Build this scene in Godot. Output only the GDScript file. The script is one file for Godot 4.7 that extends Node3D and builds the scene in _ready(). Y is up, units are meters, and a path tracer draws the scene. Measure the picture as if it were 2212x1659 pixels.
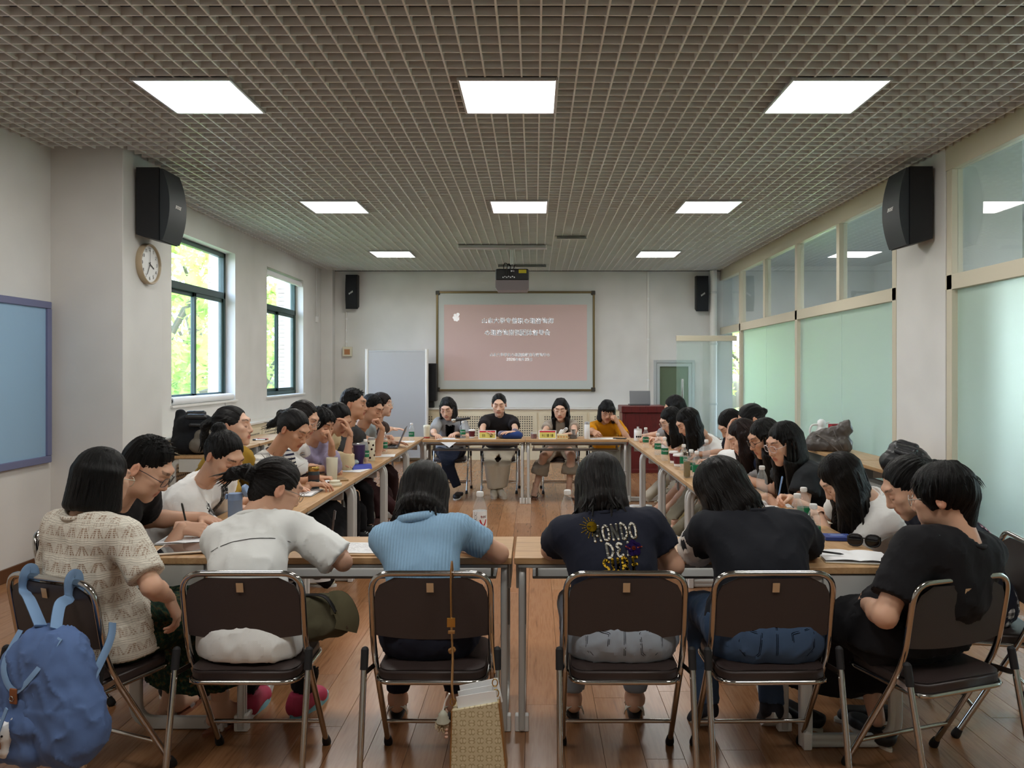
extends Node3D

# The camera stands at the origin, 1.55 m up, looking along -Z; one-point perspective with a shifted lens.
const FOCAL := 1655.0
const VX := 1155.0
const VY := 801.0
const EYE := 1.55
const CEIL := 3.313

var M := {}
var taken := {}
var rng := RandomNumberGenerator.new()


func _ready():
	rng.seed = 7
	# ---- camera
	var cam := Camera3D.new()
	cam.name = "camera"
	cam.projection = Camera3D.PROJECTION_FRUSTUM
	cam.near = 0.05
	cam.far = 200.0
	cam.size = 2.0 * 0.05 * 829.5 / FOCAL
	cam.frustum_offset = Vector2((1106.0 - VX) / FOCAL, (VY - 829.5) / FOCAL) * 0.05
	cam.position = Vector3(0, EYE, 0)
	add_child(cam)
	cam.current = true
	# ---- sky, exposure
	var we := WorldEnvironment.new()
	we.name = "world"
	var env := Environment.new()
	env.background_mode = Environment.BG_SKY
	var sky := Sky.new()
	var sm := ProceduralSkyMaterial.new()
	sm.sky_top_color = Color(0.62, 0.74, 0.9)
	sm.sky_horizon_color = Color(0.95, 0.97, 1.0)
	sm.ground_bottom_color = Color(0.3, 0.32, 0.28)
	sm.ground_horizon_color = Color(0.75, 0.78, 0.74)
	sm.sky_energy_multiplier = SKY_E
	sm.ground_energy_multiplier = SKY_E * 0.4
	sky.sky_material = sm
	env.sky = sky
	env.tonemap_mode = Environment.TONE_MAPPER_LINEAR
	env.tonemap_exposure = EXPOSE
	env.sdfgi_enabled = true
	env.ssao_enabled = true
	env.ssil_enabled = true
	we.environment = env
	add_child(we)
	# ---- sun on the trees outside
	var sun := DirectionalLight3D.new()
	sun.name = "sun"
	sun.rotation_degrees = Vector3(-62, 25, 0)
	sun.light_energy = 3.0
	sun.light_color = Color(1.0, 0.96, 0.88)
	sun.light_angular_distance = 0.6
	sun.shadow_enabled = true
	sun.sky_mode = DirectionalLight3D.SKY_MODE_LIGHT_ONLY
	add_child(sun)
	materials()
	# ---- ceiling lamps: three columns, rows 3.3 m apart
	for d in [1.63, 4.905, 8.2, 11.52]:
		for x in [-2.13, -0.164, 1.85]:
			if d > 11 and x > -1.0 and x < 1.0:
				continue
			ceiling_lamp(Vector3(x, CEIL, -d))
	room_shell()
	partition()
	outside()
	fixtures()
	furniture()
	belongings()
	people()


const SKY_E := 3.6
const EXPOSE := 1.0
const LAMP_E := 2.5


func ceiling_lamp(p: Vector3):
	var place := "ceiling panel"
	var row := ("in the row above the viewer's end" if -p.z < 3 else "in the near row" if -p.z < 6 else "in the middle row" if -p.z < 10 else "in the far row")
	var col := "window side" if p.x < -1 else "partition side" if p.x > 1 else "over the middle"
	var t := thing("ceiling_lamp", "square white %s %s, %s" % [place, row, col], "ceiling light", p, 0.0, "LED ceiling light panels")
	var g := G.new()
	var w := 0.305
	var e := 0.016
	for s in [-1.0, 1.0]:
		g.box(Vector3(s * (w - e / 2), -0.009, 0), Vector3(e, 0.018, 2 * w), 0.002)
		g.box(Vector3(0, -0.009, s * (w - e / 2)), Vector3(2 * w - 2 * e, 0.018, e), 0.002)
	g.box(Vector3(0, -0.002, 0), Vector3(2 * w - 2 * e, 0.004, 2 * w - 2 * e), 0.0)
	obj("frame", g, M.alu, t)
	var q := G.new()
	q.box(Vector3(0, -0.009, 0), Vector3(2 * (w - e), 0.008, 2 * (w - e)), 0.0)
	obj("light_diffuser", q, M.lamp, t)
	var l := AreaLight3D.new()
	l.name = "lamp_light"
	l.area_size = Vector2(2 * (w - e), 2 * (w - e))
	l.light_energy = LAMP_E
	l.light_color = Color(1.0, 0.985, 0.96)
	l.area_range = 30.0
	l.area_attenuation = 2.0
	l.shadow_enabled = true
	l.position = Vector3(0, -0.016, 0)
	l.rotation_degrees = Vector3(-90, 0, 0)
	t.add_child(l, true)


# ------------------------------------------------------------------ places
func at(px: float, py: float, d: float) -> Vector3:  # the point seen at a pixel of the photograph, at a depth
	return Vector3((px - VX) * d / FOCAL, EYE - (py - VY) * d / FOCAL, -d)


func on(px: float, py: float, h := 0.752) -> Vector3:  # the point seen at a pixel, on a level surface
	return at(px, py, FOCAL * (EYE - h) / (py - VY))


# ------------------------------------------------------------------ naming
func numbered(called: String) -> String:
	var k: int = taken.get(called, 0)
	taken[called] = k + 1
	return called if k == 0 else "%s_%03d" % [called, k]


func thing(called: String, label: String, category: String, p := Vector3.ZERO, turn := 0.0, group := "") -> Node3D:
	var o := Node3D.new()
	o.name = numbered(called)
	add_child(o)
	o.position = p
	o.rotation.y = turn
	tag(o, label, category, group)
	return o


func tag(o: Node, label: String, category: String, group := "") -> void:
	o.set_meta("label", label)
	o.set_meta("category", category)
	if group:
		o.set_meta("group", group)


func obj(called: String, g: G, m: Material, parent: Node = self, label := "") -> MeshInstance3D:
	return put(called, g.done(), m, parent, label)


func put(called: String, mesh: Mesh, m: Material, parent: Node = self, label := "") -> MeshInstance3D:
	var o := MeshInstance3D.new()
	o.name = numbered(called) if parent == self else called
	o.mesh = mesh
	o.material_override = m
	parent.add_child(o, true)
	if label:
		o.set_meta("label", label)
	return o


func struct(called: String, g: G, m: Material) -> MeshInstance3D:
	var o := obj(called, g, m)
	o.set_meta("kind", "structure")
	return o


func copy(o: Node3D, p: Vector3, turn: float, label: String) -> Node3D:
	var c: Node3D = o.duplicate()
	var base := String(o.name).rstrip("0123456789").trim_suffix("_")
	c.name = numbered(base)
	add_child(c)
	c.position = p
	c.rotation = Vector3(0, turn, 0)
	c.set_meta("label", label)
	return c


# ------------------------------------------------------------------ geometry
class G:
	var v := PackedVector3Array()
	var n := PackedVector3Array()
	var u := PackedVector2Array()
	var c := PackedColorArray()
	var i := PackedInt32Array()
	var col := Color.WHITE

	func vert(p: Vector3, nn: Vector3, uv := Vector2.ZERO) -> int:
		v.append(p)
		n.append(nn)
		u.append(uv)
		c.append(col)
		return v.size() - 1

	func tri(a: int, b: int, d: int) -> void:  # counter-clockwise seen from outside
		i.append(a)
		i.append(d)
		i.append(b)

	func face(a: int, b: int, d: int, e: int) -> void:
		tri(a, b, d)
		tri(a, d, e)

	func quad(a: Vector3, b: Vector3, d: Vector3, e: Vector3) -> void:
		var nn := (b - a).cross(d - a).normalized()
		var k := vert(a, nn, Vector2(0, 1))
		vert(b, nn, Vector2(1, 1))
		vert(d, nn, Vector2(1, 0))
		vert(e, nn, Vector2(0, 0))
		face(k, k + 1, k + 2, k + 3)

	func box(p: Vector3, s: Vector3, bev := 0.003, bas := Basis.IDENTITY) -> void:
		var h := s * 0.5
		bev = minf(bev, minf(h.x, minf(h.y, h.z)) * 0.9)
		var ax := [Vector3.RIGHT, Vector3.UP, Vector3.BACK]
		var id := {}
		for a in 3:
			var b := (a + 1) % 3
			var d := (a + 2) % 3
			for s1 in [-1, 1]:
				var k := []
				for q in [[-1, -1], [1, -1], [1, 1], [-1, 1]]:
					var pt := Vector3.ZERO
					pt[a] = s1 * h[a]
					pt[b] = q[0] * (h[b] - bev)
					pt[d] = q[1] * (h[d] - bev)
					var nn: Vector3 = ax[a] * s1
					var w := vert(p + bas * pt, bas * nn, Vector2((q[0] + 1) * 0.5, (q[1] + 1) * 0.5))
					k.append(w)
					var sg := [0, 0, 0]
					sg[a] = s1
					sg[b] = q[0]
					sg[d] = q[1]
					id[[a, sg[0], sg[1], sg[2]]] = w
				if s1 > 0:
					face(k[0], k[1], k[2], k[3])
				else:
					face(k[3], k[2], k[1], k[0])
		if bev <= 0.0:
			return
		for a in 3:  # edges along axis a
			var b := (a + 1) % 3
			var d := (a + 2) % 3
			for sb in [-1, 1]:
				for sd in [-1, 1]:
					var w := []
					for q in [[b, -1], [b, 1], [d, 1], [d, -1]]:
						var sg := [0, 0, 0]
						sg[a] = q[1]
						sg[b] = sb
						sg[d] = sd
						w.append(id[[q[0], sg[0], sg[1], sg[2]]])
					if sb * sd > 0:
						face(w[3], w[2], w[1], w[0])
					else:
						face(w[0], w[1], w[2], w[3])
		for sx in [-1, 1]:
			for sy in [-1, 1]:
				for sz in [-1, 1]:
					var x: int = id[[0, sx, sy, sz]]
					var y: int = id[[1, sx, sy, sz]]
					var z: int = id[[2, sx, sy, sz]]
					if sx * sy * sz > 0:
						tri(x, y, z)
					else:
						tri(x, z, y)

	func bar(a: Vector3, b: Vector3, w: float, t: float, up := Vector3.UP, bev := 0.003) -> void:  # a box from a to b
		var z := (b - a).normalized()
		var x := up.cross(z)
		if x.length() < 0.01:
			x = Vector3.RIGHT.cross(z)
		x = x.normalized()
		box((a + b) * 0.5, Vector3(w, t, a.distance_to(b)), bev, Basis(x, z.cross(x), z))

	func lathe(prof: Array, seg := 20, xf := Transform3D.IDENTITY, cap := true) -> void:  # prof: Vector2(radius, height) from the bottom up
		var m := prof.size()
		var sn := []
		for j in m - 1:
			var t: Vector2 = prof[j + 1] - prof[j]
			sn.append(Vector2(t.y, -t.x).normalized())
		for j in m - 1:
			var n0: Vector2 = sn[j]
			var n1: Vector2 = sn[j]
			if j > 0 and sn[j].dot(sn[j - 1]) > 0.6:
				n0 = (sn[j] + sn[j - 1]).normalized()
			if j < m - 2 and sn[j].dot(sn[j + 1]) > 0.6:
				n1 = (sn[j] + sn[j + 1]).normalized()
			var k := v.size()
			for s in seg + 1:
				var a := TAU * s / seg
				var o := Vector3(sin(a), 0, cos(a))
				var p0: Vector2 = prof[j]
				var p1: Vector2 = prof[j + 1]
				vert(xf * (o * p0.x + Vector3(0, p0.y, 0)), (xf.basis * (o * n0.x + Vector3(0, n0.y, 0))).normalized(), Vector2(float(s) / seg, 1.0 - float(j) / (m - 1)))
				vert(xf * (o * p1.x + Vector3(0, p1.y, 0)), (xf.basis * (o * n1.x + Vector3(0, n1.y, 0))).normalized(), Vector2(float(s) / seg, 1.0 - float(j + 1) / (m - 1)))
			for s in seg:
				face(k + 2 * s, k + 2 * s + 2, k + 2 * s + 3, k + 2 * s + 1)
		if cap:
			for e in [0, m - 1]:
				var pe: Vector2 = prof[e]
				if pe.x < 0.0005:
					continue
				var nn := Vector3.DOWN if e == 0 else Vector3.UP
				var k := v.size()
				vert(xf * Vector3(0, pe.y, 0), xf.basis * nn)
				for s in seg + 1:
					var a := TAU * s / seg
					vert(xf * Vector3(sin(a) * pe.x, pe.y, cos(a) * pe.x), xf.basis * nn)
				for s in seg:
					if e == 0:
						tri(k, k + s + 2, k + s + 1)
					else:
						tri(k, k + s + 1, k + s + 2)

	func sweep(path: PackedVector3Array, prof: PackedVector2Array, up := Vector3.UP, closed := false, scale := PackedFloat32Array()) -> void:  # prof counter-clockwise, smooth
		var m := path.size()
		var q := prof.size()
		var k := v.size()
		var side := Vector3.ZERO
		for j in m:
			var a := path[(j - 1 + m) % m] if closed or j > 0 else path[j]
			var b := path[(j + 1) % m] if closed or j < m - 1 else path[j]
			var t := (b - a).normalized()
			if j == 0:
				side = t.cross(up)
				if side.length() < 0.01:
					side = t.cross(Vector3.RIGHT)
			side = (side - t * side.dot(t)).normalized()
			var w := side.cross(t)
			var sc := scale[j] if scale.size() else 1.0
			for s in q:
				var e0 := prof[(s - 1 + q) % q]
				var e1 := prof[(s + 1) % q]
				var tn := Vector2(e1.y - e0.y, e0.x - e1.x).normalized()
				vert(path[j] + (side * prof[s].x + w * prof[s].y) * sc, side * tn.x + w * tn.y, Vector2(float(s) / q, float(j) / m))
		var jm := m if closed else m - 1
		for j in jm:
			for s in q:
				var a := k + j * q + s
				var b := k + j * q + (s + 1) % q
				var a2 := k + ((j + 1) % m) * q + s
				var b2 := k + ((j + 1) % m) * q + (s + 1) % q
				face(a2, b2, b, a)
		if not closed:
			for e in [0, m - 1]:
				var t := (path[1] - path[0] if e == 0 else path[m - 1] - path[m - 2]).normalized()
				var nn := -t if e == 0 else t
				var kk := v.size()
				vert(path[e], nn)
				for s in q:
					vert(v[k + e * q + s], nn)
				for s in q:
					if e != 0:
						tri(kk, kk + 1 + (s + 1) % q, kk + 1 + s)
					else:
						tri(kk, kk + 1 + s, kk + 1 + (s + 1) % q)

	func tube(path: PackedVector3Array, r: float, seg := 10, closed := false, scale := PackedFloat32Array()) -> void:
		var pr := PackedVector2Array()
		for s in seg:
			pr.append(Vector2(cos(TAU * s / seg), sin(TAU * s / seg)) * r)
		sweep(path, pr, Vector3(0.13, 0.98, 0.15), closed, scale)

	func prism(poly: PackedVector2Array, z0: float, z1: float, xf := Transform3D.IDENTITY, smooth := false) -> void:  # poly counter-clockwise in x, y; z0 < z1
		var q := poly.size()
		for s in q:
			var a := poly[s]
			var b := poly[(s + 1) % q]
			var na := Vector3(b.y - a.y, a.x - b.x, 0).normalized()
			var n0 := na
			var n1 := na
			if smooth:
				var pa := poly[(s - 1 + q) % q]
				var pb := poly[(s + 2) % q]
				var m0 := Vector3(a.y - pa.y, pa.x - a.x, 0).normalized()
				var m1 := Vector3(pb.y - b.y, b.x - pb.x, 0).normalized()
				if m0.dot(na) > 0.5:
					n0 = (m0 + na).normalized()
				if m1.dot(na) > 0.5:
					n1 = (m1 + na).normalized()
			var k := vert(xf * Vector3(a.x, a.y, z0), xf.basis * n0)
			vert(xf * Vector3(b.x, b.y, z0), xf.basis * n1)
			vert(xf * Vector3(b.x, b.y, z1), xf.basis * n1)
			vert(xf * Vector3(a.x, a.y, z1), xf.basis * n0)
			face(k, k + 1, k + 2, k + 3)
		var idx := Geometry2D.triangulate_polygon(poly)
		for e in 2:
			var k := v.size()
			var z := z0 if e == 0 else z1
			for s in q:
				vert(xf * Vector3(poly[s].x, poly[s].y, z), xf.basis * (Vector3.FORWARD if e == 0 else Vector3.BACK), poly[s])
			for t in range(0, idx.size(), 3):
				var a := poly[idx[t]]
				var b := poly[idx[t + 1]]
				var d := poly[idx[t + 2]]
				var ccw := (b - a).cross(d - a) > 0
				if ccw == (e == 1):
					tri(k + idx[t], k + idx[t + 1], k + idx[t + 2])
				else:
					tri(k + idx[t], k + idx[t + 2], k + idx[t + 1])

	func add(g: G, xf := Transform3D.IDENTITY, flip := false) -> void:
		var k := v.size()
		v.append_array(xf * g.v)
		var b := xf.basis.orthonormalized() if not flip else xf.basis
		for w in g.n:
			n.append((b * w).normalized())
		u.append_array(g.u)
		c.append_array(g.c)
		var src := g.i
		if flip:
			for t in range(0, src.size(), 3):
				i.append(k + src[t])
				i.append(k + src[t + 2])
				i.append(k + src[t + 1])
		else:
			for t in src:
				i.append(k + t)

	func done() -> ArrayMesh:
		var m := ArrayMesh.new()
		if v.is_empty():
			return m
		var a := []
		a.resize(Mesh.ARRAY_MAX)
		a[Mesh.ARRAY_VERTEX] = v
		a[Mesh.ARRAY_NORMAL] = n
		a[Mesh.ARRAY_TEX_UV] = u
		a[Mesh.ARRAY_COLOR] = c
		a[Mesh.ARRAY_INDEX] = i
		m.add_surface_from_arrays(Mesh.PRIMITIVE_TRIANGLES, a)
		return m


func round_rect(w: float, h: float, r: float, k := 5) -> PackedVector2Array:
	var p := PackedVector2Array()
	for q in [[1, -1, -90], [1, 1, 0], [-1, 1, 90], [-1, -1, 180]]:
		for j in k + 1:
			var a := deg_to_rad(q[2] + 90.0 * j / k)
			p.append(Vector2(q[0] * (w / 2 - r) + cos(a) * r, q[1] * (h / 2 - r) + sin(a) * r))
	return p


func bend(pts: Array, r: float, k := 6) -> PackedVector3Array:  # a polyline with rounded corners
	var out := PackedVector3Array()
	out.append(pts[0])
	for j in range(1, pts.size() - 1):
		var p: Vector3 = pts[j]
		var a: Vector3 = pts[j - 1]
		var b: Vector3 = pts[j + 1]
		var rr := minf(r, minf(p.distance_to(a), p.distance_to(b)) * 0.49)
		var s := p + (a - p).normalized() * rr
		var e := p + (b - p).normalized() * rr
		for t in k + 1:
			var f := float(t) / k
			out.append(s.lerp(p, f).lerp(p.lerp(e, f), f))
	out.append(pts[pts.size() - 1])
	return out


func smooth_path(pts: Array, k := 5, closed := false) -> PackedVector3Array:
	var out := PackedVector3Array()
	var m := pts.size()
	for j in (m if closed else m - 1):
		var p0: Vector3 = pts[(j - 1 + m) % m] if closed or j > 0 else pts[j]
		var p1: Vector3 = pts[j]
		var p2: Vector3 = pts[(j + 1) % m]
		var p3: Vector3 = pts[(j + 2) % m] if closed or j < m - 2 else p2
		for t in k:
			out.append(p1.cubic_interpolate(p2, p0, p3, float(t) / k))
	if not closed:
		out.append(pts[m - 1])
	return out


# ------------------------------------------------------------------ materials
func mat(c: Color, rough := 0.6, metal := 0.0, spec := 0.5) -> StandardMaterial3D:
	var m := StandardMaterial3D.new()
	m.albedo_color = c
	m.roughness = rough
	m.metallic = metal
	m.metallic_specular = spec
	return m


func rgb(r: int, g: int, b: int) -> Color:
	return Color(r / 255.0, g / 255.0, b / 255.0)


func noise_tex(freq: float, oct: int, ramp: Array, seed_ := 1, warp := 0.0, size := 512) -> NoiseTexture2D:
	var f := FastNoiseLite.new()
	f.noise_type = FastNoiseLite.TYPE_SIMPLEX_SMOOTH
	f.frequency = freq
	f.fractal_octaves = oct
	f.seed = seed_
	if warp > 0:
		f.domain_warp_enabled = true
		f.domain_warp_amplitude = warp
		f.domain_warp_frequency = freq * 0.6
	var t := NoiseTexture2D.new()
	t.width = size
	t.height = size
	t.seamless = true
	t.noise = f
	t.normalize = true
	if ramp.size():
		var gr := Gradient.new()
		var off := PackedFloat32Array()
		var cs := PackedColorArray()
		for j in ramp.size():
			off.append(float(j) / (ramp.size() - 1))
			cs.append(ramp[j])
		gr.offsets = off
		gr.colors = cs
		t.color_ramp = gr
	return t


func tri_map(m: StandardMaterial3D, s: Vector3, off := Vector3.ZERO, world := false) -> StandardMaterial3D:
	m.uv1_triplanar = true
	m.uv1_world_triplanar = world
	m.uv1_scale = s
	m.uv1_offset = off
	return m


func bump(m: StandardMaterial3D, t: Texture2D, cm: float) -> StandardMaterial3D:
	m.heightmap_enabled = true
	m.heightmap_texture = t
	m.heightmap_scale = cm
	return m


func pic(w: int, h: int, f: String, k := 0.0) -> ImageTexture:  # a computed pattern
	var im := Image.create_empty(w, h, false, Image.FORMAT_RGB8)
	for y in h:
		for x in w:
			im.set_pixel(x, y, pattern(f, (x + 0.5) / w, (y + 0.5) / h))
	return ImageTexture.create_from_image(im)


func grey(x: float) -> Color:
	return Color(x, x, x)


func pattern(f: String, x: float, y: float) -> Color:
	match f:
		"rib":
			var s := 0.5 + 0.5 * cos(x * TAU)
			return grey(pow(s, 0.7))
		"weave":
			return grey(0.5 + 0.25 * cos(x * TAU * 16) * cos(y * TAU * 16) + 0.2 * cos(x * TAU * 32))
		"stripe":
			return rgb(26, 28, 52) if y > 0.56 else rgb(222, 220, 214)
		"check":
			return rgb(24, 23, 26) if (x < 0.5) == (y < 0.5) else rgb(212, 200, 186)
		"gingham":
			var q := (0.5 if x < 0.5 else 0.0) + (0.5 if y < 0.5 else 0.0)
			return grey(0.85).lerp(rgb(22, 20, 24), q)
		"lace":  # a scalloped band above a row of eyelet fans
			var s := 0.0
			var sc := 0.2 + 0.09 * absf(sin(x * TAU))
			if y < 0.34:
				s = 0.5 + 0.5 * cos((y - sc * 0.6) * TAU * 8.0)
				return grey(0.78 + 0.2 * s)
			var fx := fposmod(x * 2.0, 1.0) - 0.5
			var fy := (y - 0.38) / 0.56
			var w := 0.12 + fy * 0.3
			var hole := 0.0
			for q in [-1.0, -0.45, 0.45, 1.0]:
				if absf(fx - q * w) < 0.05 and fposmod(fy * 5.0, 1.0) < 0.62 and fy < 0.96 and fy > 0.02:
					hole = 1.0
			return rgb(150, 122, 104) if hole > 0 else grey(0.88 + 0.1 * cos(y * TAU * 14) * cos(x * TAU * 12))
		"mono":  # facing pairs of C shapes, upright and lying
			var a := rgb(176, 160, 122)
			var b := rgb(206, 194, 160)
			var o := b
			for q in [[0.17, 0.25, 1, -1], [0.33, 0.25, 1, 1], [0.75, 0.17, 0, -1], [0.75, 0.33, 0, 1], [0.67, 0.75, 1, -1], [0.83, 0.75, 1, 1], [0.25, 0.67, 0, -1], [0.25, 0.83, 0, 1]]:
				var dx := fposmod(x - q[0] + 0.5, 1.0) - 0.5
				var dy := fposmod(y - q[1] + 0.5, 1.0) - 0.5
				var e := Vector2(dx / 0.115, dy / 0.2) if q[2] == 1 else Vector2(dx / 0.2, dy / 0.115)
				var r := e.length()
				var open: float = (e.x if q[2] == 1 else e.y) * q[3]
				if r < 1.0 and r > 0.62 and not (open > 0.55 and absf(e.y if q[2] == 1 else e.x) < 0.3):
					o = a
				elif r <= 0.56:
					o = rgb(214, 203, 172)
			return o
		"speckle":
			return rgb(28, 40, 46)
	return Color.WHITE


func streaks() -> ImageTexture:  # fine lines along y, for hair
	var im := Image.create_empty(512, 64, false, Image.FORMAT_RGB8)
	var f := FastNoiseLite.new()
	f.frequency = 0.11
	f.fractal_octaves = 4
	f.seed = 9
	for x in 512:
		for y in 64:
			var a := TAU * x / 512.0
			var s := f.get_noise_3d(cos(a) * 130.0, sin(a) * 130.0, y * 0.35)
			im.set_pixel(x, y, grey(clampf(0.5 + s * 0.9, 0, 1)))
	return ImageTexture.create_from_image(im)


func materials():
	var fine := noise_tex(0.03, 4, [], 3)
	M.fine = fine
	var cloud := noise_tex(0.006, 3, [Color(0.94, 0.94, 0.935), Color(1, 1, 1)], 5)
	# ---- room
	M.wall = tri_map(mat(rgb(226, 224, 220), 0.85), Vector3.ONE * 0.35, Vector3.ZERO, true)
	M.wall.albedo_texture = cloud
	bump(M.wall, fine, 0.03)
	M.slat = mat(rgb(226, 225, 221), 0.34)
	M.void_ = mat(rgb(44, 50, 60), 0.9)
	M.frame = mat(rgb(206, 198, 176), 0.42)
	M.alu = mat(rgb(196, 198, 200), 0.35, 0.6)
	M.lamp = mat(rgb(250, 250, 250), 0.5)
	M.lamp.emission_enabled = true
	M.lamp.emission = Color(0.97, 0.99, 1.0)
	M.lamp.emission_energy_multiplier = 2.2
	M.glass = mat(Color(0.9, 0.96, 0.94, 0.06), 0.02)
	M.glass.transparency = BaseMaterial3D.TRANSPARENCY_ALPHA
	M.frost = mat(Color(0.84, 0.9, 0.85, 0.3), 0.5)
	M.frost.refraction_enabled = true
	M.frost.refraction_scale = 0.04
	bump(tri_map(M.frost, Vector3(3, 0.25, 3), Vector3.ZERO, true), noise_tex(0.02, 3, [], 17), 0.02)
	M.tint = mat(Color(0.62, 0.78, 0.72, 0.16), 0.03)
	M.tint.transparency = BaseMaterial3D.TRANSPARENCY_ALPHA
	M.door_glass = mat(rgb(96, 108, 84), 0.2)
	M.green_frame = mat(rgb(48, 72, 68), 0.45)
	M.panel = mat(rgb(226, 214, 184), 0.5)
	M.dark = mat(rgb(22, 21, 22), 0.6)
	M.ledge = mat(rgb(226, 224, 218), 0.4)
	var oak := noise_tex(0.009, 4, [rgb(168, 130, 90), rgb(196, 158, 114), rgb(208, 172, 128), rgb(186, 148, 104)], 11, 30.0)
	M.oak_x = tri_map(mat(rgb(240, 236, 232), 0.38), Vector3(0.5, 6, 6))
	M.oak_x.albedo_texture = oak
	M.plank = []
	var boards := noise_tex(0.012, 5, [rgb(136, 98, 68), rgb(162, 120, 86), rgb(172, 130, 96), rgb(158, 116, 82), rgb(182, 140, 104)], 21, 22.0)
	for j in 5:
		var w := tri_map(mat([rgb(240, 232, 226), rgb(255, 250, 242), rgb(226, 214, 204), rgb(250, 236, 222), rgb(236, 226, 214)][j], 0.27), Vector3(4.5, 3, 0.34), Vector3(0.37 * j, 0, 0.61 * j), true)
		w.albedo_texture = boards
		w.roughness_texture = noise_tex(0.01, 3, [grey(0.9), grey(1.0)], 31) if j == 0 else M.plank[0].roughness_texture
		M.plank.append(w)
	M.joint = mat(rgb(58, 34, 20), 0.8)
	M.skirting = mat(rgb(96, 62, 38), 0.45)
	M.blind = mat(rgb(236, 236, 238), 0.7)
	M.brick = mat(rgb(196, 180, 170), 0.8)
	# ---- furniture
	M.chrome = mat(rgb(190, 188, 184), 0.13, 1.0)
	M.vinyl = tri_map(mat(rgb(50, 40, 38), 0.42), Vector3.ONE * 14)
	bump(M.vinyl, fine, 0.02)
	M.rubber = mat(rgb(24, 24, 26), 0.7)
	M.steel = mat(rgb(204, 205, 202), 0.4, 0.1)
	M.steel_dim = mat(rgb(150, 152, 150), 0.45, 0.1)
	M.white = mat(rgb(232, 232, 230), 0.5)
	M.cream = mat(rgb(214, 208, 186), 0.5)
	M.red_wood = tri_map(mat(rgb(255, 255, 255), 0.35), Vector3(4, 0.7, 4))
	M.red_wood.albedo_texture = noise_tex(0.01, 4, [rgb(78, 20, 22), rgb(104, 30, 30), rgb(92, 25, 26)], 41, 20.0)
	M.black = mat(rgb(24, 26, 30), 0.5)
	M.black_matt = tri_map(mat(rgb(20, 24, 30), 0.75), Vector3.ONE * 30)
	bump(M.black_matt, fine, 0.02)
	M.grille = mat(rgb(44, 50, 54), 0.6)
	M.paper = mat(rgb(236, 238, 240), 0.8)
	M.ink = mat(rgb(40, 42, 60), 0.7)
	M.tape = mat(rgb(196, 164, 128), 0.5)
	M.gold = mat(rgb(112, 98, 66), 0.35, 0.6)
	M.brass = mat(rgb(196, 160, 90), 0.25, 1.0)
	M.board = mat(rgb(196, 202, 198), 0.35)
	M.slide = mat(rgb(206, 180, 174), 0.6)
	M.slide.emission_enabled = true
	M.slide.emission = rgb(216, 176, 166)
	M.slide.emission_energy_multiplier = 0.05
	M.bright = mat(rgb(250, 250, 252), 0.6)
	M.bright.emission_enabled = true
	M.bright.emission = Color(1, 1, 1)
	M.bright.emission_energy_multiplier = 0.35
	M.pvc = mat(Color(0.93, 0.96, 0.97, 0.12), 0.05, 0.0, 0.4)
	M.lens = mat(Color(0.95, 0.97, 0.98, 0.03), 0.05, 0.0, 0.2)
	M.lens.transparency = BaseMaterial3D.TRANSPARENCY_ALPHA
	M.pvc.transparency = BaseMaterial3D.TRANSPARENCY_ALPHA
	M.green = mat(rgb(10, 112, 72), 0.4)
	M.maroon = mat(rgb(98, 26, 36), 0.55)
	M.streak = streaks()
	M.weave = pic(64, 64, "weave")


func cloth(c: Color, rough := 0.85, rim := 0.25) -> StandardMaterial3D:
	var m := mat(c, rough, 0.0, 0.3)
	m.rim_enabled = true
	m.rim = rim
	m.rim_tint = 0.6
	tri_map(m, Vector3.ONE * 9)
	bump(m, M.weave, 0.025)
	return m


func printed(tex: Texture2D, s: Vector3, bump_cm := 0.0, off := Vector3.ZERO) -> StandardMaterial3D:
	var m := mat(Color.WHITE, 0.88, 0.0, 0.3)
	m.albedo_texture = tex
	tri_map(m, s, off)
	if bump_cm > 0:
		bump(m, tex, bump_cm)
	return m


# ------------------------------------------------------------------ the room
func span(g: G, x0: float, x1: float, y0: float, y1: float, d0: float, d1: float, bev := 0.0) -> void:
	g.box(Vector3((x0 + x1) / 2, (y0 + y1) / 2, -(d0 + d1) / 2), Vector3(x1 - x0, y1 - y0, d1 - d0), bev)


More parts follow.
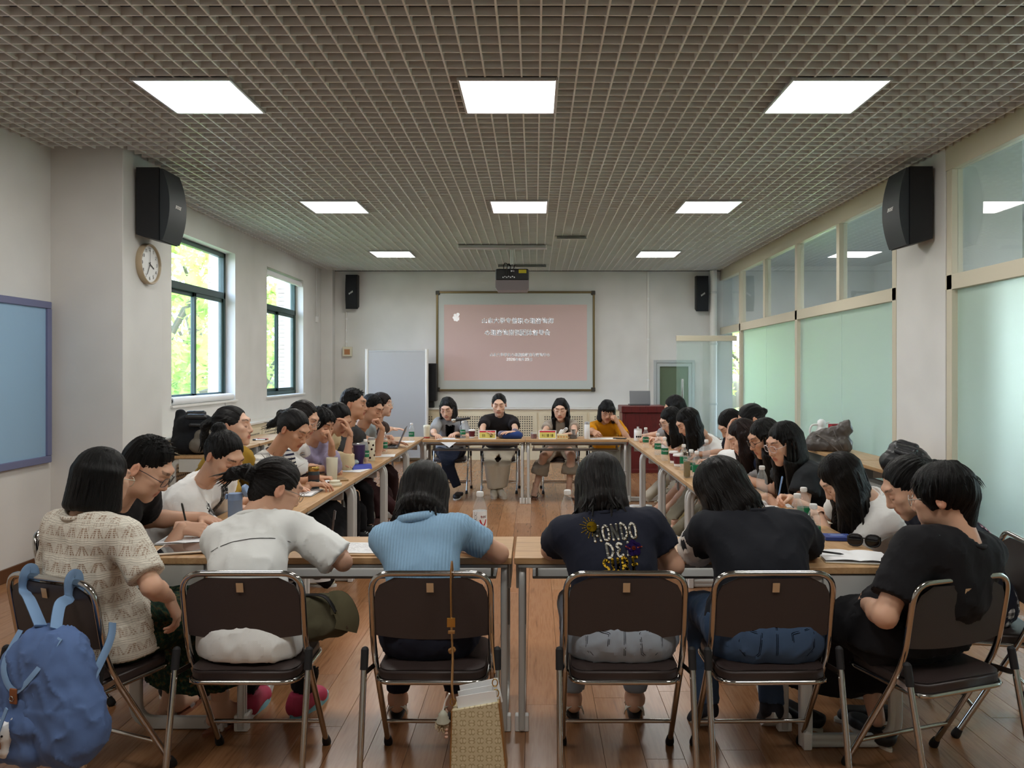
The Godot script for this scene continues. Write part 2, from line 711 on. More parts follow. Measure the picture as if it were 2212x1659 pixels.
func room_shell():
	var g := G.new()
	span(g, -4.2, -3.88, -0.2, 3.9, -1.9, 6.14)
	struct("wall_left", g, M.wall)
	g = G.new()
	span(g, -4.2, -3.30, -0.2, 3.9, 6.14, 6.79, 0.006)
	struct("trim_1", g, M.wall)  # the pillar beside the windows
	g = G.new()  # the window wall, open at two windows
	span(g, -4.04, -3.74, -0.2, 1.165, 6.79, 13.55)
	span(g, -4.04, -3.74, 3.01, 3.9, 6.79, 13.55)
	span(g, -4.04, -3.74, 1.165, 3.01, 6.79, 7.89)
	span(g, -4.04, -3.74, 1.165, 3.01, 9.57, 10.70)
	span(g, -4.04, -3.74, 1.165, 3.01, 12.38, 13.55)
	struct("wall_window_side", g, M.wall)
	g = G.new()
	span(g, -4.2, 3.5, -0.2, 3.9, 13.55, 13.8)
	span(g, 5.4, 6.4, -0.2, 3.9, 13.55, 13.8)
	span(g, 3.5, 5.4, -0.2, 0.55, 13.55, 13.8)
	span(g, 3.5, 5.4, 2.35, 3.9, 13.55, 13.8)  # a window at the end of the corridor
	struct("wall_back", g, M.wall)
	g = G.new()
	span(g, -3.74, -3.53, 0.0, 3.9, 13.38, 13.55, 0.004)
	struct("trim_2", g, M.wall)
	g = G.new()
	span(g, -4.2, 6.4, -0.2, 3.9, -2.1, -1.9)
	struct("wall_behind", g, M.wall)
	g = G.new()
	span(g, 3.28, 3.9, 0.0, 3.9, 6.12, 6.95, 0.006)
	struct("trim_3", g, M.wall)  # the pillar in the partition
	# ---- ceiling: a dark void above an open grid of slats
	var ce := Node3D.new()
	ce.name = "ceiling"
	ce.set_meta("kind", "structure")
	add_child(ce)
	g = G.new()
	span(g, -4.2, 6.4, 3.9, 4.05, -2.1, 13.8)
	obj("slab", g, M.void_, ce)
	var sy := CEIL + 0.022
	var k := -36
	while k < 30:
		var x := 0.0317 + 0.11 * k
		k += 1
		if x < -3.86 or x > 3.27:
			continue
		var runs := [[-1.88, 13.5]]
		if x < -3.72:
			runs = [[-1.88, 6.08]]
		elif x < -3.25:
			runs = [[-1.88, 6.08], [6.86, 13.5 if x > -3.52 else 13.34]]
		for r in runs:
			g = G.new()
			span(g, x - 0.0055, x + 0.0055, sy - 0.022, sy + 0.022, r[0], r[1], 0.0012)
			obj("slat", g, M.slat, ce)
	k = -66
	while k < 80:
		var d := 5.236 + 0.11 * k
		k += 1
		if d < -1.86 or d > 13.5:
			continue
		var x0 := -3.88
		if d > 6.08:
			x0 = -3.25 if d < 6.85 else -3.735
		g = G.new()
		span(g, x0, 3.275, sy - 0.0215, sy + 0.0215, d - 0.005, d + 0.005, 0.0012)
		obj("slat", g, M.slat, ce)
	g = G.new()  # wall angle under the grid
	span(g, -3.74, 3.28, CEIL - 0.004, CEIL + 0.02, 13.52, 13.55)
	obj("wall_angle", g, M.black, ce)
	# ---- floor of laid planks
	var fl := Node3D.new()
	fl.name = "floor"
	fl.set_meta("kind", "structure")
	add_child(fl)
	g = G.new()
	span(g, -4.2, 6.4, -0.2, -0.009, -2.1, 13.8)
	obj("subfloor", g, M.joint, fl)
	var all := []
	var w := 0.16
	var lg := 1.22
	var row := 0
	var xx := -3.88
	while xx < 3.3:
		var d := -2.2 - fposmod(row * 0.47, 1.0) * lg
		while d < 13.5:
			all.append([xx, d, rng.randi() % 5])
			d += lg
		xx += w
		row += 1
	all.sort_custom(func(a, b): return absf(a[1] - 4.4) + absf(a[0]) * 0.25 < absf(b[1] - 4.4) + absf(b[0]) * 0.25)
	var pm := G.new()
	pm.box(Vector3.ZERO, Vector3(w - 0.0012, 0.009, lg - 0.0012), 0.0008)
	var pmesh := pm.done()
	var rest := []
	for j in 5:
		rest.append(G.new())
	for j in all.size():
		var p := Vector3(all[j][0] + w / 2, -0.0045, -(all[j][1] + lg / 2))
		if j < 290:
			var o := put("plank", pmesh, M.plank[all[j][2]], fl)
			o.position = p
		else:
			rest[all[j][2]].add(pm, Transform3D(Basis.IDENTITY, p))
	for j in 5:
		var o := obj("planks_beyond", rest[j], M.plank[j], fl)
		o.set_meta("kind", "stuff")
	g = G.new()
	span(g, 3.9, 6.4, -0.009, 0.0, -1.9, 13.55)
	span(g, 3.28, 3.9, -0.009, 0.0, -1.9, 13.55)
	obj("corridor_floor", g, M.steel_dim, fl)
	# ---- skirting
	g = G.new()
	span(g, -3.88, -3.862, 0.0, 0.1, -1.9, 6.14, 0.004)
	struct("baseboard_left", g, M.skirting)
	g = G.new()
	span(g, -3.88, -3.28, 0.0, 0.1, 6.122, 6.14, 0.004)
	span(g, -3.30, -3.282, 0.0, 0.1, 6.14, 6.79, 0.004)
	struct("baseboard_pillar", g, M.skirting)
	# ---- windows
	window_unit(1, 7.89, 9.57)
	window_unit(2, 10.70, 12.38)
	# ---- radiator covers with ledges
	cover("wall_window_side")
	# ---- corridor beyond the partition
	g = G.new()
	span(g, 6.0, 6.4, -0.2, 0.75, -1.9, 13.55)
	span(g, 6.0, 6.4, 2.75, 3.9, -1.9, 13.55)
	var prev := -1.9
	for q in [[3.2, 5.2], [7.6, 9.4]]:
		span(g, 6.0, 6.4, 0.75, 2.75, prev, q[0])
		prev = q[1]
	span(g, 6.0, 6.4, 0.75, 2.75, prev, 13.55)
	struct("wall_corridor", g, M.wall)
	g = G.new()
	span(g, 3.35, 6.0, 3.40, 3.45, -1.9, 13.55)
	struct("trim_4", g, M.steel_dim)  # corridor ceiling


func window_unit(n: int, d0: float, d1: float):
	var t := Node3D.new()
	t.name = "window_%d" % n
	t.set_meta("kind", "structure")
	add_child(t)
	var x0 := -3.93
	var x1 := -3.86
	var y0 := 1.19
	var y1 := 3.01
	var ym := 2.48
	var dm := (d0 + d1) / 2 + 0.02
	var g := G.new()
	var b := 0.055
	span(g, x0, x1, y0, y0 + b, d0, d1, 0.004)
	span(g, x0, x1, y1 - b, y1, d0, d1, 0.004)
	span(g, x0, x1, ym - 0.04, ym + 0.04, d0, d1, 0.004)
	span(g, x0, x1, y0, y1, d0, d0 + b, 0.004)
	span(g, x0, x1, y0, y1, d1 - b, d1, 0.004)
	obj("window_frame", g, M.green_frame, t)
	for s in 2:
		g = G.new()
		var a := d0 + b if s == 0 else dm - 0.03
		var e := dm + 0.03 if s == 0 else d1 - b
		var xa := -3.90 if s == 0 else -3.87
		var w := 0.045
		span(g, xa - 0.025, xa, y0 + b, y0 + b + w, a, e, 0.003)
		span(g, xa - 0.025, xa, ym - 0.04 - w, ym - 0.04, a, e, 0.003)
		span(g, xa - 0.025, xa, y0 + b, ym - 0.04, a, a + w, 0.003)
		span(g, xa - 0.025, xa, y0 + b, ym - 0.04, e - w, e, 0.003)
		var o := obj("sash", g, M.green_frame, t)
		g = G.new()
		span(g, xa - 0.015, xa - 0.01, y0 + b + w, ym - 0.04 - w, a + w, e - w)
		obj("pane", g, M.tint if s == 0 else M.glass, o)
	g = G.new()
	span(g, -3.90, -3.895, ym + 0.04, y1 - b, d0 + b, d1 - b)
	obj("pane", g, M.glass, t)
	g = G.new()
	span(g, -3.93, -3.71, 1.165, 1.19, d0 - 0.03, d1 + 0.03, 0.004)
	obj("window_sill", g, M.ledge, t)


func cover(_w: String):
	# boxed-in radiators under a ledge, along the window wall and the back wall
	var g := G.new()
	span(g, -3.738, -3.50, 0.875, 0.905, 6.85, 13.37, 0.006)
	span(g, -3.50, 2.05, 0.875, 0.905, 13.29, 13.548, 0.006)
	var lid := thing("radiator_cover", "cream panelled radiator cover with white ledge along window and back walls", "radiator cover", Vector3(-3.6, 0, -13.0))
	shift(g, -lid.position)
	obj("ledge", g, M.ledge, lid)
	g = G.new()
	span(g, -3.548, -3.533, 0.0, 0.875, 6.85, 13.32)
	span(g, -3.53, 2.0, 0.0, 0.875, 13.325, 13.34)
	shift(g, -lid.position)
	obj("carcass", g, M.panel, lid)
	var hole := G.new()
	hole.lathe([Vector2(0.0105, 0), Vector2(0.0105, 0.003)], 8)
	var spots := []
	var x := -3.4
	var n := 0
	while x < 1.95:
		g = G.new()
		g.box(Vector3(x + 0.42, 0.52, -13.318), Vector3(0.83, 0.60, 0.014), 0.003)
		shift(g, -lid.position)
		var pn := obj("perforated_panel", g, M.panel, lid)
		var gg := G.new()
		for a in 17:
			for b in 13:
				spots.append([Vector3(x + 0.1 + a * 0.04, 0.27 + b * 0.04, -13.309), Basis(Vector3.RIGHT, PI / 2)])
		x += 0.87
		n += 1
	var d := 7.3
	while d < 13.1:
		g = G.new()
		g.box(Vector3(-3.526, 0.52, -(d + 0.42)), Vector3(0.014, 0.60, 0.83), 0.003)
		shift(g, -lid.position)
		obj("perforated_panel", g, M.panel, lid)
		for a in 17:
			for b in 13:
				spots.append([Vector3(-3.5175, 0.27 + b * 0.04, -(d + 0.1 + a * 0.04)), Basis(Vector3.BACK, PI / 2)])
		d += 0.87
	var mm := MultiMesh.new()
	mm.transform_format = MultiMesh.TRANSFORM_3D
	mm.mesh = hole.done()
	mm.instance_count = spots.size()
	for j in spots.size():
		mm.set_instance_transform(j, Transform3D(spots[j][1], spots[j][0] - lid.position))
	var mi := MultiMeshInstance3D.new()
	mi.name = "perforations"
	mi.multimesh = mm
	mi.material_override = M.dark
	mi.set_meta("kind", "stuff")
	lid.add_child(mi)


func shift(g: G, by: Vector3) -> void:
	g.v = Transform3D(Basis.IDENTITY, by) * g.v


func partition():
	var t := Node3D.new()
	t.name = "wall_right"
	t.set_meta("kind", "structure")
	add_child(t)
	var xa := 3.28
	var xb := 3.37
	for q in [[6.95, 13.55], [-1.9, 6.12]]:
		var g := G.new()
		span(g, xa, xb, 3.14, 3.9, q[0], q[1], 0.004)
		span(g, xa, xb, 2.19, 2.31, q[0], q[1], 0.004)
		span(g, xa, xb, 0.0, 0.1, q[0], q[1], 0.004)
		obj("rail", g, M.frame, t)
	for q in [[12.22, 0.0], [10.92, 2.31], [9.58, 0.0], [8.25, 2.31], [6.95, 0.0], [6.02, 0.0], [4.5, 0.0], [3.0, 0.0], [1.5, 0.0], [0.0, 0.0]]:
		var g := G.new()
		var lo: float = q[1]
		span(g, xa, xb, lo + 0.1 if lo == 0.0 else lo, 3.14, q[0] + 0.005, q[0] + 0.085, 0.004)
		obj("post", g, M.frame, t)
	var ends := [[12.305, 13.55], [11.005, 12.225], [9.665, 10.925], [8.335, 9.585], [7.035, 8.255], [4.585, 6.025], [3.085, 4.505], [1.585, 3.005], [0.085, 1.505], [-1.9, 0.005]]
	for q in ends:
		var g := G.new()
		span(g, 3.325, 3.331, 2.31, 3.14, q[0], q[1])
		obj("transom_pane", g, M.glass, t)
	for q in [[11.0, 12.225], [9.665, 10.995], [8.3, 9.585], [7.035, 8.295], [4.585, 6.025], [3.085, 4.505], [1.585, 3.005], [0.085, 1.505], [-1.9, 0.005]]:
		var g := G.new()
		span(g, 3.325, 3.333, 0.1, 2.19, q[0], q[1] - 0.004)
		obj("frosted_pane", g, M.frost, t)
	# ---- the glass door leaf, swung open into the room
	var dn := Node3D.new()
	dn.name = "door_1"
	dn.set_meta("kind", "structure")
	add_child(dn)
	dn.position = Vector3(3.27, 0, -12.4)
	var g := G.new()
	g.box(Vector3(-0.49, 2.075, 0), Vector3(0.98, 0.09, 0.06), 0.004)
	obj("door_header", g, M.frame, dn)
	g = G.new()
	g.box(Vector3(-0.49, 1.02, 0), Vector3(0.97, 2.02, 0.008), 0.001)
	obj("glass_leaf", g, M.tint, dn)
	g = G.new()
	for z in [-0.04, 0.04]:
		g.tube(PackedVector3Array([Vector3(-0.88, 0.62, z), Vector3(-0.88, 1.42, z)]), 0.014, 12)
		for y in [0.75, 1.3]:
			g.tube(PackedVector3Array([Vector3(-0.88, y, 0), Vector3(-0.88, y, z)]), 0.007, 8)
	obj("door_handle", g, M.chrome, dn)
	# ---- the low framed glass door in the back wall
	dn = Node3D.new()
	dn.name = "door_2"
	dn.set_meta("kind", "structure")
	add_child(dn)
	dn.position = Vector3(2.46, 0, -13.54)
	g = G.new()
	var w := 0.36
	for s in [-1, 1]:
		g.box(Vector3(s * (w - 0.025), 0.87, 0.0), Vector3(0.05, 1.74, 0.08), 0.004)
	g.box(Vector3(0, 1.715, 0), Vector3(2 * w - 0.1, 0.05, 0.08), 0.004)
	obj("door_frame", g, M.alu, dn)
	g = G.new()
	for s in [-1, 1]:
		g.box(Vector3(s * (w - 0.08), 0.87, 0.01), Vector3(0.055, 1.63, 0.05), 0.004)
	for y in [1.655, 0.76, 0.08]:
		g.box(Vector3(0, y, 0.01), Vector3(2 * w - 0.2, 0.06 if y != 0.76 else 0.1, 0.05), 0.004)
	obj("door_leaf", g, M.alu, dn)
	for q in [[0.81, 1.625], [0.11, 0.71]]:
		g = G.new()
		g.box(Vector3(0, (q[0] + q[1]) / 2, 0.0), Vector3(2 * w - 0.2, q[1] - q[0], 0.006), 0.0)
		obj("door_pane", g, M.door_glass, dn)


func outside():
	var g := G.new()
	span(g, -60, -4.3, -2.2, -2.0, -10, 70)
	span(g, 6.6, 60, -2.2, -2.0, -10, 70)
	struct("ground_outside", g, mat(rgb(110, 128, 84), 0.9))
	for n in 2:  # tiled fins on the facade beside each window
		var d := 10.42 if n == 0 else 13.2
		var t := thing("facade_fin", "pale brick facing on wall fin outside the %s window" % ["nearer", "farther"][n], "wall fin", Vector3(-4.25, -2.0, -d))
		var b := G.new()
		b.box(Vector3(0, 3.0, -0.3), Vector3(0.40, 6.0, 0.5), 0.0)
		obj("core", b, M.cream, t)
		var bm := G.new()
		bm.box(Vector3.ZERO, Vector3(0.205, 0.062, 0.03), 0.004)
		var mesh := bm.done()
		for r in 29:
			for c in 2:
				var o := put("brick", mesh, M.brick, t)
				o.position = Vector3(-0.103 + c * 0.209, 3.06 + r * 0.069, -0.04)
	var lf := G.new()
	lf.quad(Vector3(-0.5, 0, 0), Vector3(0, -0.28, 0.06), Vector3(0.5, 0, 0), Vector3(0, 0.28, 0.06))
	var leaf := lf.done()
	var crowns := [
		[Vector3(-8.3, 2.6, -16.5), 2.6, 4200, "broad leafy tree nearest outside the nearer window"], [Vector3(-10.6, 3.4, -24.0), 3.4, 4200, "tall leafy tree farther out, behind the broad tree"],
		[Vector3(-8.2, 1.6, -22.5), 2.4, 3200, "low leafy tree seen through the farther window"], [Vector3(-12.8, 3.6, -32.0), 4.2, 4200, "distant leafy tree at the end of the row outside"],
		[Vector3(-6.9, 0.6, -13.4), 1.7, 2400, "young bushy tree just below the nearer window"],
		[Vector3(6.2, 1.2, -20.0), 3.4, 4200, "leafy tree beyond the corridor window, seen blurred through frosted glass"]]
	var shades := [rgb(150, 176, 64), rgb(126, 160, 62), rgb(164, 186, 84), rgb(134, 166, 76), rgb(158, 190, 70), rgb(150, 184, 72)]
	for k in crowns.size():
		var c: Array = crowns[k]
		var p: Vector3 = c[0]
		var t := thing("tree", c[3], "tree", Vector3(p.x, -2.0, p.z))
		g = G.new()
		g.tube(smooth_path([Vector3.ZERO, Vector3(0.1, (p.y + 2) * 0.5, 0), Vector3(0, p.y + 2, 0)], 4), 0.14, 8)
		for a in 5:
			var q: Vector3 = Vector3(cos(a * 1.3), 0.5, sin(a * 1.3)) * c[1] * 0.7
			g.tube(smooth_path([Vector3(0, (p.y + 2) * 0.7, 0), Vector3(0, p.y + 2, 0) + q * 0.5, Vector3(0, p.y + 2, 0) + q], 3), 0.05, 6)
		obj("trunk", g, mat(rgb(92, 78, 62), 0.9), t)
		var mm := MultiMesh.new()
		mm.transform_format = MultiMesh.TRANSFORM_3D
		mm.mesh = leaf
		mm.instance_count = c[2]
		for j in int(c[2]):
			var q := Vector3(rng.randfn(), rng.randfn(), rng.randfn()).normalized()
			var clump := Vector3(sin(q.x * 9), sin(q.y * 8 + 1), sin(q.z * 9 + 2)) * 0.12
			q = (q * (0.55 + 0.5 * rng.randf()) + clump) * c[1]
			q.y *= 0.85
			var b := Basis.from_euler(Vector3(rng.randf() * TAU, rng.randf() * TAU, rng.randf() * TAU)).scaled(Vector3.ONE * rng.randf_range(0.16, 0.3))
			mm.set_instance_transform(j, Transform3D(b, q + Vector3(0, p.y + 2, 0)))
		var mi := MultiMeshInstance3D.new()
		mi.name = "foliage"
		mi.multimesh = mm
		var lm := mat(shades[k], 0.6)
		lm.backlight_enabled = true
		lm.backlight = Color(0.7, 0.8, 0.4)
		mi.material_override = lm
		mi.set_meta("kind", "stuff")
		t.add_child(mi)


# ------------------------------------------------------------------ lettering in strokes
const HAN := {
	"山": "727d 262d 2ddd d6dd", "东": "24d4 7139 39d9 767e5d 5a2d 9add", "大": "15e5 71751e 76ee", "学": "3143 7173 c1a4 2725e5e7 48b87a 7a7e5e 1bdb",
	"专": "33c3 16e6 7149b97c 5bae", "兼": "4153 b193 14e4 36c6cb 18e8 3bcb 646f 949f 6b2f 9bdf", "职": "1272 232d 626f 2565 2969 1d7b 83d3da8a83 9b7f bbef",
	"心": "361b 565c6ebecb 7386 b5e9", "理": "1262 1767 1d7b 424d 83e3e98983 86e6 b3bf 8cec 7fff", "咨": "2234 1845 8154 73e3d5 a3a567 a5e8 3a3fcfca3a",
	"询": "2133 16464d6b 8165 74e4eecd 777dbdb777 7aba", "师": "242b 515a2f 73f3 767d 76e6edcc b3bf", "案": "8182 2422e2e4 7457b9 b559 27d7 1bdb 8a8f 8b2f 8bdf",
	"例": "3118 242f 52a2 7248 65956f 5a7b b4bc f1fede", "团": "1f11f1ff1f 36c6 848d6c 863b", "体": "4118 252f 65f5 a1af a54d a5fd 7ccc",
	"督": "4145 4363 1575 4548 2638 5768 93e3a8 95e8 4a4fcfca4a 4bcb 4dcd", "导": "32c2c535 3237d7d6 1ada b8be9d 4b6d", "会": "7117 71e7 57a7 2ada 7a3ece acdf",
	"生": "4228 35d5 727e 4aca 1eee", "健": "3118 242f 52726578 784e 4eff 83d3d7 75f5 87d7 8ada 7dfd a2af", "康": "8182 24f4 241f 66d6dc 58f8 6ada 959e7d 5b3e 9adf",
	"教": "1464 4147 1777 5728 4a4f2e 2b6b 9168 94f4 d47f 86ef", "育": "8182 24e4 7447c7 b5d8 4f49c9cfae 4bcb 4dcd", "与": "42d2 4147d7 d7bf8e 1aba",
	"中": "24e4ea2a24 818f", "年": "4117 34e4 38d8 1beb 848f 383b", "月": "41492e 41c1cdab 45c5 49c9", "日": "3f31c1cf3f 38c8",
	"胡": "1575 4148 282e6e6828 93e3eecd 97e7 9beb 939a7e", "蕾": "13e3 5155 b1b5 27e7 272a e7ea 777b 4a6a 9aba 3c3fcfcc3c 3ece 7c7f",
	"刘": "4154 1696 742e 379d b4bc f1fede", "倩": "3118 242f 63e3 a1a7 75d5 57f7 7f79d9de 7bdb 7ddd"}


func han(ch: String) -> Array:
	var out := []
	for s in String(HAN.get(ch, "")).split(" "):
		var p := PackedVector2Array()
		for j in range(0, s.length() - 1, 2):
			p.append(Vector2(s.substr(j, 1).hex_to_int() / 15.0, 1.0 - s.substr(j + 1, 1).hex_to_int() / 15.0))
		if p.size() > 1:
			out.append(p)
	return out


func ink(g: G, lines: Array, w: float, o := Vector2.ZERO, sc := Vector2.ONE, z := 0.0) -> void:  # flat strokes with round ends, facing +Z
	for p: PackedVector2Array in lines:
		for j in p.size():
			var a := Vector2(p[j].x * sc.x, p[j].y * sc.y) + o
			var k := g.vert(Vector3(a.x, a.y, z), Vector3.BACK)
			for s in 9:
				g.vert(Vector3(a.x + cos(TAU * s / 8.0) * w, a.y + sin(TAU * s / 8.0) * w, z), Vector3.BACK)
			for s in 8:
				g.tri(k, k + 1 + s, k + 2 + s)
			if j == 0:
				continue
			var b := Vector2(p[j - 1].x * sc.x, p[j - 1].y * sc.y) + o
			var m := maxi(1, int(a.distance_to(b) / 0.012))
			var t := (a - b).normalized().orthogonal() * w
			for s in m:
				var e := b.lerp(a, float(s) / m)
				var f := b.lerp(a, float(s + 1) / m)
				k = g.vert(Vector3(e.x + t.x, e.y + t.y, z), Vector3.BACK)
				g.vert(Vector3(f.x + t.x, f.y + t.y, z), Vector3.BACK)
				g.vert(Vector3(f.x - t.x, f.y - t.y, z), Vector3.BACK)
				g.vert(Vector3(e.x - t.x, e.y - t.y, z), Vector3.BACK)
				g.face(k + 3, k + 2, k + 1, k)


func write_han(g: G, text: String, o: Vector2, size: float, pitch: float, w: float, z := 0.0) -> void:
	for j in text.length():
		ink(g, han(text[j]), w, o + Vector2(j * pitch, 0), Vector2(size, size), z)


func letters(text: String, height: float, depth := 0.001, bold := true, slant := 0.0) -> G:  # Latin lettering, centred, facing +Z
	var tm := TextMesh.new()
	var f := SystemFont.new()
	f.font_names = PackedStringArray(["Droid Sans"])
	f.font_weight = 700 if bold else 400
	tm.font = f
	tm.font_size = 32
	tm.pixel_size = height / 32.0 * 1.35
	tm.depth = depth
	tm.text = text
	var a := tm.get_mesh_arrays()
	var g := G.new()
	if a.size() == 0 or a[Mesh.ARRAY_VERTEX] == null:
		return g
	g.v = a[Mesh.ARRAY_VERTEX]
	g.n = a[Mesh.ARRAY_NORMAL]
	g.u.resize(g.v.size())
	g.c.resize(g.v.size())
	g.c.fill(Color.WHITE)
	g.i = a[Mesh.ARRAY_INDEX]
	if slant != 0.0:
		g.v = Transform3D(Basis(Vector3.RIGHT, Vector3(slant, 1, 0), Vector3.BACK), Vector3.ZERO) * g.v
	return g


func facing(p: Vector3, n: Vector3, up := Vector3.UP) -> Transform3D:  # local +Z looks along n
	var z := n.normalized()
	var x := up.cross(z).normalized()
	return Transform3D(Basis(x, z.cross(x), z), p)


# ------------------------------------------------------------------ fixtures on the walls and ceiling
func wall_speaker(p: Vector3, n: Vector3, s: Vector3, label: String, big: bool):
	# s: width, height, depth; n points away from the wall
	var t := thing("loudspeaker", label, "loudspeaker", p, 0.0)
	t.basis = facing(Vector3.ZERO, n).basis
	var w := s.x / 2
	var h := s.y / 2
	var g := G.new()
	var side := PackedVector2Array()  # outline seen from the side: x = away from the wall, y = up
	side.append_array([Vector2(0.03, -h + 0.05), Vector2(s.z * 0.72, -h), Vector2(s.z * 0.72, h), Vector2(0.03, h - 0.0)])
	var xf := Transform3D(Basis(Vector3.BACK, Vector3.UP, Vector3.LEFT), Vector3.ZERO)
	g.prism(side, -w, w, xf)
	obj("cabinet", g, M.black, t)
	g = G.new()
	var gp := PackedVector2Array()
	gp.append(Vector2(s.z * 0.73, -h + 0.006))
	for j in 13:
		var f := -1.0 + j / 6.0
		gp.append(Vector2(s.z * (0.73 + 0.27 * (1.0 - f * f * 0.75)) if absf(f) < 1 else s.z * 0.80, f * (h - 0.006)))
	gp.append(Vector2(s.z * 0.73, h - 0.006))
	g.prism(gp, -w * 0.93, w * 0.93, xf, true)
	obj("grille", g, M.grille if big else M.black_matt, t)
	g = G.new()
	g.box(Vector3(0, 0, 0.015), Vector3(0.09, 0.2, 0.06), 0.004)
	obj("wall_bracket", g, M.black, t)
	g = letters("BOSE", 0.03 if big else 0.026, 0.003, true, 0.45)
	var badge := G.new()
	var bx := facing(Vector3(0, 0 if big else -0.02, s.z * 1.003), Vector3.BACK)
	if not big:
		bx = bx.rotated_local(Vector3.BACK, 0.6)
	badge.add(g, bx)
	obj("logo_badge", badge, M.white, t)


func fixtures():
	# ---- loudspeakers
	wall_speaker(Vector3(-3.30, 2.92, -6.45), Vector3.RIGHT, Vector3(0.33, 0.60, 0.30), "large black curved loudspeaker high on the left pillar above the clock", true)
	wall_speaker(Vector3(3.28, 2.90, -6.42), Vector3.LEFT, Vector3(0.33, 0.64, 0.30), "large black curved loudspeaker high on the white pillar of the glass partition", true)
	wall_speaker(Vector3(-3.20, 2.93, -13.55), Vector3.BACK, Vector3(0.21, 0.60, 0.22), "small black loudspeaker on back wall left of the projection board", false)
	wall_speaker(Vector3(2.93, 2.90, -13.55), Vector3.BACK, Vector3(0.215, 0.62, 0.22), "small black loudspeaker on back wall right of the board, near the corner pipe", false)
	var t := thing("floor_speaker", "black upright loudspeaker half hidden behind the mobile whiteboard", "loudspeaker", Vector3(-1.86, 1.02, -13.4))
	var g := G.new()
	g.box(Vector3(0, 0.33, 0), Vector3(0.30, 0.66, 0.22), 0.012)
	obj("cabinet", g, M.black, t)
	g = G.new()
	g.box(Vector3(0, 0.33, 0.113), Vector3(0.27, 0.62, 0.012), 0.006)
	obj("grille", g, M.black_matt, t)
	g = G.new()
	g.box(Vector3(0, -0.055, -0.03), Vector3(0.2, 0.114, 0.1), 0.004)
	obj("stand", g, M.black, t)
	# ---- clock
	t = thing("wall_clock", "round wall clock with beige rim on left pillar below the loudspeaker", "clock", Vector3(-3.30, 2.455, -6.50))
	t.basis = facing(Vector3.ZERO, Vector3.RIGHT).basis
	var up := Transform3D(Basis(Vector3.RIGHT, PI / 2), Vector3.ZERO)
	g = G.new()
	g.lathe([Vector2(0.150, 0.0), Vector2(0.168, 0.0), Vector2(0.172, 0.012), Vector2(0.172, 0.045), Vector2(0.166, 0.052), Vector2(0.158, 0.05), Vector2(0.152, 0.034)], 48, up, false)
	obj("rim", g, mat(rgb(178, 160, 132), 0.4), t)
	g = G.new()
	g.lathe([Vector2(0.155, 0.0), Vector2(0.155, 0.033)], 48, up)
	obj("dial", g, M.white, t)
	g = G.new()
	for j in range(1, 13):
		var a := TAU * j / 12.0
		g.add(letters(str(j), 0.028, 0.001, false), Transform3D(Basis.IDENTITY, Vector3(sin(a) * 0.122, cos(a) * 0.122, 0.0345)))
	obj("numerals", g, M.dark, t)
	for q in [[2.05, 0.075, 0.010, "hour_hand"], [3.62, 0.105, 0.007, "minute_hand"], [0.05, 0.12, 0.003, "second_hand"]]:
		g = G.new()
		var dir := Vector3(sin(q[0]), cos(q[0]), 0)
		g.bar(dir * -0.02 + Vector3(0, 0, 0.038), dir * q[1] + Vector3(0, 0, 0.038), q[2], 0.0015, Vector3.BACK, 0.0005)
		obj(q[3], g, M.dark, t)
	# ---- blue wall panel at the left
	t = thing("wall_board", "blue board in a violet-grey frame at left edge of view", "board", Vector3(-3.88, 0.83, -4.9))
	t.basis = facing(Vector3.ZERO, Vector3.RIGHT).basis
	g = G.new()
	g.box(Vector3(0, 0.63, 0.012), Vector3(2.3, 1.18, 0.016), 0.002)
	obj("surface", g, mat(rgb(150, 184, 212), 0.5), t)
	g = G.new()
	for s in [-1, 1]:
		g.box(Vector3(0, 0.63 + s * 0.61, 0.02), Vector3(2.4, 0.055, 0.036), 0.005)
		g.box(Vector3(s * 1.175, 0.63, 0.02), Vector3(0.055, 1.165, 0.036), 0.005)
	obj("frame", g, mat(rgb(112, 116, 150), 0.5), t)
	# ---- projection board
	var lo := at(942, 845, 13.5)
	var hi := at(1285, 629, 13.5)
	var mid := (lo + hi) / 2
	t = thing("projection_board", "large wall whiteboard showing a pink projected slide with white lettering", "projection board", Vector3(mid.x, lo.y, -13.55))
	var w := hi.x - lo.x
	var h := hi.y - lo.y
	g = G.new()
	g.box(Vector3(0, h / 2, 0.03), Vector3(w - 0.04, h - 0.04, 0.02), 0.0)
	obj("surface", g, M.board, t)
	g = G.new()
	for s in [-1, 1]:
		g.box(Vector3(0, h / 2 + s * (h / 2 - 0.018), 0.035), Vector3(w, 0.036, 0.05), 0.006)
		g.box(Vector3(s * (w / 2 - 0.018), h / 2, 0.035), Vector3(0.036, h - 0.072, 0.05), 0.006)
	obj("frame", g, M.gold, t)
	g = G.new()
	for q in [[-1, -1], [1, -1], [-1, 1], [1, 1]]:
		g.box(Vector3(q[0] * (w / 2 - 0.03), h / 2 + q[1] * (h / 2 - 0.03), 0.036), Vector3(0.075, 0.075, 0.054), 0.008)
	obj("corner_cap", g, mat(rgb(58, 54, 44), 0.5), t)
	var s0 := at(959, 822, 13.5) - t.position
	var s1 := at(1268, 658, 13.5) - t.position
	g = G.new()
	g.box(Vector3((s0.x + s1.x) / 2, (s0.y + s1.y) / 2, 0.0405), Vector3(s1.x - s0.x, s1.y - s0.y, 0.001), 0.0)
	var sl := obj("projected_slide", g, M.slide, t)
	g = G.new()
	var px := 13.5 / FOCAL
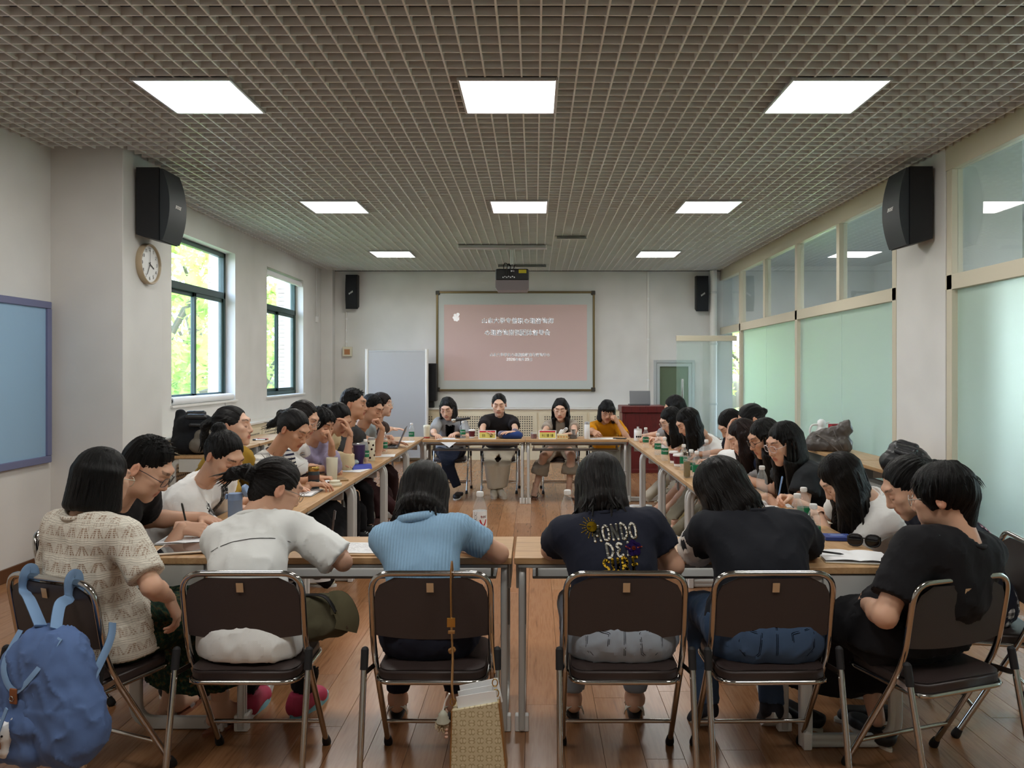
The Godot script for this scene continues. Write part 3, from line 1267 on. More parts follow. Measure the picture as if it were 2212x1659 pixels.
	for q in [["山东大学专兼职心理咨询师", 1040.5, 698.0, 11.6, 13.02, 0.0085], ["心理咨询案例团体督导会", 1047.0, 723.5, 11.6, 12.95, 0.0085], ["山东大学学生心理健康教育与咨询中心", 1058.0, 769.5, 7.0, 7.68, 0.0048]]:
		var p := at(q[1], q[2], 13.5) - t.position
		write_han(g, q[0], Vector2(p.x, p.y), q[3] * px, q[4] * px, q[5], 0.0418)
	var dx := 1094.0
	for ch in ["2026", "年", "6", "月", "25", "日"]:
		if String(ch).is_valid_int():
			var p := at(dx + 2.35 * String(ch).length(), 776.2, 13.5) - t.position
			g.add(letters(ch, 6.4 * px, 0.001, true), Transform3D(Basis.IDENTITY, Vector3(p.x, p.y, 0.0415)))
			dx += 4.75 * String(ch).length()
		else:
			var p := at(dx + 0.5, 779.5, 13.5) - t.position
			write_han(g, ch, Vector2(p.x, p.y), 6.4 * px, 0, 0.005, 0.0418)
			dx += 8.0
	obj("slide_lettering", g, M.bright, sl)
	g = G.new()  # a spiral fan emblem
	var lc := at(987, 687, 13.5) - t.position
	for j in 7:
		var a0 := deg_to_rad(75 + j * 48)
		var r := (11.5 - j * 1.05) * px
		var pts := PackedVector2Array([Vector2(lc.x + 0.008, lc.y - 0.008)])
		for s in 9:
			var a := a0 + deg_to_rad(-20 + s * 5.2)
			var rr := r * (0.86 + 0.14 * sin(PI * s / 8.0))
			pts.append(Vector2(lc.x, lc.y) + Vector2(cos(a), sin(a)) * rr)
		g.prism(pts, 0.041, 0.0418)
	obj("emblem", g, M.bright, sl)
	# ---- projector on its pole
	t = thing("projector", "dark ceiling projector hanging on a white pole before the board", "projector", Vector3(-0.325, 2.71, -11.2))
	g = G.new()
	g.box(Vector3(0, 0.225, 0), Vector3(0.48, 0.17, 0.36), 0.02)
	obj("housing", g, M.black, t)
	g = G.new()
	var pp := PackedVector2Array([Vector2(-0.215, 0.0), Vector2(0.215, 0.0), Vector2(0.24, 0.04), Vector2(0.24, 0.145), Vector2(-0.24, 0.145), Vector2(-0.24, 0.04)])
	g.prism(pp, -0.18, 0.182)
	obj("front_cover", g, mat(rgb(120, 110, 112), 0.45), t)
	g = G.new()
	g.tube(PackedVector3Array([Vector3(-0.01, 0.32, -0.02), Vector3(-0.01, CEIL - 2.71 + 0.02, -0.02)]), 0.022, 14)
	g.box(Vector3(-0.01, 0.34, -0.02), Vector3(0.12, 0.05, 0.12), 0.01)
	obj("ceiling_pole", g, M.white, t)
	g = G.new()
	g.box(Vector3(0.15, 0.27, 0.181), Vector3(0.11, 0.05, 0.002), 0.0)
	var st := obj("sticker", g, mat(rgb(206, 190, 40), 0.6), t)
	g = G.new()
	g.box(Vector3(0.005, 0.275, 0.183), Vector3(0.05, 0.02, 0.008), 0.002)
	for j in 7:
		g.lathe([Vector2(0.009, 0), Vector2(0.009, 0.006)], 10, Transform3D(Basis(Vector3.RIGHT, PI / 2), Vector3(-0.13 + j * 0.027, 0.185 + (j % 2) * 0.012, 0.178)))
	obj("ports", g, M.alu, t)
	g = G.new()
	for j in 4:
		g.tube(smooth_path([Vector3(-0.02 + j * 0.01, 0.36, 0.02), Vector3(-0.1 + j * 0.05, 0.40 - j * 0.01, 0.1), Vector3(-0.12 + j * 0.05, 0.33, 0.2), Vector3(-0.1 + j * 0.03, 0.2, 0.19)], 6), 0.006, 6)
	obj("cable", g, M.dark, t)
	# ---- rail and access flaps in the ceiling grid
	var a := at(990, 530, 10.75)
	var b := at(1180, 530, 10.75)
	t = thing("ceiling_rail", "long silver rail fixed under the ceiling grid before the projector", "rail", Vector3((a.x + b.x) / 2, CEIL - 0.05, -10.75))
	g = G.new()
	g.box(Vector3(0, 0.022, 0), Vector3(b.x - a.x, 0.045, 0.13), 0.006)
	obj("profile", g, M.alu, t)
	g = G.new()
	for s in [-1, 1]:
		g.box(Vector3(s * (b.x - a.x) / 2, 0.022, 0), Vector3(0.02, 0.05, 0.14), 0.004)
	obj("end_cap", g, M.white, t)
	for q in [[1235, 510, 9.98, "beige access flap hanging open in the ceiling grid, right of the rail", 0.39], [1128, 573, 12.7, "beige access flap in the ceiling grid above the projector", 0.8]]:
		var p := at(q[0], q[1], q[2])
		t = thing("ceiling_flap", q[3], "ceiling panel", Vector3(p.x, CEIL - 0.06, p.z))
		g = G.new()
		g.bar(Vector3(-q[4] / 2, 0.03, 0.0), Vector3(q[4] / 2, 0.03, 0.0), 0.16, 0.012, Vector3(0, 1, 0.45))
		obj("flap", g, M.slat, t)
		g = G.new()
		for s in [-1, 1]:
			g.bar(Vector3(s * q[4] * 0.45, 0.06, -0.05), Vector3(s * q[4] * 0.45, 0.035, 0.05), 0.012, 0.006)
		obj("hanger", g, M.slat, t)
	# ---- conduits, pipe, sockets
	for q in [["cable_conduit", 1400, "white cable conduit running down back wall right of the board", 0.035, 3.3, 0.91], ["cable_conduit", 748, "white cable conduit running down back wall to the small alarm box", 0.02, 2.6, 1.93]]:
		var p := at(q[1], 700, 13.53)
		t = thing(q[0], q[2], "conduit", Vector3(p.x, q[5], -13.55))
		g = G.new()
		g.box(Vector3(0, (q[4] - q[5]) / 2, 0.012), Vector3(q[3], q[4] - q[5], 0.022), 0.003)
		obj("channel", g, M.ledge, t)
		g = G.new()
		for j in 3:
			g.box(Vector3(0, (q[4] - q[5]) * (0.2 + 0.3 * j), 0.013), Vector3(q[3] + 0.006, 0.03, 0.026), 0.002)
		obj("clip", g, M.white, t)
	t = thing("alarm_box", "small square white box with orange window on back wall", "alarm box", at(750, 770, 13.5))
	g = G.new()
	g.box(Vector3(0, 0.085, -0.02), Vector3(0.165, 0.17, 0.06), 0.006)
	obj("housing", g, M.cream, t)
	g = G.new()
	g.box(Vector3(0, 0.08, 0.011), Vector3(0.1, 0.095, 0.004), 0.001)
	obj("window", g, mat(rgb(176, 120, 76), 0.3), t)
	t = thing("corner_pipe", "white riser pipe standing in the corner behind the open glass door", "pipe", Vector3(3.13, 0.0, -13.42))
	g = G.new()
	g.tube(PackedVector3Array([Vector3.ZERO, Vector3(0, 3.30, 0)]), 0.062, 20)
	obj("pipe", g, M.ledge, t)
	g = G.new()
	for y in [0.95, 2.0, 2.9]:
		g.lathe([Vector2(0.066, y), Vector2(0.07, y + 0.01), Vector2(0.07, y + 0.03), Vector2(0.066, y + 0.04)], 20)
	obj("clamp", g, M.steel, t)
	t = thing("wall_socket", "small white socket with cable near back end of window wall", "socket", Vector3(-3.74, 2.43, -13.1))
	t.basis = facing(Vector3.ZERO, Vector3.RIGHT).basis
	g = G.new()
	g.box(Vector3(0, 0, 0.02), Vector3(0.07, 0.1, 0.04), 0.005)
	obj("plate", g, M.white, t)
	g = G.new()
	g.tube(PackedVector3Array([Vector3(0, 0.05, 0.01), Vector3(-0.01, 0.87, 0.008)]), 0.006, 6)
	obj("cable", g, M.white, t)
	# ---- roller blind at the far window, paper roll on the near sill
	t = thing("roller_blind", "rolled-up white blind at top of the farther window", "blind", Vector3(-3.79, 2.945, -11.54))
	g = G.new()
	g.tube(PackedVector3Array([Vector3(0, 0, -0.80), Vector3(0, 0, 0.80)]), 0.042, 16)
	obj("roll", g, M.blind, t)
	g = G.new()
	for s in [-1, 1]:
		g.box(Vector3(0, 0.01, s * 0.815), Vector3(0.08, 0.1, 0.02), 0.004)
	obj("bracket", g, M.white, t)
	t = thing("paper_roll", "long white rolled-up poster lying on sill of the nearer window", "paper roll", Vector3(-3.77, 1.19, -8.72))
	g = G.new()
	var rp := PackedVector2Array()
	for j in 40:
		var r := 0.042 - 0.0006 * j
		rp.append(Vector2(cos(j * 0.42) * r, 0.043 + sin(j * 0.42) * r))
	g.tube(PackedVector3Array([Vector3(0, 0.043, -0.80), Vector3(0, 0.043, 0.80)]), 0.042, 18)
	obj("roll", g, M.paper, t)
	g = G.new()
	g.lathe([Vector2(0.03, 0), Vector2(0.03, 0.004)], 14, Transform3D(Basis(Vector3.RIGHT, PI / 2), Vector3(0, 0.043, 0.80)))
	obj("open_end", g, M.dark, t)
	for q in [[-0.45, 0], [0.35, 0]]:
		g = G.new()
		g.lathe([Vector2(0.0435, -0.02), Vector2(0.0435, 0.02)], 18, Transform3D(Basis(Vector3.RIGHT, PI / 2), Vector3(0, 0.043, q[0])), false)
		obj("tape_band", g, M.blind, t)


# ------------------------------------------------------------------ furniture
func leg_profile() -> PackedVector2Array:  # a flat oval tube with a groove down its face
	return PackedVector2Array([Vector2(-0.027, -0.008), Vector2(-0.02, -0.014), Vector2(-0.006, -0.014), Vector2(0.0, -0.009), Vector2(0.006, -0.014), Vector2(0.02, -0.014), Vector2(0.027, -0.008), Vector2(0.027, 0.008), Vector2(0.02, 0.014), Vector2(-0.02, 0.014), Vector2(-0.027, 0.008)])


func make_table(label: String) -> Node3D:  # length along x, 0.42 deep; the writing side is +z
	var t := thing("folding_table", label, "table", Vector3.ZERO, 0.0, "training tables set in a rectangle")
	var g := G.new()
	g.box(Vector3(0, 0.735, 0), Vector3(1.196, 0.03, 0.42), 0.004)
	obj("tabletop", g, M.oak_x, t)
	g = G.new()
	g.box(Vector3(0, 0.695, -0.05), Vector3(1.06, 0.05, 0.05), 0.004)
	g.box(Vector3(0, 0.712, -0.195), Vector3(1.16, 0.014, 0.022), 0.002)
	obj("beam", g, M.steel_dim, t)
	g = G.new()
	g.box(Vector3(0, 0.60, 0.13), Vector3(1.04, 0.012, 0.2), 0.003)
	for s in [-1, 1]:
		g.box(Vector3(s * 0.5, 0.66, 0.13), Vector3(0.01, 0.12, 0.18), 0.002)
	obj("book_shelf", g, M.steel_dim, t)
	for s in [-1, 1]:
		var x: float = s * 0.565
		g = G.new()
		g.sweep(bend([Vector3(x, 0.012, -0.185), Vector3(x, 0.70, -0.185), Vector3(x, 0.70, 0.13)], 0.09), leg_profile(), Vector3.RIGHT)
		var lg := obj("leg", g, M.steel, t)
		g = G.new()
		g.box(Vector3(x, 0.035, -0.185), Vector3(0.06, 0.07, 0.036), 0.004)
		obj("foot_cap", g, M.white, lg)
		g = G.new()
		g.sweep(bend([Vector3(x, 0.03, -0.17), Vector3(x, 0.03, 0.185), Vector3(x, 0.34, 0.185)], 0.09), leg_profile(), Vector3.RIGHT)
		lg = obj("leg", g, M.steel, t)
		g = G.new()
		g.box(Vector3(x, 0.66, 0.13), Vector3(0.02, 0.09, 0.12), 0.006)
		g.box(Vector3(x, 0.50, 0.175), Vector3(0.03, 0.36, 0.022), 0.004)
		obj("hinge_plate", g, M.steel_dim, lg)
		g = G.new()
		g.box(Vector3(s * 0.586, 0.655, 0.03), Vector3(0.012, 0.125, 0.30), 0.004)
		obj("end_panel", g, M.steel, t)
	return t


func make_chair(label: String) -> Node3D:  # the sitter faces -z
	var t := thing("folding_chair", label, "chair")
	var g := G.new()
	var wx := 0.222
	# upper frame: an inverted U of chrome tube
	var side := [Vector3(0, 0.0, -0.205), Vector3(0, 0.40, 0.035), Vector3(0, 0.52, 0.095), Vector3(0, 0.80, 0.145)]
	var pts := []
	for s in [-1, 1]:
		var col := []
		for p in side.slice(1):
			col.append(Vector3(s * wx, p.y, p.z))
		if s == 1:
			col.reverse()
		pts.append_array(col)
	g.tube(bend(pts, 0.075, 7), 0.0115, 12)
	obj("back_frame", g, M.chrome, t)
	for s in [-1, 1]:
		g = G.new()
		g.tube(PackedVector3Array([Vector3(s * wx, 0.03, -0.187), Vector3(s * wx, 0.41, 0.04)]), 0.0115, 12)
		var lg := obj("leg", g, M.chrome, t)
		g = G.new()
		g.lathe([Vector2(0.012, 0.0), Vector2(0.017, 0.004), Vector2(0.018, 0.018), Vector2(0.0145, 0.042)], 14, Transform3D(Basis(Vector3.RIGHT, 0.5), Vector3(s * wx, 0.0, -0.205)))
		obj("rubber_foot", g, M.rubber, lg)
		g = G.new()
		var xo: float = s * (wx + 0.024)
		g.tube(PackedVector3Array([Vector3(xo, 0.03, 0.235), Vector3(xo, 0.50, 0.135)]), 0.0115, 12)
		lg = obj("leg", g, M.chrome, t)
		g = G.new()
		g.lathe([Vector2(0.012, 0.0), Vector2(0.017, 0.004), Vector2(0.018, 0.018), Vector2(0.0145, 0.042)], 14, Transform3D(Basis(Vector3.RIGHT, -0.2), Vector3(xo, 0.0, 0.243)))
		obj("rubber_foot", g, M.rubber, lg)
		g = G.new()
		g.tube(PackedVector3Array([Vector3(xo, 0.445, 0.147), Vector3(xo, 0.515, 0.132)]), 0.0145, 12)
		g.lathe([Vector2(0.0145, 0), Vector2(0.011, 0.008), Vector2(0.004, 0.012)], 12, Transform3D(Basis.IDENTITY, Vector3(xo, 0.513, 0.132)))
		obj("pivot_sleeve", g, M.rubber, lg)
		g = G.new()
		g.bar(Vector3(xo, 0.43, 0.148), Vector3(s * wx, 0.43, 0.05), 0.004, 0.022)
		obj("hinge_link", g, M.chrome, lg)
	g = G.new()
	g.tube(PackedVector3Array([Vector3(-wx, 0.13, -0.127), Vector3(wx, 0.13, -0.127)]), 0.0085, 10)
	obj("crossbar", g, M.chrome, t)
	g = G.new()
	g.tube(PackedVector3Array([Vector3(-wx - 0.024, 0.10, 0.22), Vector3(wx + 0.024, 0.10, 0.22)]), 0.0085, 10)
	obj("crossbar", g, M.chrome, t)
	# backrest panel: slightly hollow, following the frame's round corners
	g = G.new()
	var nx := 16
	var ny := 8
	for f in 2:
		var k := g.v.size()
		for y in ny + 1:
			for x in nx + 1:
				var u := -1.0 + 2.0 * x / nx
				var vv := float(y) / ny
				var hw := 0.211
				var yy := 0.558 + vv * 0.226
				if vv > 0.62:
					var e := (vv - 0.62) / 0.38
					hw = 0.211 - 0.075 * (1.0 - sqrt(maxf(0.0, 1.0 - e * e)))
				var dz := 0.018 * (1.0 - u * u)
				var lowc := -0.012 * (1.0 - u * u) * (1.0 - vv)
				var rnd := 0.006 * (pow(absf(u), 8) + pow(absf(2 * vv - 1), 8))
				var th: float = (0.011 - minf(rnd, 0.010)) * (1 if f == 0 else -1)
				g.vert(Vector3(u * hw, yy + lowc, 0.095 + (yy - 0.52) * 0.179 - dz * (-1.0) * 0.6 + th), Vector3(0, 0, 1 if f == 0 else -1), Vector2(u, vv))
		for y in ny:
			for x in nx:
				var a := k + y * (nx + 1) + x
				if f == 0:
					g.face(a, a + 1, a + nx + 2, a + nx + 1)
				else:
					g.face(a + nx + 1, a + nx + 2, a + 1, a)
	var hh := (nx + 1) * (ny + 1)
	for x in nx:
		for y in [0, ny]:
			var a: int = y * (nx + 1) + x
			if y == 0:
				g.face(a + hh, a + hh + 1, a + 1, a)
			else:
				g.face(a, a + 1, a + hh + 1, a + hh)
	for y in ny:
		for x in [0, nx]:
			var a: int = y * (nx + 1) + x
			var b: int = a + nx + 1
			if x == 0:
				g.face(a, b, b + hh, a + hh)
			else:
				g.face(a + hh, b + hh, b, a)
	var br := obj("backrest", g, M.vinyl, t)
	g = G.new()
	g.box(Vector3(0.0, 0.752, 0.1625), Vector3(0.026, 0.036, 0.0012), 0.0, Basis(Vector3.RIGHT, 0.176))
	obj("paper_tag", g, M.tape, br)
	# seat: cushion with a piped edge in a chrome tray rim
	g = G.new()
	var outline := round_rect(0.40, 0.36, 0.055, 6)
	var rings := [[0.965, 0.402], [1.0, 0.408], [1.005, 0.428], [0.985, 0.440], [0.995, 0.4425], [0.97, 0.447], [0.85, 0.454], [0.5, 0.457], [0.0, 0.457]]
	for j in rings.size() - 1:
		var k := g.v.size()
		for e in [j, j + 1]:
			for p in outline:
				var r0: Array = rings[e]
				var nn := Vector3(p.x * 1.0, 0.0, p.y).normalized() if e < 3 else Vector3(p.x * 0.5, 0.6, p.y * 0.5).normalized() if e < 6 else Vector3.UP
				g.vert(Vector3(p.x * r0[0], r0[1], -0.035 + p.y * r0[0]), nn)
		var q := outline.size()
		for s in q:
			g.face(k + (s + 1) % q, k + s, k + q + s, k + q + (s + 1) % q)
	obj("seat", g, M.vinyl, t)
	g = G.new()
	var rim := []
	for p in round_rect(0.408, 0.368, 0.058, 5):
		rim.append(Vector3(p.x, 0.398, -0.035 + p.y))
	g.tube(PackedVector3Array(rim), 0.009, 8, true)
	g.box(Vector3(0, 0.397, -0.035), Vector3(0.39, 0.006, 0.35), 0.0)
	obj("seat_frame", g, M.chrome, t)
	return t


func furniture():
	# ---- tables in a long rectangle
	var t0 := make_table("light oak folding table of the near row, left of its joint")
	t0.position = Vector3(-0.697, 0, -3.49)
	t0.rotation.y = PI
	copy(t0, Vector3(0.51, 0, -3.49), PI, "light oak folding table of the near row, right of its joint")
	copy(t0, Vector3(-0.71, 0, -9.11), PI, "light oak folding table before the speakers, under the paper and first name plate")
	copy(t0, Vector3(0.49, 0, -9.11), PI, "light oak folding table before the speakers, under tissue box and white flask")
	var who := ["at the near left corner, under the tablet and green notebook", "on the window side, under the cream tumbler and patterned flask", "on the window side, under the purple tumbler", "on the window side, under the open laptop", "on the window side, farthest, beside the speakers' table"]
	for j in 5:
		copy(t0, Vector3(-1.54, 0, -(3.88 + 1.2 * j)), -PI / 2, "light oak folding table " + who[j])
	who = ["at the near right corner, under open notebook and sunglasses", "on the partition side, under the pair of bottles", "on the partition side, under the two paper cups", "on the partition side, under the first pair of green-label bottles", "on the partition side, farthest, under the white mug"]
	for j in 5:
		copy(t0, Vector3(1.30, 0, -(3.72 + 1.2 * j)), PI / 2, "light oak folding table " + who[j])
	copy(t0, Vector3(-3.24, 0, -7.82), PI / 2, "light oak side table by the window wall, holding bags")
	copy(t0, Vector3(-3.24, 0, -9.06), PI / 2, "light oak side table by the window wall, holding marker pens")
	copy(t0, Vector3(3.02, 0, -6.25), -PI / 2, "light oak side table by the white pillar, holding black backpack and pouch")
	copy(t0, Vector3(3.02, 0, -7.47), -PI / 2, "light oak side table by the partition, holding grey tote and vacuum jug")
	# ---- chairs
	var c0 := make_chair("brown folding chair behind the blue ribbed polo, tan handbag hung on it")
	c0.set_meta("group", "brown vinyl folding chairs")
	c0.position = Vector3(-0.385, 0, -2.98)
	var list := [
		[-1.085, -2.98, 0.0, "brown folding chair under the white blouse, second from left in the near row"],
		[0.338, -2.98, 0.0, "brown folding chair behind the navy tee with the printed back"],
		[0.885, -2.98, 0.02, "brown folding chair behind the dark tee and blue jeans"],
		[-1.70, -2.90, -0.38, "brown folding chair at the near left, blue backpack hung on it"],
		[1.50, -2.90, 0.33, "brown folding chair at the near right, under the black dress"],
		[-2.18, -3.75, -PI / 2 + 0.1, "brown folding chair at the far left edge, behind the man in black"],
		[2.02, -3.42, PI / 2 - 0.2, "brown folding chair at the right edge, behind the navy tee with pink letters"]]
	for q in list:
		copy(c0, Vector3(q[0], 0, q[1]), q[2], q[3])
	var dl := [4.30, 4.78, 5.2, 5.6, 6.0, 6.5, 6.98, 7.6, 8.3]
	var wl := ["white shirt and scarf", "mustard blouse", "striped top", "woman half hidden beside stripes", "lilac jacket", "cream cardigan", "man in dark grey", "man in grey polo", "farthest person in brown"]
	for j in dl.size():
		copy(c0, Vector3(-2.13, 0, -dl[j]), -PI / 2, "brown folding chair on window side under the " + wl[j])
	dl = [4.1, 4.72, 5.2, 5.66, 6.15, 6.7, 7.3, 7.9, 8.6]
	wl = ["white tee and long wavy hair", "black tee and clear glasses", "navy top", "auburn hair and white shirt", "black bun", "woman resting her forehead on her hand", "white tee with back print", "cream top", "farthest woman on the partition side"]
	for j in dl.size():
		copy(c0, Vector3(1.90, 0, -dl[j]), PI / 2, "brown folding chair on the partition side under the " + wl[j])
	for q in [[-1.08, "grey cardigan"], [-0.45, "black top and beige trousers"], [0.33, "linen dress"], [0.93, "mustard tee"]]:
		copy(c0, Vector3(q[0], 0, -9.85), PI, "brown folding chair of the speakers' row under the " + q[1])
	# ---- lectern
	var t := thing("lectern", "dark red wooden lectern right of the speakers, laptop on it", "lectern", Vector3(1.65, 0, -11.85))
	var g := G.new()
	g.box(Vector3(0, 0.46, 0), Vector3(0.56, 0.90, 0.42), 0.006)
	obj("body", g, M.red_wood, t)
	g = G.new()
	g.box(Vector3(0, 0.965, 0.0), Vector3(0.67, 0.10, 0.52), 0.008)
	obj("top", g, M.red_wood, t)
	for s in [-1, 1]:
		g = G.new()
		g.box(Vector3(s * 0.30, 0.46, 0.03), Vector3(0.045, 0.90, 0.40), 0.006)
		obj("side_panel", g, M.red_wood, t)
	g = G.new()
	g.box(Vector3(0, 0.03, 0.02), Vector3(0.62, 0.06, 0.46), 0.006)
	obj("plinth", g, M.red_wood, t)
	g = G.new()
	for s in [-1, 1]:
		g.lathe([Vector2(0.006, 0), Vector2(0.004, 0.003)], 8, Transform3D(Basis(Vector3.RIGHT, PI / 2), Vector3(s * 0.28, 0.955, 0.26)))
	obj("screw_cap", g, M.chrome, t)
	# ---- mobile whiteboard
	var a := at(791, 757, 13.0)
	var b := at(921, 757, 13.0)
	t = thing("mobile_whiteboard", "tall grey mobile whiteboard on castors at the left of back wall", "whiteboard", Vector3((a.x + b.x) / 2, 0, -13.05))
	var w := b.x - a.x
	g = G.new()
	g.box(Vector3(0, 0.98, 0), Vector3(w - 0.06, 1.80, 0.02), 0.002)
	obj("panel", g, mat(rgb(178, 180, 181), 0.3), t)
	for s in [-1, 1]:
		g = G.new()
		g.tube(PackedVector3Array([Vector3(s * w / 2, 0.06, 0), Vector3(s * w / 2, 1.92, 0)]), 0.03, 16)
		obj("post", g, M.ledge, t)
		g = G.new()
		g.bar(Vector3(s * w / 2, 0.075, -0.12), Vector3(s * w / 2, 0.075, 0.14), 0.035, 0.03)
		var ft := obj("foot", g, M.ledge, t)
		g = G.new()
		for z in [-0.1, 0.12]:
			g.lathe([Vector2(0.026, -0.012), Vector2(0.03, -0.006), Vector2(0.03, 0.006), Vector2(0.026, 0.012)], 16, Transform3D(Basis(Vector3.BACK, PI / 2), Vector3(s * w / 2, 0.03, z)))
		obj("castor", g, M.rubber, ft)
	g = G.new()
	for y in [0.075, 1.885]:
		g.box(Vector3(0, y, 0), Vector3(w - 0.06, 0.025, 0.03), 0.004)
	obj("frame_rail", g, M.alu, t)


# ------------------------------------------------------------------ bodies: a field of joined, tapering limbs, meshed as surface nets
class Fld:
	var o: Vector3
	var h: float
	var nx: int
	var ny: int
	var nz: int
	var f := PackedFloat32Array()

	func _init(lo: Vector3, hi: Vector3, cell: float) -> void:
		h = cell
		o = lo
		nx = int((hi.x - lo.x) / h) + 2
		ny = int((hi.y - lo.y) / h) + 2
		nz = int((hi.z - lo.z) / h) + 2
		f.resize(nx * ny * nz)
		f.fill(99.0)

	func cap(a: Vector3, b: Vector3, ra: float, rb: float, k := 0.03, fl := Vector3.ZERO, fs := 1.0) -> void:
		var m := maxf(ra, rb) + k + 2.0 * h
		var lo := Vector3(minf(a.x, b.x) - m, minf(a.y, b.y) - m, minf(a.z, b.z) - m) - o
		var hi := Vector3(maxf(a.x, b.x) + m, maxf(a.y, b.y) + m, maxf(a.z, b.z) + m) - o
		var x0 := maxi(0, int(lo.x / h))
		var x1 := mini(nx, int(hi.x / h) + 2)
		var y0 := maxi(0, int(lo.y / h))
		var y1 := mini(ny, int(hi.y / h) + 2)
		var z0 := maxi(0, int(lo.z / h))
		var z1 := mini(nz, int(hi.z / h) + 2)
		var ba := b - a
		var g := fs - 1.0
		ba += fl * (ba.dot(fl) * g)
		var inv := 1.0 / maxf(ba.length_squared(), 1e-9)
		var dr := rb - ra
		var st := Vector3(h, 0, 0)
		st += fl * (st.dot(fl) * g)
		var k4 := 0.25 / maxf(k, 1e-6)
		var arr := f
		for iz in range(z0, z1):
			for iy in range(y0, y1):
				var idx := (iz * ny + iy) * nx + x0
				var p := Vector3(o.x + x0 * h, o.y + iy * h, o.z + iz * h) - a
				p += fl * (p.dot(fl) * g)
				for ix in range(x0, x1):
					var t := clampf(p.dot(ba) * inv, 0.0, 1.0)
					var d := (p - ba * t).length() - ra - dr * t
					var e := arr[idx]
					var w := k - absf(d - e)
					if w > 0.0:
						arr[idx] = minf(d, e) - w * w * k4
					elif d < e:
						arr[idx] = d
					idx += 1
					p += st
		f = arr

	func ell(c: Vector3, r: Vector3, bas := Basis.IDENTITY, k := 0.02, cut := false) -> void:
		var rm := maxf(r.x, maxf(r.y, r.z))
		var m := rm + k + 2.0 * h
		var lo := c - Vector3.ONE * m - o
		var hi := c + Vector3.ONE * m - o
		var x0 := maxi(0, int(lo.x / h))
		var x1 := mini(nx, int(hi.x / h) + 2)
		var y0 := maxi(0, int(lo.y / h))
		var y1 := mini(ny, int(hi.y / h) + 2)
		var z0 := maxi(0, int(lo.z / h))
		var z1 := mini(nz, int(hi.z / h) + 2)
		var iv := bas.transposed()
		var ri := Vector3(1.0 / r.x, 1.0 / r.y, 1.0 / r.z)
		var ri2 := ri * ri
		var st := iv * Vector3(h, 0, 0)
		var k4 := 0.25 / maxf(k, 1e-6)
		var arr := f
		for iz in range(z0, z1):
			for iy in range(y0, y1):
				var idx := (iz * ny + iy) * nx + x0
				var p := iv * (Vector3(o.x + x0 * h, o.y + iy * h, o.z + iz * h) - c)
				for ix in range(x0, x1):
					var k0 := (p * ri).length()
					var d := k0 * (k0 - 1.0) / maxf((p * ri2).length(), 1e-4)
					var e := arr[idx]
					if cut:
						d = -d
						var w := k - absf(d - e)
						if w > 0.0:
							arr[idx] = maxf(d, e) + w * w * k4
						elif d > e:
							arr[idx] = d
					else:
						var w := k - absf(d - e)
						if w > 0.0:
							arr[idx] = minf(d, e) - w * w * k4
						elif d < e:
							arr[idx] = d
					idx += 1
					p += st
		f = arr

	func clip(q: Vector3, n: Vector3, near := 9.0) -> void:  # removes what lies beyond the plane, within a distance of q
		var arr := f
		var idx := 0
		for iz in nz:
			for iy in ny:
				var p := Vector3(o.x, o.y + iy * h, o.z + iz * h) - q
				var d := p.dot(n)
				var dn := n.x * h
				var yz := p.y * p.y + p.z * p.z
				if yz > near * near or (d < -3 * h and d + dn * nx < -3 * h):
					idx += nx
					continue
				var x := p.x
				for ix in nx:
					if d > arr[idx] and (near > 8.0 or x * x + yz < near * near):
						arr[idx] = d
					d += dn
					x += h
					idx += 1
		f = arr

	func mesh(g: G) -> void:
		var arr := f
		var lim := 1.8 * h
		var cv := PackedInt32Array()
		cv.resize(arr.size())
		cv.fill(-1)
		var sx := 1
		var sy := nx
		var sz := nx * ny
		var offs := [[sy, sz], [sz, sx], [sx, sy]]
		var step := [sx, sy, sz]
		for z in range(1, nz - 1):
			for y in range(1, ny - 1):
				var idx := z * sz + y * sy
				for x in range(1, nx - 1):
					idx += 1
					var a := arr[idx]
					if a > lim or a < -lim:
						continue
					var neg := a < 0.0
					for ax in 3:
						if neg == (arr[idx + step[ax]] < 0.0):
							continue
						var u: int = offs[ax][0]
						var w: int = offs[ax][1]
						var q0 := idx - u - w
						var q1 := idx - w
						var q3 := idx - u
						var i0 := cv[q0]
						if i0 < 0:
							i0 = _cell(g, q0)
							cv[q0] = i0
						var i1 := cv[q1]
						if i1 < 0:
							i1 = _cell(g, q1)
							cv[q1] = i1
						var i2 := cv[idx]
						if i2 < 0:
							i2 = _cell(g, idx)
							cv[idx] = i2
						var i3 := cv[q3]
						if i3 < 0:
							i3 = _cell(g, q3)
							cv[q3] = i3
						if neg:
							g.i.append_array([i0, i2, i1, i0, i3, i2])
						else:
							g.i.append_array([i0, i1, i2, i0, i2, i3])

	func _cell(g: G, c: int) -> int:
		var sz := nx * ny
		var a0 := f[c]
		var a1 := f[c + 1]
		var a2 := f[c + nx]
		var a3 := f[c + nx + 1]
		var a4 := f[c + sz]
		var a5 := f[c + sz + 1]
		var a6 := f[c + sz + nx]
		var a7 := f[c + sz + nx + 1]
		var gr := Vector3(a1 + a3 + a5 + a7 - a0 - a2 - a4 - a6, a2 + a3 + a6 + a7 - a0 - a1 - a4 - a5, a4 + a5 + a6 + a7 - a0 - a1 - a2 - a3) * 0.25
		var m := (a0 + a1 + a2 + a3 + a4 + a5 + a6 + a7) * 0.125
		var s := gr * (-m / maxf(gr.length_squared(), 1e-9))
		s = s.clamp(Vector3.ONE * -0.5, Vector3.ONE * 0.5)
		var x := c % nx
		var r := c / nx
		var p := o + (Vector3(x, r % ny, r / ny) + Vector3.ONE * 0.5 + s) * h
		return g.vert(p, gr.normalized(), Vector2.ZERO)

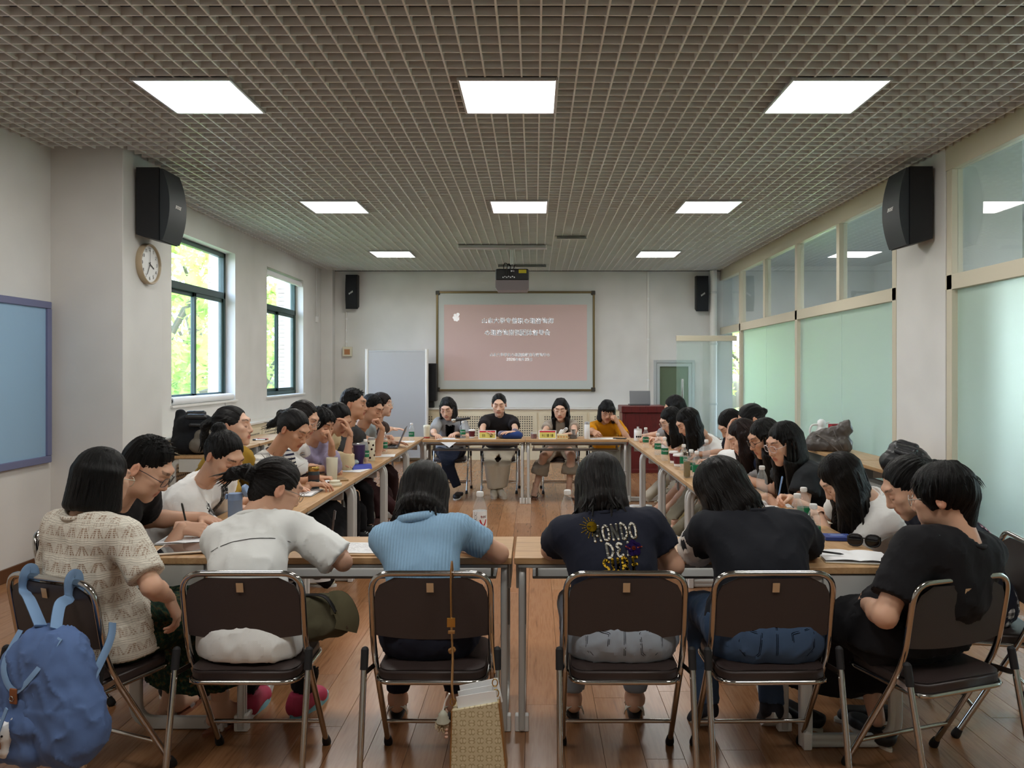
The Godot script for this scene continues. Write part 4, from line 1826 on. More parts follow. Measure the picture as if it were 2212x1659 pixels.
	func val(p: Vector3) -> float:
		var q := (p - o) / h
		var x := clampi(int(q.x), 0, nx - 2)
		var y := clampi(int(q.y), 0, ny - 2)
		var z := clampi(int(q.z), 0, nz - 2)
		var fr := q - Vector3(x, y, z)
		var c := (z * ny + y) * nx + x
		var sz := nx * ny
		var a := lerpf(lerpf(f[c], f[c + 1], fr.x), lerpf(f[c + nx], f[c + nx + 1], fr.x), fr.y)
		var b := lerpf(lerpf(f[c + sz], f[c + sz + 1], fr.x), lerpf(f[c + sz + nx], f[c + sz + nx + 1], fr.x), fr.y)
		return lerpf(a, b, fr.z)


var wrinkle := FastNoiseLite.new()


func crease(g: G, amp: float, freq: float, seed_: int) -> void:  # folds of cloth
	wrinkle.noise_type = FastNoiseLite.TYPE_SIMPLEX_SMOOTH
	wrinkle.frequency = 1.0
	wrinkle.fractal_octaves = 2
	var off := Vector3(seed_ * 3.7, seed_ * 1.9, seed_ * 5.3)
	for j in g.v.size():
		var p := g.v[j]
		var q := Vector3(p.x * 1.0 + p.y * 0.5, p.y * 0.55 - p.x * 0.4, p.z) * freq + off
		var s := wrinkle.get_noise_3dv(q)
		g.v[j] = p + g.n[j] * (amp * (0.45 - sqrt(absf(s)) * 1.0))
	renormal(g)


func renormal(g: G) -> void:
	var nn := PackedVector3Array()
	nn.resize(g.v.size())
	for t in range(0, g.i.size(), 3):
		var a := g.i[t]
		var b := g.i[t + 1]
		var c := g.i[t + 2]
		var w := (g.v[c] - g.v[a]).cross(g.v[b] - g.v[a])
		nn[a] += w
		nn[b] += w
		nn[c] += w
	for j in nn.size():
		g.n[j] = nn[j].normalized()


# ------------------------------------------------------------------ heads and hands, made once
var HEADS := {}
var HANDS := {}
var FOOT: G
var SHOE := {}


func head_shape(fem: bool, cell := 0.0034) -> G:
	var f := Fld.new(Vector3(-0.1, -0.175, -0.135), Vector3(0.1, 0.135, 0.125), cell)
	var m := 0.0 if fem else 1.0
	f.ell(Vector3(0, 0.03, 0.015), Vector3(0.074, 0.086, 0.092), Basis.IDENTITY, 0.01)
	f.ell(Vector3(0, -0.02, -0.03), Vector3(0.061 + m * 0.002, 0.075, 0.058), Basis.IDENTITY, 0.03)
	f.ell(Vector3(0, -0.062, -0.033), Vector3(0.048 + m * 0.006, 0.044 + m * 0.003, 0.05), Basis.IDENTITY, 0.03)
	f.cap(Vector3(-0.008 - m * 0.004, -0.098, -0.071), Vector3(0.008 + m * 0.004, -0.098, -0.071), 0.016, 0.016, 0.025)
	for s in [-1, 1]:
		f.ell(Vector3(s * 0.042, -0.016, -0.064), Vector3(0.022, 0.018, 0.02), Basis.IDENTITY, 0.025)
		f.ell(Vector3(s * 0.034, -0.055, -0.06), Vector3(0.02, 0.022, 0.02), Basis.IDENTITY, 0.025)
	f.cap(Vector3(-0.03, 0.032, -0.076), Vector3(0.03, 0.032, -0.076), 0.015 + m * 0.002, 0.015 + m * 0.002, 0.02)
	f.cap(Vector3(0, 0.016, -0.085), Vector3(0, -0.026, -0.103), 0.0075, 0.0095, 0.012)
	f.cap(Vector3(0, -0.03, -0.100), Vector3(0, -0.031, -0.098), 0.0115, 0.0115, 0.008)
	for s in [-1, 1]:
		f.cap(Vector3(s * 0.010, -0.034, -0.095), Vector3(s * 0.012, -0.033, -0.089), 0.0085, 0.008, 0.006)
	f.ell(Vector3(0, -0.058, -0.069), Vector3(0.03, 0.026, 0.02), Basis.IDENTITY, 0.015)
	for s in [-1, 1]:
		f.ell(Vector3(s * 0.031, 0.008, -0.101), Vector3(0.021, 0.014, 0.017), Basis.IDENTITY, 0.014, true)
		f.ell(Vector3(s * 0.031, 0.005, -0.0765), Vector3(0.0155, 0.0115, 0.0135), Basis.IDENTITY, 0.004)
	f.cap(Vector3(-0.014, -0.058, -0.0865), Vector3(0.014, -0.058, -0.0865), 0.0055, 0.0055, 0.005)
	f.cap(Vector3(-0.012, -0.0695, -0.085), Vector3(0.012, -0.0695, -0.085), 0.007, 0.007, 0.005)
	for s in [-1, 1]:
		f.ell(Vector3(s * 0.077, -0.004, 0.014), Vector3(0.008, 0.031, 0.0185), Basis(Vector3.UP, s * -0.35), 0.006)
		f.ell(Vector3(s * 0.086, 0.0, 0.009), Vector3(0.006, 0.017, 0.009), Basis(Vector3.UP, s * -0.35), 0.006, true)
	f.cap(Vector3(0, -0.05, 0.022), Vector3(0, -0.2, 0.045), 0.05 + m * 0.007, 0.05 + m * 0.009, 0.03)
	var g := G.new()
	f.mesh(g)
	renormal(g)
	for j in g.v.size():
		var p := g.v[j]
		var ax := absf(p.x)
		var c := Color(1, 1, 1)
		if p.z < -0.066:
			var lip := clampf(1.25 - Vector2(ax / 0.025, (p.y + 0.0635) / 0.0125).length(), 0, 0.3) / 0.3
			if p.z < -0.078:
				c = c.lerp(Color(0.72, 0.40, 0.40), lip * 0.85)
			if ax < 0.021 and absf(p.y + 0.0632) < 0.0022:
				c = c.lerp(Color(0.30, 0.14, 0.14), 0.75)
			var by := 0.031 + 0.006 * sin(clampf((ax - 0.014) / 0.034, 0, 1) * PI * 0.75)
			if ax > 0.012 and ax < 0.049 and absf(p.y - by) < 0.0045 + m * 0.0012:
				c = c.lerp(Color(0.07, 0.05, 0.045), 0.85 if ax < 0.042 else 0.55)
			var ly := -0.001 - 0.0035 * sin(clampf((ax - 0.017) / 0.029, 0, 1) * PI)
			if ax > 0.016 and ax < 0.047 and absf(p.y - ly) < 0.0024:
				c = c.lerp(Color(0.06, 0.045, 0.04), 0.85)
			elif ax > 0.014 and ax < 0.05 and absf(p.y - 0.006) < 0.012:
				c = c.lerp(Color(0.86, 0.76, 0.74), 0.6)
			if absf(p.y + 0.0385) < 0.004 and ax > 0.004 and ax < 0.013 and p.z < -0.088:
				c = c.lerp(Color(0.3, 0.18, 0.16), 0.8)
			var ch := clampf(1.0 - Vector2((ax - 0.042) / 0.024, (p.y + 0.022) / 0.022).length(), 0, 1)
			c = c.lerp(Color(1.0, 0.80, 0.77), ch * 0.35)
		if ax > 0.07 and p.z > -0.01 and p.z < 0.04:
			c = Color(1.0, 0.86, 0.83)
		g.c[j] = c
	return g


func hand_shape(pose: String, cell := 0.0034) -> G:  # a right hand, palm down, fingers towards -z, wrist at the origin
	var f := Fld.new(Vector3(-0.085, -0.10, -0.215), Vector3(0.055, 0.045, 0.03), cell)
	var curl: Array = {"relax": [[22, 28, 18], [26, 32, 20], [30, 36, 22], [34, 38, 24]], "grip": [[42, 52, 22], [56, 62, 34], [66, 76, 44], [70, 80, 46]],
		"fist": [[72, 92, 52], [74, 95, 55], [76, 95, 55], [76, 92, 52]], "flat": [[8, 12, 8], [8, 12, 8], [10, 14, 8], [12, 16, 10]]}[pose]
	var xs := [-0.0285, -0.0095, 0.0095, 0.027]
	var zs := [-0.088, -0.092, -0.087, -0.078]
	var ls := [[0.040, 0.025, 0.020], [0.045, 0.028, 0.021], [0.041, 0.026, 0.020], [0.032, 0.020, 0.018]]
	var rs := [0.0088, 0.0090, 0.0086, 0.0076]
	f.cap(Vector3(-0.010, 0, 0.02), Vector3(-0.016, 0, -0.012), 0.021, 0.021, 0.012, Vector3.UP, 1.35)
	f.cap(Vector3(0.010, 0, 0.02), Vector3(0.016, 0, -0.012), 0.021, 0.020, 0.012, Vector3.UP, 1.35)
	for j in 4:
		f.cap(Vector3(xs[j] * 0.62, -0.002, -0.012), Vector3(xs[j], 0.0, zs[j]), 0.018, 0.0118, 0.010, Vector3.UP, 1.2)
	for j in 4:
		var p := Vector3(xs[j], 0.001, zs[j])
		var a := 0.0
		var sp: float = deg_to_rad([7, 1.5, -4, -10][j] * (1.0 if pose in ["flat", "relax"] else 0.4))
		for q in 3:
			a += deg_to_rad(curl[j][q])
			var dir := Vector3(-sin(sp) * cos(a), -sin(a), -cos(a) * cos(sp))
			var e: Vector3 = p + dir * ls[j][q]
			f.cap(p, e, rs[j] * (1.0 - 0.07 * q), rs[j] * (0.93 - 0.09 * q), 0.0035)
			p = e
	var th := [Vector3(-0.022, -0.006, -0.018), Vector3(-0.044, -0.014, -0.048), Vector3(-0.050, -0.026, -0.080), Vector3(-0.046, -0.036, -0.104)]
	if pose in ["grip", "fist"]:
		th = [Vector3(-0.022, -0.008, -0.018), Vector3(-0.040, -0.026, -0.048), Vector3(-0.036, -0.046, -0.078), Vector3(-0.018, -0.054, -0.098)]
	elif pose == "flat":
		th = [Vector3(-0.022, -0.004, -0.018), Vector3(-0.048, -0.008, -0.044), Vector3(-0.064, -0.011, -0.072), Vector3(-0.070, -0.014, -0.096)]
	f.cap(th[0], th[1], 0.0155, 0.0115, 0.010)
	f.cap(th[1], th[2], 0.0112, 0.0098, 0.004)
	f.cap(th[2], th[3], 0.0096, 0.0078, 0.004)
	var g := G.new()
	f.mesh(g)
	renormal(g)
	for j in g.v.size():
		if g.v[j].z < -0.1 and g.n[j].y < 0.2:
			g.c[j] = Color(1.0, 0.9, 0.88)
	return g


func foot_shape() -> G:  # bare foot pointing to -z, ankle above the origin
	var f := Fld.new(Vector3(-0.075, -0.02, -0.2), Vector3(0.075, 0.15, 0.085), 0.0045)
	f.cap(Vector3(0, 0.13, 0.0), Vector3(0, 0.06, 0.01), 0.036, 0.036, 0.02)
	f.cap(Vector3(0, 0.034, 0.035), Vector3(0, 0.05, -0.02), 0.031, 0.036, 0.03)
	f.cap(Vector3(0, 0.05, -0.02), Vector3(-0.008, 0.024, -0.11), 0.034, 0.024, 0.03)
	f.cap(Vector3(0.014, 0.03, -0.03), Vector3(0.02, 0.02, -0.105), 0.028, 0.02, 0.03)
	for j in 5:
		var x: float = [-0.028, -0.010, 0.005, 0.018, 0.030][j]
		var z: float = [-0.165, -0.162, -0.154, -0.144, -0.130][j]
		f.cap(Vector3(x * 0.85, 0.018, -0.11), Vector3(x, 0.013, z), 0.015, 0.0125 if j == 0 else 0.0095, 0.005)
	f.clip(Vector3.ZERO, Vector3.DOWN)
	var g := G.new()
	f.mesh(g)
	renormal(g)
	return g


func shoe_shape(kind: String, cell := 0.006) -> Array:  # upper and sole, toe towards -z
	var f := Fld.new(Vector3(-0.075, -0.01, -0.22), Vector3(0.075, 0.15, 0.11), cell)
	var hi := 0.105 if kind == "sneaker" else 0.06
	f.cap(Vector3(0, 0.05, 0.045), Vector3(0, 0.035, -0.12), 0.044, 0.036, 0.02)
	f.cap(Vector3(-0.004, 0.03, -0.12), Vector3(-0.008, 0.024, -0.15), 0.043, 0.034, 0.02)
	f.cap(Vector3(0, 0.05, 0.04), Vector3(0, hi, 0.03), 0.042, 0.040, 0.03)
	if kind == "sneaker":
		f.cap(Vector3(0, 0.075, -0.01), Vector3(0, 0.05, -0.09), 0.034, 0.028, 0.03)
	f.clip(Vector3(0, 0.016, 0), Vector3.DOWN)
	f.clip(Vector3(0, hi, 0), Vector3.UP)
	f.cap(Vector3(0, hi + 0.03, 0.03), Vector3(0, hi + 0.0, 0.03), 0.03, 0.03, 0.0)
	f.clip(Vector3(0, hi + 0.004, 0), Vector3.UP)
	var g := G.new()
	f.mesh(g)
	renormal(g)
	var s := G.new()
	var pts := PackedVector2Array()
	for j in 28:
		var a := TAU * j / 28.0
		var z := cos(a)
		var w := 0.040 + 0.008 * z - (0.004 if z < 0 else 0.0)
		pts.append(Vector2(sin(a) * w - 0.006 * maxf(z, 0.0), 0.053 + z * 0.145))
	pts.reverse()
	var th := 0.028 if kind == "sneaker" else 0.014
	s.prism(pts, 0.0, th, Transform3D(Basis(Vector3.RIGHT, Vector3(0, 0, -1), Vector3.UP), Vector3.ZERO), true)
	return [g.done(), s.done()]


# ------------------------------------------------------------------ people
func dirv(yaw: float, pitch := 0.0) -> Vector3:  # degrees; 0 looks along -Z, 90 along +X; pitch down is positive
	var y := deg_to_rad(yaw)
	var p := deg_to_rad(pitch)
	return Vector3(sin(y) * cos(p), -sin(p), -cos(y) * cos(p))


func elbow(s: Vector3, w: Vector3, a: float, b: float, hint: Vector3) -> Array:
	var d := w - s
	var l := d.length()
	var top := (a + b) * 0.995
	if l > top:
		w = s + d * (top / l)
		d = w - s
		l = top
	var x := (a * a - b * b + l * l) / (2 * l)
	var y := sqrt(maxf(a * a - x * x, 0.0))
	var n := d / l
	var q := (hint - n * hint.dot(n)).normalized()
	return [s + n * x + q * y, w]


func person(o: Dictionary) -> Node3D:
	var fem: bool = o.get("fem", true)
	var sc: float = o.get("s", 1.0)
	var wd: float = o.get("w", 1.0)
	var hp: Array = o.h
	var base := Vector3(hp[0], 0, -hp[1])
	var t := thing("person", o.label, "person", base)
	var H := Vector3(0, o.get("hy", 0.54), 0)
	var yaw: float = o.yaw
	var F := dirv(yaw)
	var R := F.cross(Vector3.UP).normalized()
	var hd: Vector3 = at(o.head[0], o.head[1], o.head[2]) - base
	var hr: Array = o.hr
	var hf := dirv(hr[0], hr[1])
	var hx := hf.cross(Vector3.UP).normalized()
	var hu := hx.cross(hf).normalized()
	var hb := Basis(hx, hu, -hf) * Basis(Vector3.BACK, deg_to_rad(hr[2] if hr.size() > 2 else 0.0))
	hu = hb.y
	var hs: float = o.get("hs", 1.06)
	var HX := Transform3D(hb * Basis.from_scale(Vector3.ONE * hs), hd)
	var cell: float = clampf(o.head[2] * 0.0032, 0.0118, 0.018)
	# torso
	var tgt := hd - hu * 0.15 * hs + hb.z * 0.045
	var sp := tgt - H
	var N := H + sp.normalized() * clampf(sp.length(), 0.42, 0.56)
	var s := (N - H).normalized()
	var tr := (R - s * R.dot(s)).normalized()
	var tw: float = o.get("twist", 0.0)
	if tw != 0.0:
		tr = tr.rotated(s, deg_to_rad(-tw))
	var tf := s.cross(tr).normalized()
	if tf.dot(F) < 0:
		tf = -tf
	var mid: Vector3 = (H + N) * 0.5 - tf * o.get("slump", 0.035)
	var shw := (0.158 if fem else 0.185) * wd
	var sh := {}
	var el := {}
	var wr := {}
	for side in ["L", "R"]:
		var sg := -1.0 if side == "L" else 1.0
		var arm: Array = o.get(side, [])
		var S := N + tr * sg * shw - s * 0.05 + tf * 0.02
		var W: Vector3 = (arm[0] - base) if arm.size() else H + R * sg * 0.1 + F * 0.3 + Vector3(0, 0.1, 0)
		S += (W - S).normalized() * 0.03
		var hint: Vector3 = arm[4] if arm.size() > 4 else (R * sg * 0.7 - Vector3.UP * 0.75 - F * 0.25)
		var q := elbow(S, W, 0.28 * sc * (1.0 if fem else 1.06), 0.25 * sc * (1.0 if fem else 1.06), hint)
		if o.has(side + "E"):
			q[0] = (o[side + "E"] as Vector3) - base
			q[1] = q[0] + (W - q[0]).normalized() * minf(W.distance_to(q[0]), 0.26)
		sh[side] = S
		el[side] = q[0]
		wr[side] = q[1]
	# legs
	var bot: Dictionary = o.get("bottom", {"kind": "trousers", "m": M.c_black})
	var kn := {}
	var an := {}
	var hipp := {}
	var toe := {}
	for side in ["L", "R"]:
		var sg := -1.0 if side == "L" else 1.0
		hipp[side] = H + R * sg * 0.09 * wd
		var A: Vector3 = H + F * 0.44 + R * sg * 0.13
		if o.has("feet"):
			var q: Array = o.feet[0 if side == "L" else 1]
			A = Vector3(q[0], 0, -q[1]) - base
		A.y = 0.095
		var q2 := elbow(hipp[side], A, 0.42, 0.42, F * 1.0 + Vector3.UP * 0.6 + R * sg * 0.12)
		kn[side] = q2[0]
		an[side] = q2[1]
		toe[side] = dirv(o.get("toe", yaw) + sg * 8.0)
	var ar: float = (0.92 if fem else 1.12) * o.get("arm", 1.0)
	# ---- the body: one continuous skin
	var lo := Vector3.ONE * 9.0
	var hi := Vector3.ONE * -9.0
	var pts := [H, N, hd]
	for side in ["L", "R"]:
		pts.append_array([sh[side], el[side], wr[side]])
	for p: Vector3 in pts:
		lo = lo.min(p)
		hi = hi.max(p)
	var bare: bool = bot.get("bare", false)
	var lo2 := lo
	var hi2 := hi
	for side in ["L", "R"]:
		lo2 = lo2.min(kn[side]).min(an[side])
		hi2 = hi2.max(kn[side])
	var pad := Vector3.ONE * 0.1
	var g := G.new()
	var f := Fld.new((lo2 if bare else lo) - pad, (hi2 if bare else hi) + pad, cell)
	f.cap(H, mid, 0.085, 0.08, 0.03, tf, 1.3)
	f.cap(mid, N - s * 0.1, 0.085, 0.095, 0.04, tf, 1.35)
	f.cap(N - s * 0.055 - tr * shw * 0.7, N - s * 0.055 + tr * shw * 0.7, 0.042, 0.042, 0.05)
	f.cap(N - s * 0.03, hd - hu * 0.07 * hs + hb.z * 0.02, 0.054 if fem else 0.062, 0.050 if fem else 0.058, 0.05)
	for side in ["L", "R"]:
		f.cap(sh[side], el[side], 0.046 * ar, 0.038 * ar, 0.03)
		var fm: Vector3 = el[side].lerp(wr[side], 0.3)
		f.cap(el[side], fm, 0.037 * ar, 0.0385 * ar, 0.02)
		f.cap(fm, wr[side], 0.0375 * ar, 0.0255 * ar, 0.02)
		if bare:
			f.cap(hipp[side], kn[side], 0.07, 0.052, 0.03)
			var cf: Vector3 = kn[side].lerp(an[side], 0.32) - F * 0.02
			f.cap(kn[side], cf, 0.048, 0.05, 0.03)
			f.cap(cf, an[side], 0.048, 0.033, 0.03)
	f.mesh(g)
	g.add(HEADS[[fem, o.head[2] > 5.9]], HX)
	for side in ["L", "R"]:
		var arm: Array = o.get(side, [])
		var fd: Vector3 = arm[1] if arm.size() > 1 else F
		var pose: String = arm[2] if arm.size() > 2 else "relax"
		var pn: Vector3 = arm[3] if arm.size() > 3 else Vector3.DOWN
		var z := -fd.normalized()
		var y := (-pn - z * (-pn).dot(z)).normalized()
		var x := y.cross(z)
		var hsc := (0.94 if fem else 1.05)
		if side == "L":
			g.add(HANDS[[pose, o.head[2] > 4.4]], Transform3D(Basis(-x, y, z) * hsc, wr[side]), true)
		else:
			g.add(HANDS[[pose, o.head[2] > 4.4]], Transform3D(Basis(x, y, z) * hsc, wr[side]))
	var shoes: Dictionary = o.get("shoes", {})
	var sk: String = shoes.get("kind", "none")
	for side in ["L", "R"]:
		if sk in ["none", "hidden"]:
			continue
		var zz: Vector3 = -toe[side]
		var fx := Transform3D(Basis(Vector3.UP.cross(zz), Vector3.UP, zz), Vector3(an[side].x, shoes.get("lift", 0.0), an[side].z))
		if shoes.has("tilt"):
			fx.basis = fx.basis * Basis(Vector3.RIGHT, deg_to_rad(-shoes.tilt))
			fx.origin.y += 0.03
		if sk == "sandal":
			var fl := fx
			fl.origin.y += 0.02
			g.add(FOOT, fl)
		else:
			var cm := put("shoe", SHOE[[sk, o.head[2] > 3.6]][0], shoes.m, t)
			cm.transform = fx
			put("sole", SHOE[[sk, false]][1], shoes.get("sole", M.white), cm)
			if sk == "sneaker":
				var lg := G.new()
				for j in 4:
					var zc := -0.035 - j * 0.02
					lg.tube(PackedVector3Array([Vector3(-0.022, 0.093 - j * 0.006, zc), Vector3(0.0, 0.103 - j * 0.007, zc - 0.006), Vector3(0.022, 0.093 - j * 0.006, zc)]), 0.0028, 5)
				obj("laces", lg, shoes.get("lace", M.white), cm)
			continue
		var so := put("sandal", SHOE[["flat", false]][1], shoes.m, t)
		so.transform = fx
		var sg2 := G.new()
		for q in [[-0.09, 0.043], [0.03, 0.05]]:
			var pp := []
			for j in 9:
				var a := PI * j / 8.0
				pp.append(Vector3(cos(a) * 0.043, 0.02 + sin(a) * q[1] * 0.95, q[0] + 0.02 * sin(a)))
			sg2.sweep(PackedVector3Array(pp), PackedVector2Array([Vector2(-0.002, -0.014), Vector2(0.002, -0.014), Vector2(0.002, 0.014), Vector2(-0.002, 0.014)]), Vector3.BACK)
		obj("strap", sg2, shoes.get("strap", shoes.m), so)
	var skin: StandardMaterial3D = M.skin[o.get("tone", 0)]
	obj("body", g, skin, t)
	# ---- top
	var top: Dictionary = o.top
	var sl: float = top.get("sleeve", 0.55)
	var lz: float = top.get("loose", 0.012)
	f = Fld.new(lo - Vector3.ONE * 0.16, hi + Vector3.ONE * 0.16, cell)
	var b := 0.0 if fem else 0.012
	f.cap(H + s * 0.03 - tr * 0.055 * wd, H + s * 0.03 + tr * 0.055 * wd, (0.118 + b) * wd + lz, (0.118 + b) * wd + lz, 0.03, tf, 1.08)
	if top.get("hem", 0.0) > 0.055:
		f.cap(H - R * 0.06 * wd - Vector3.UP * 0.03, H + R * 0.06 * wd - Vector3.UP * 0.03, 0.136 * wd + 0.012, 0.136 * wd + 0.012, 0.04)
	f.cap(H + s * 0.08, mid, 0.118 * wd + lz, (0.108 + b) * wd + lz, 0.06, tf, 1.15)
	for sg in [-1.0, 1.0]:
		f.cap(mid + tr * sg * 0.035 * wd, N - s * 0.115 + tr * sg * 0.062 * wd, (0.088 + b) * wd + lz, (0.087 + b) * wd + lz, 0.06, tf, 1.06)
		if fem:
			f.cap(mid + s * 0.1 + tr * sg * 0.065 + tf * 0.05, mid + s * 0.1 + tr * sg * 0.065 + tf * 0.055, 0.062, 0.062, 0.05)
	f.cap(N - s * 0.052 - tr * shw * 0.86, N - s * 0.052 + tr * shw * 0.86, 0.05 + lz * 0.6, 0.05 + lz * 0.6, 0.06)
	f.cap(N - s * 0.03 - tr * 0.03, N - s * 0.03 + tr * 0.03, 0.058, 0.058, 0.05)
	for side in ["L", "R"]:
		var e0: Vector3 = el[side] - sh[side]
		var lk: float = top.get("flare", 0.008)
		if sl > 0.02:
			var fe := minf(sl, 1.0)
			f.cap(sh[side], sh[side] + e0 * (fe + (0.06 if sl < 1.0 else 0.0)), 0.052 * ar + lz, 0.043 * ar + lz + lk, 0.035)
			if sl < 1.0:
				f.clip(sh[side] + e0 * fe, e0.normalized(), 0.13)
			else:
				var e1: Vector3 = wr[side] - el[side]
				f.cap(el[side], el[side] + e1 * (sl - 1.0 + 0.06), 0.041 * ar + lz + lk, 0.03 * ar + lz + lk, 0.02)
				f.clip(el[side] + e1 * (sl - 1.0), e1.normalized(), 0.1)
	var hem: float = top.get("hem", 0.0)
	if hem > 0.055:
		f.clip(Vector3(0, H.y - hem + 0.012, 0), Vector3(0, -1, 0))
	else:
		f.clip(H + s * (0.0 - hem), -s)
	f.ell(N + s * 0.075, Vector3(0.064, 0.085, 0.064) * (1.0 if fem else 1.08), Basis(tr, s, -tf), 0.008, true)
	g = G.new()
	f.mesh(g)
	crease(g, top.get("crease", 0.011), top.get("freq", 7.0), t.get_index())
	var shirt := obj(top.get("name", "top"), g, top.m, t)
	t.set_meta("_n", 0)
	if not top.get("v", false):
		g = G.new()
		var ring := []
		var rr := 0.064 * (1.0 if fem else 1.06)
		for j in 20:
			var a := TAU * j / 20.0
			ring.append(N + s * (0.012 - 0.022 * maxf(cos(a), 0.0)) + tr * sin(a) * rr + tf * cos(a) * rr * 1.0)
		g.tube(PackedVector3Array(ring), top.get("rib", 0.009), 8, true)
		obj("collar_band", g, top.get("cm", top.m), shirt)
	if o.has("cuff"):  # a printed undersleeve below the dark sleeve
		var cs: String = o.cuff[0]
		var ce: Vector3 = el[cs] - sh[cs]
		var fc := Fld.new(sh[cs].min(el[cs]) - Vector3.ONE * 0.12, sh[cs].max(el[cs]) + Vector3.ONE * 0.12, 0.009)
		fc.cap(sh[cs] + ce * (o.cuff[1] as float), el[cs] + ce * 0.1, 0.072, 0.086, 0.02)
		fc.clip(sh[cs] + ce * (o.cuff[2] as float), ce.normalized(), 0.2)
		g = G.new()
		fc.mesh(g)
		crease(g, 0.014, 9.0, 77)
		var pmat := mat(Color.WHITE, 0.8)
		pmat.albedo_texture = noise_tex(0.018, 1, [rgb(214, 210, 204), rgb(220, 216, 210), rgb(222, 218, 212), rgb(216, 212, 206), rgb(70, 70, 74)], 91, 12.0, 256)
		tri_map(pmat, Vector3.ONE * 4)
		obj("printed_sleeve", g, pmat, t)
	# ---- bottom
	var kind: String = bot.kind
	if kind != "none":
		f = Fld.new(lo2 - Vector3.ONE * 0.17, Vector3(hi2.x, 0.85, hi2.z) + Vector3.ONE * 0.17 * Vector3(1, 0, 1), cell * 1.1)
		f.cap(H - R * 0.06 * wd, H + R * 0.06 * wd, 0.132 * wd, 0.132 * wd, 0.03)
		f.cap(H, H + s * 0.12, 0.125 * wd, 0.115 * wd, 0.04, tf, 1.08)
		var fl: float = bot.get("flare", 0.0)
		for side in ["L", "R"]:
			f.cap(hipp[side], kn[side], 0.096 * wd, 0.072 + fl * 0.3, 0.05)
			var ln: float = bot.get("len", 0.95)
			var sh0: Vector3 = an[side] - kn[side]
			if ln > 0.05:
				f.cap(kn[side], kn[side] + sh0 * (ln + 0.2), 0.068 + fl * 0.3, 0.052 + fl, 0.04 if kind == "trousers" else 0.12)
				f.clip(kn[side] + sh0 * ln, sh0.normalized(), 0.2 + fl)
		if kind == "skirt":
			var km: Vector3 = (kn.L + kn.R) * 0.5
			f.cap(H, km, 0.13, 0.11, 0.08, Vector3.UP, 1.2)
			f.cap(km, km + Vector3.DOWN * 0.5 * bot.get("len", 0.5), 0.09, 0.11, 0.1)
			f.clip(Vector3(0, kn.L.y - 0.45 * bot.get("len", 0.5), 0), Vector3.DOWN)
		f.clip(Vector3(0, 0.452, 0), Vector3.DOWN, 0.17)
		f.clip(H + s * bot.get("rise", 0.10), s)
		g = G.new()
		f.mesh(g)
		crease(g, bot.get("crease", 0.010), 8.0, t.get_index() + 40)
		obj("skirt" if kind == "skirt" else "trousers", g, bot.m, t)
	t.remove_meta("_n")
	hair(o, t, HX, hs, base)
	if o.has("glasses"):
		glasses(o.glasses, t, HX, o.get("lens", "round"))
	var info := {"node": t, "N": N + base, "H": H + base, "s": s, "tr": tr, "tf": tf, "HX": HX, "base": base, "wr": wr, "el": el, "sh": sh, "shirt": shirt, "mid": mid, "kn": kn, "an": an}
	PEOPLE[o.id] = info
	return t


var PEOPLE := {}


func glasses(c: Color, t: Node3D, HX: Transform3D, lens: String):
	var g := G.new()
	var r := 0.0016
	for s in [-1, 1]:
		var p := []
		for j in 20:
			var a := TAU * j / 20.0
			var ca := cos(a)
			var sa := sin(a)
			if lens == "square":
				ca = signf(ca) * pow(absf(ca), 0.6)
				sa = signf(sa) * pow(absf(sa), 0.6)
			p.append(HX * Vector3(s * 0.0335 + ca * 0.0245, 0.002 + sa * 0.0195, -0.1055 + absf(s * 0.0335 + ca * 0.0245) * 0.14))
		g.tube(PackedVector3Array(p), r, 6, true)
		g.tube(smooth_path([HX * Vector3(s * 0.058, 0.008, -0.098), HX * Vector3(s * 0.073, 0.008, -0.085), HX * Vector3(s * 0.079, 0.008, -0.03), HX * Vector3(s * 0.08, 0.004, 0.008)], 4), r, 6)
	g.tube(smooth_path([HX * Vector3(-0.010, 0.006, -0.104), HX * Vector3(0, 0.010, -0.108), HX * Vector3(0.010, 0.006, -0.104)], 4), r, 6)
	var m := mat(c, 0.3, 0.4)
	var o := obj("glasses", g, m, t)
	g = G.new()
	for s in [-1, 1]:
		var k := g.vert(HX * Vector3(s * 0.0335, 0.002, -0.101), HX.basis * Vector3.FORWARD)
		for j in 21:
			var a := TAU * j / 20.0
			g.vert(HX * Vector3(s * 0.0335 + cos(a) * 0.0235, 0.002 + sin(a) * 0.0185, -0.1055 + absf(s * 0.0335 + cos(a) * 0.0235) * 0.14), (HX.basis * Vector3(0, 0, -1)).normalized())
		for j in 20:
			g.tri(k, k + 2 + j, k + 1 + j)
	obj("lens", g, M.lens, o)


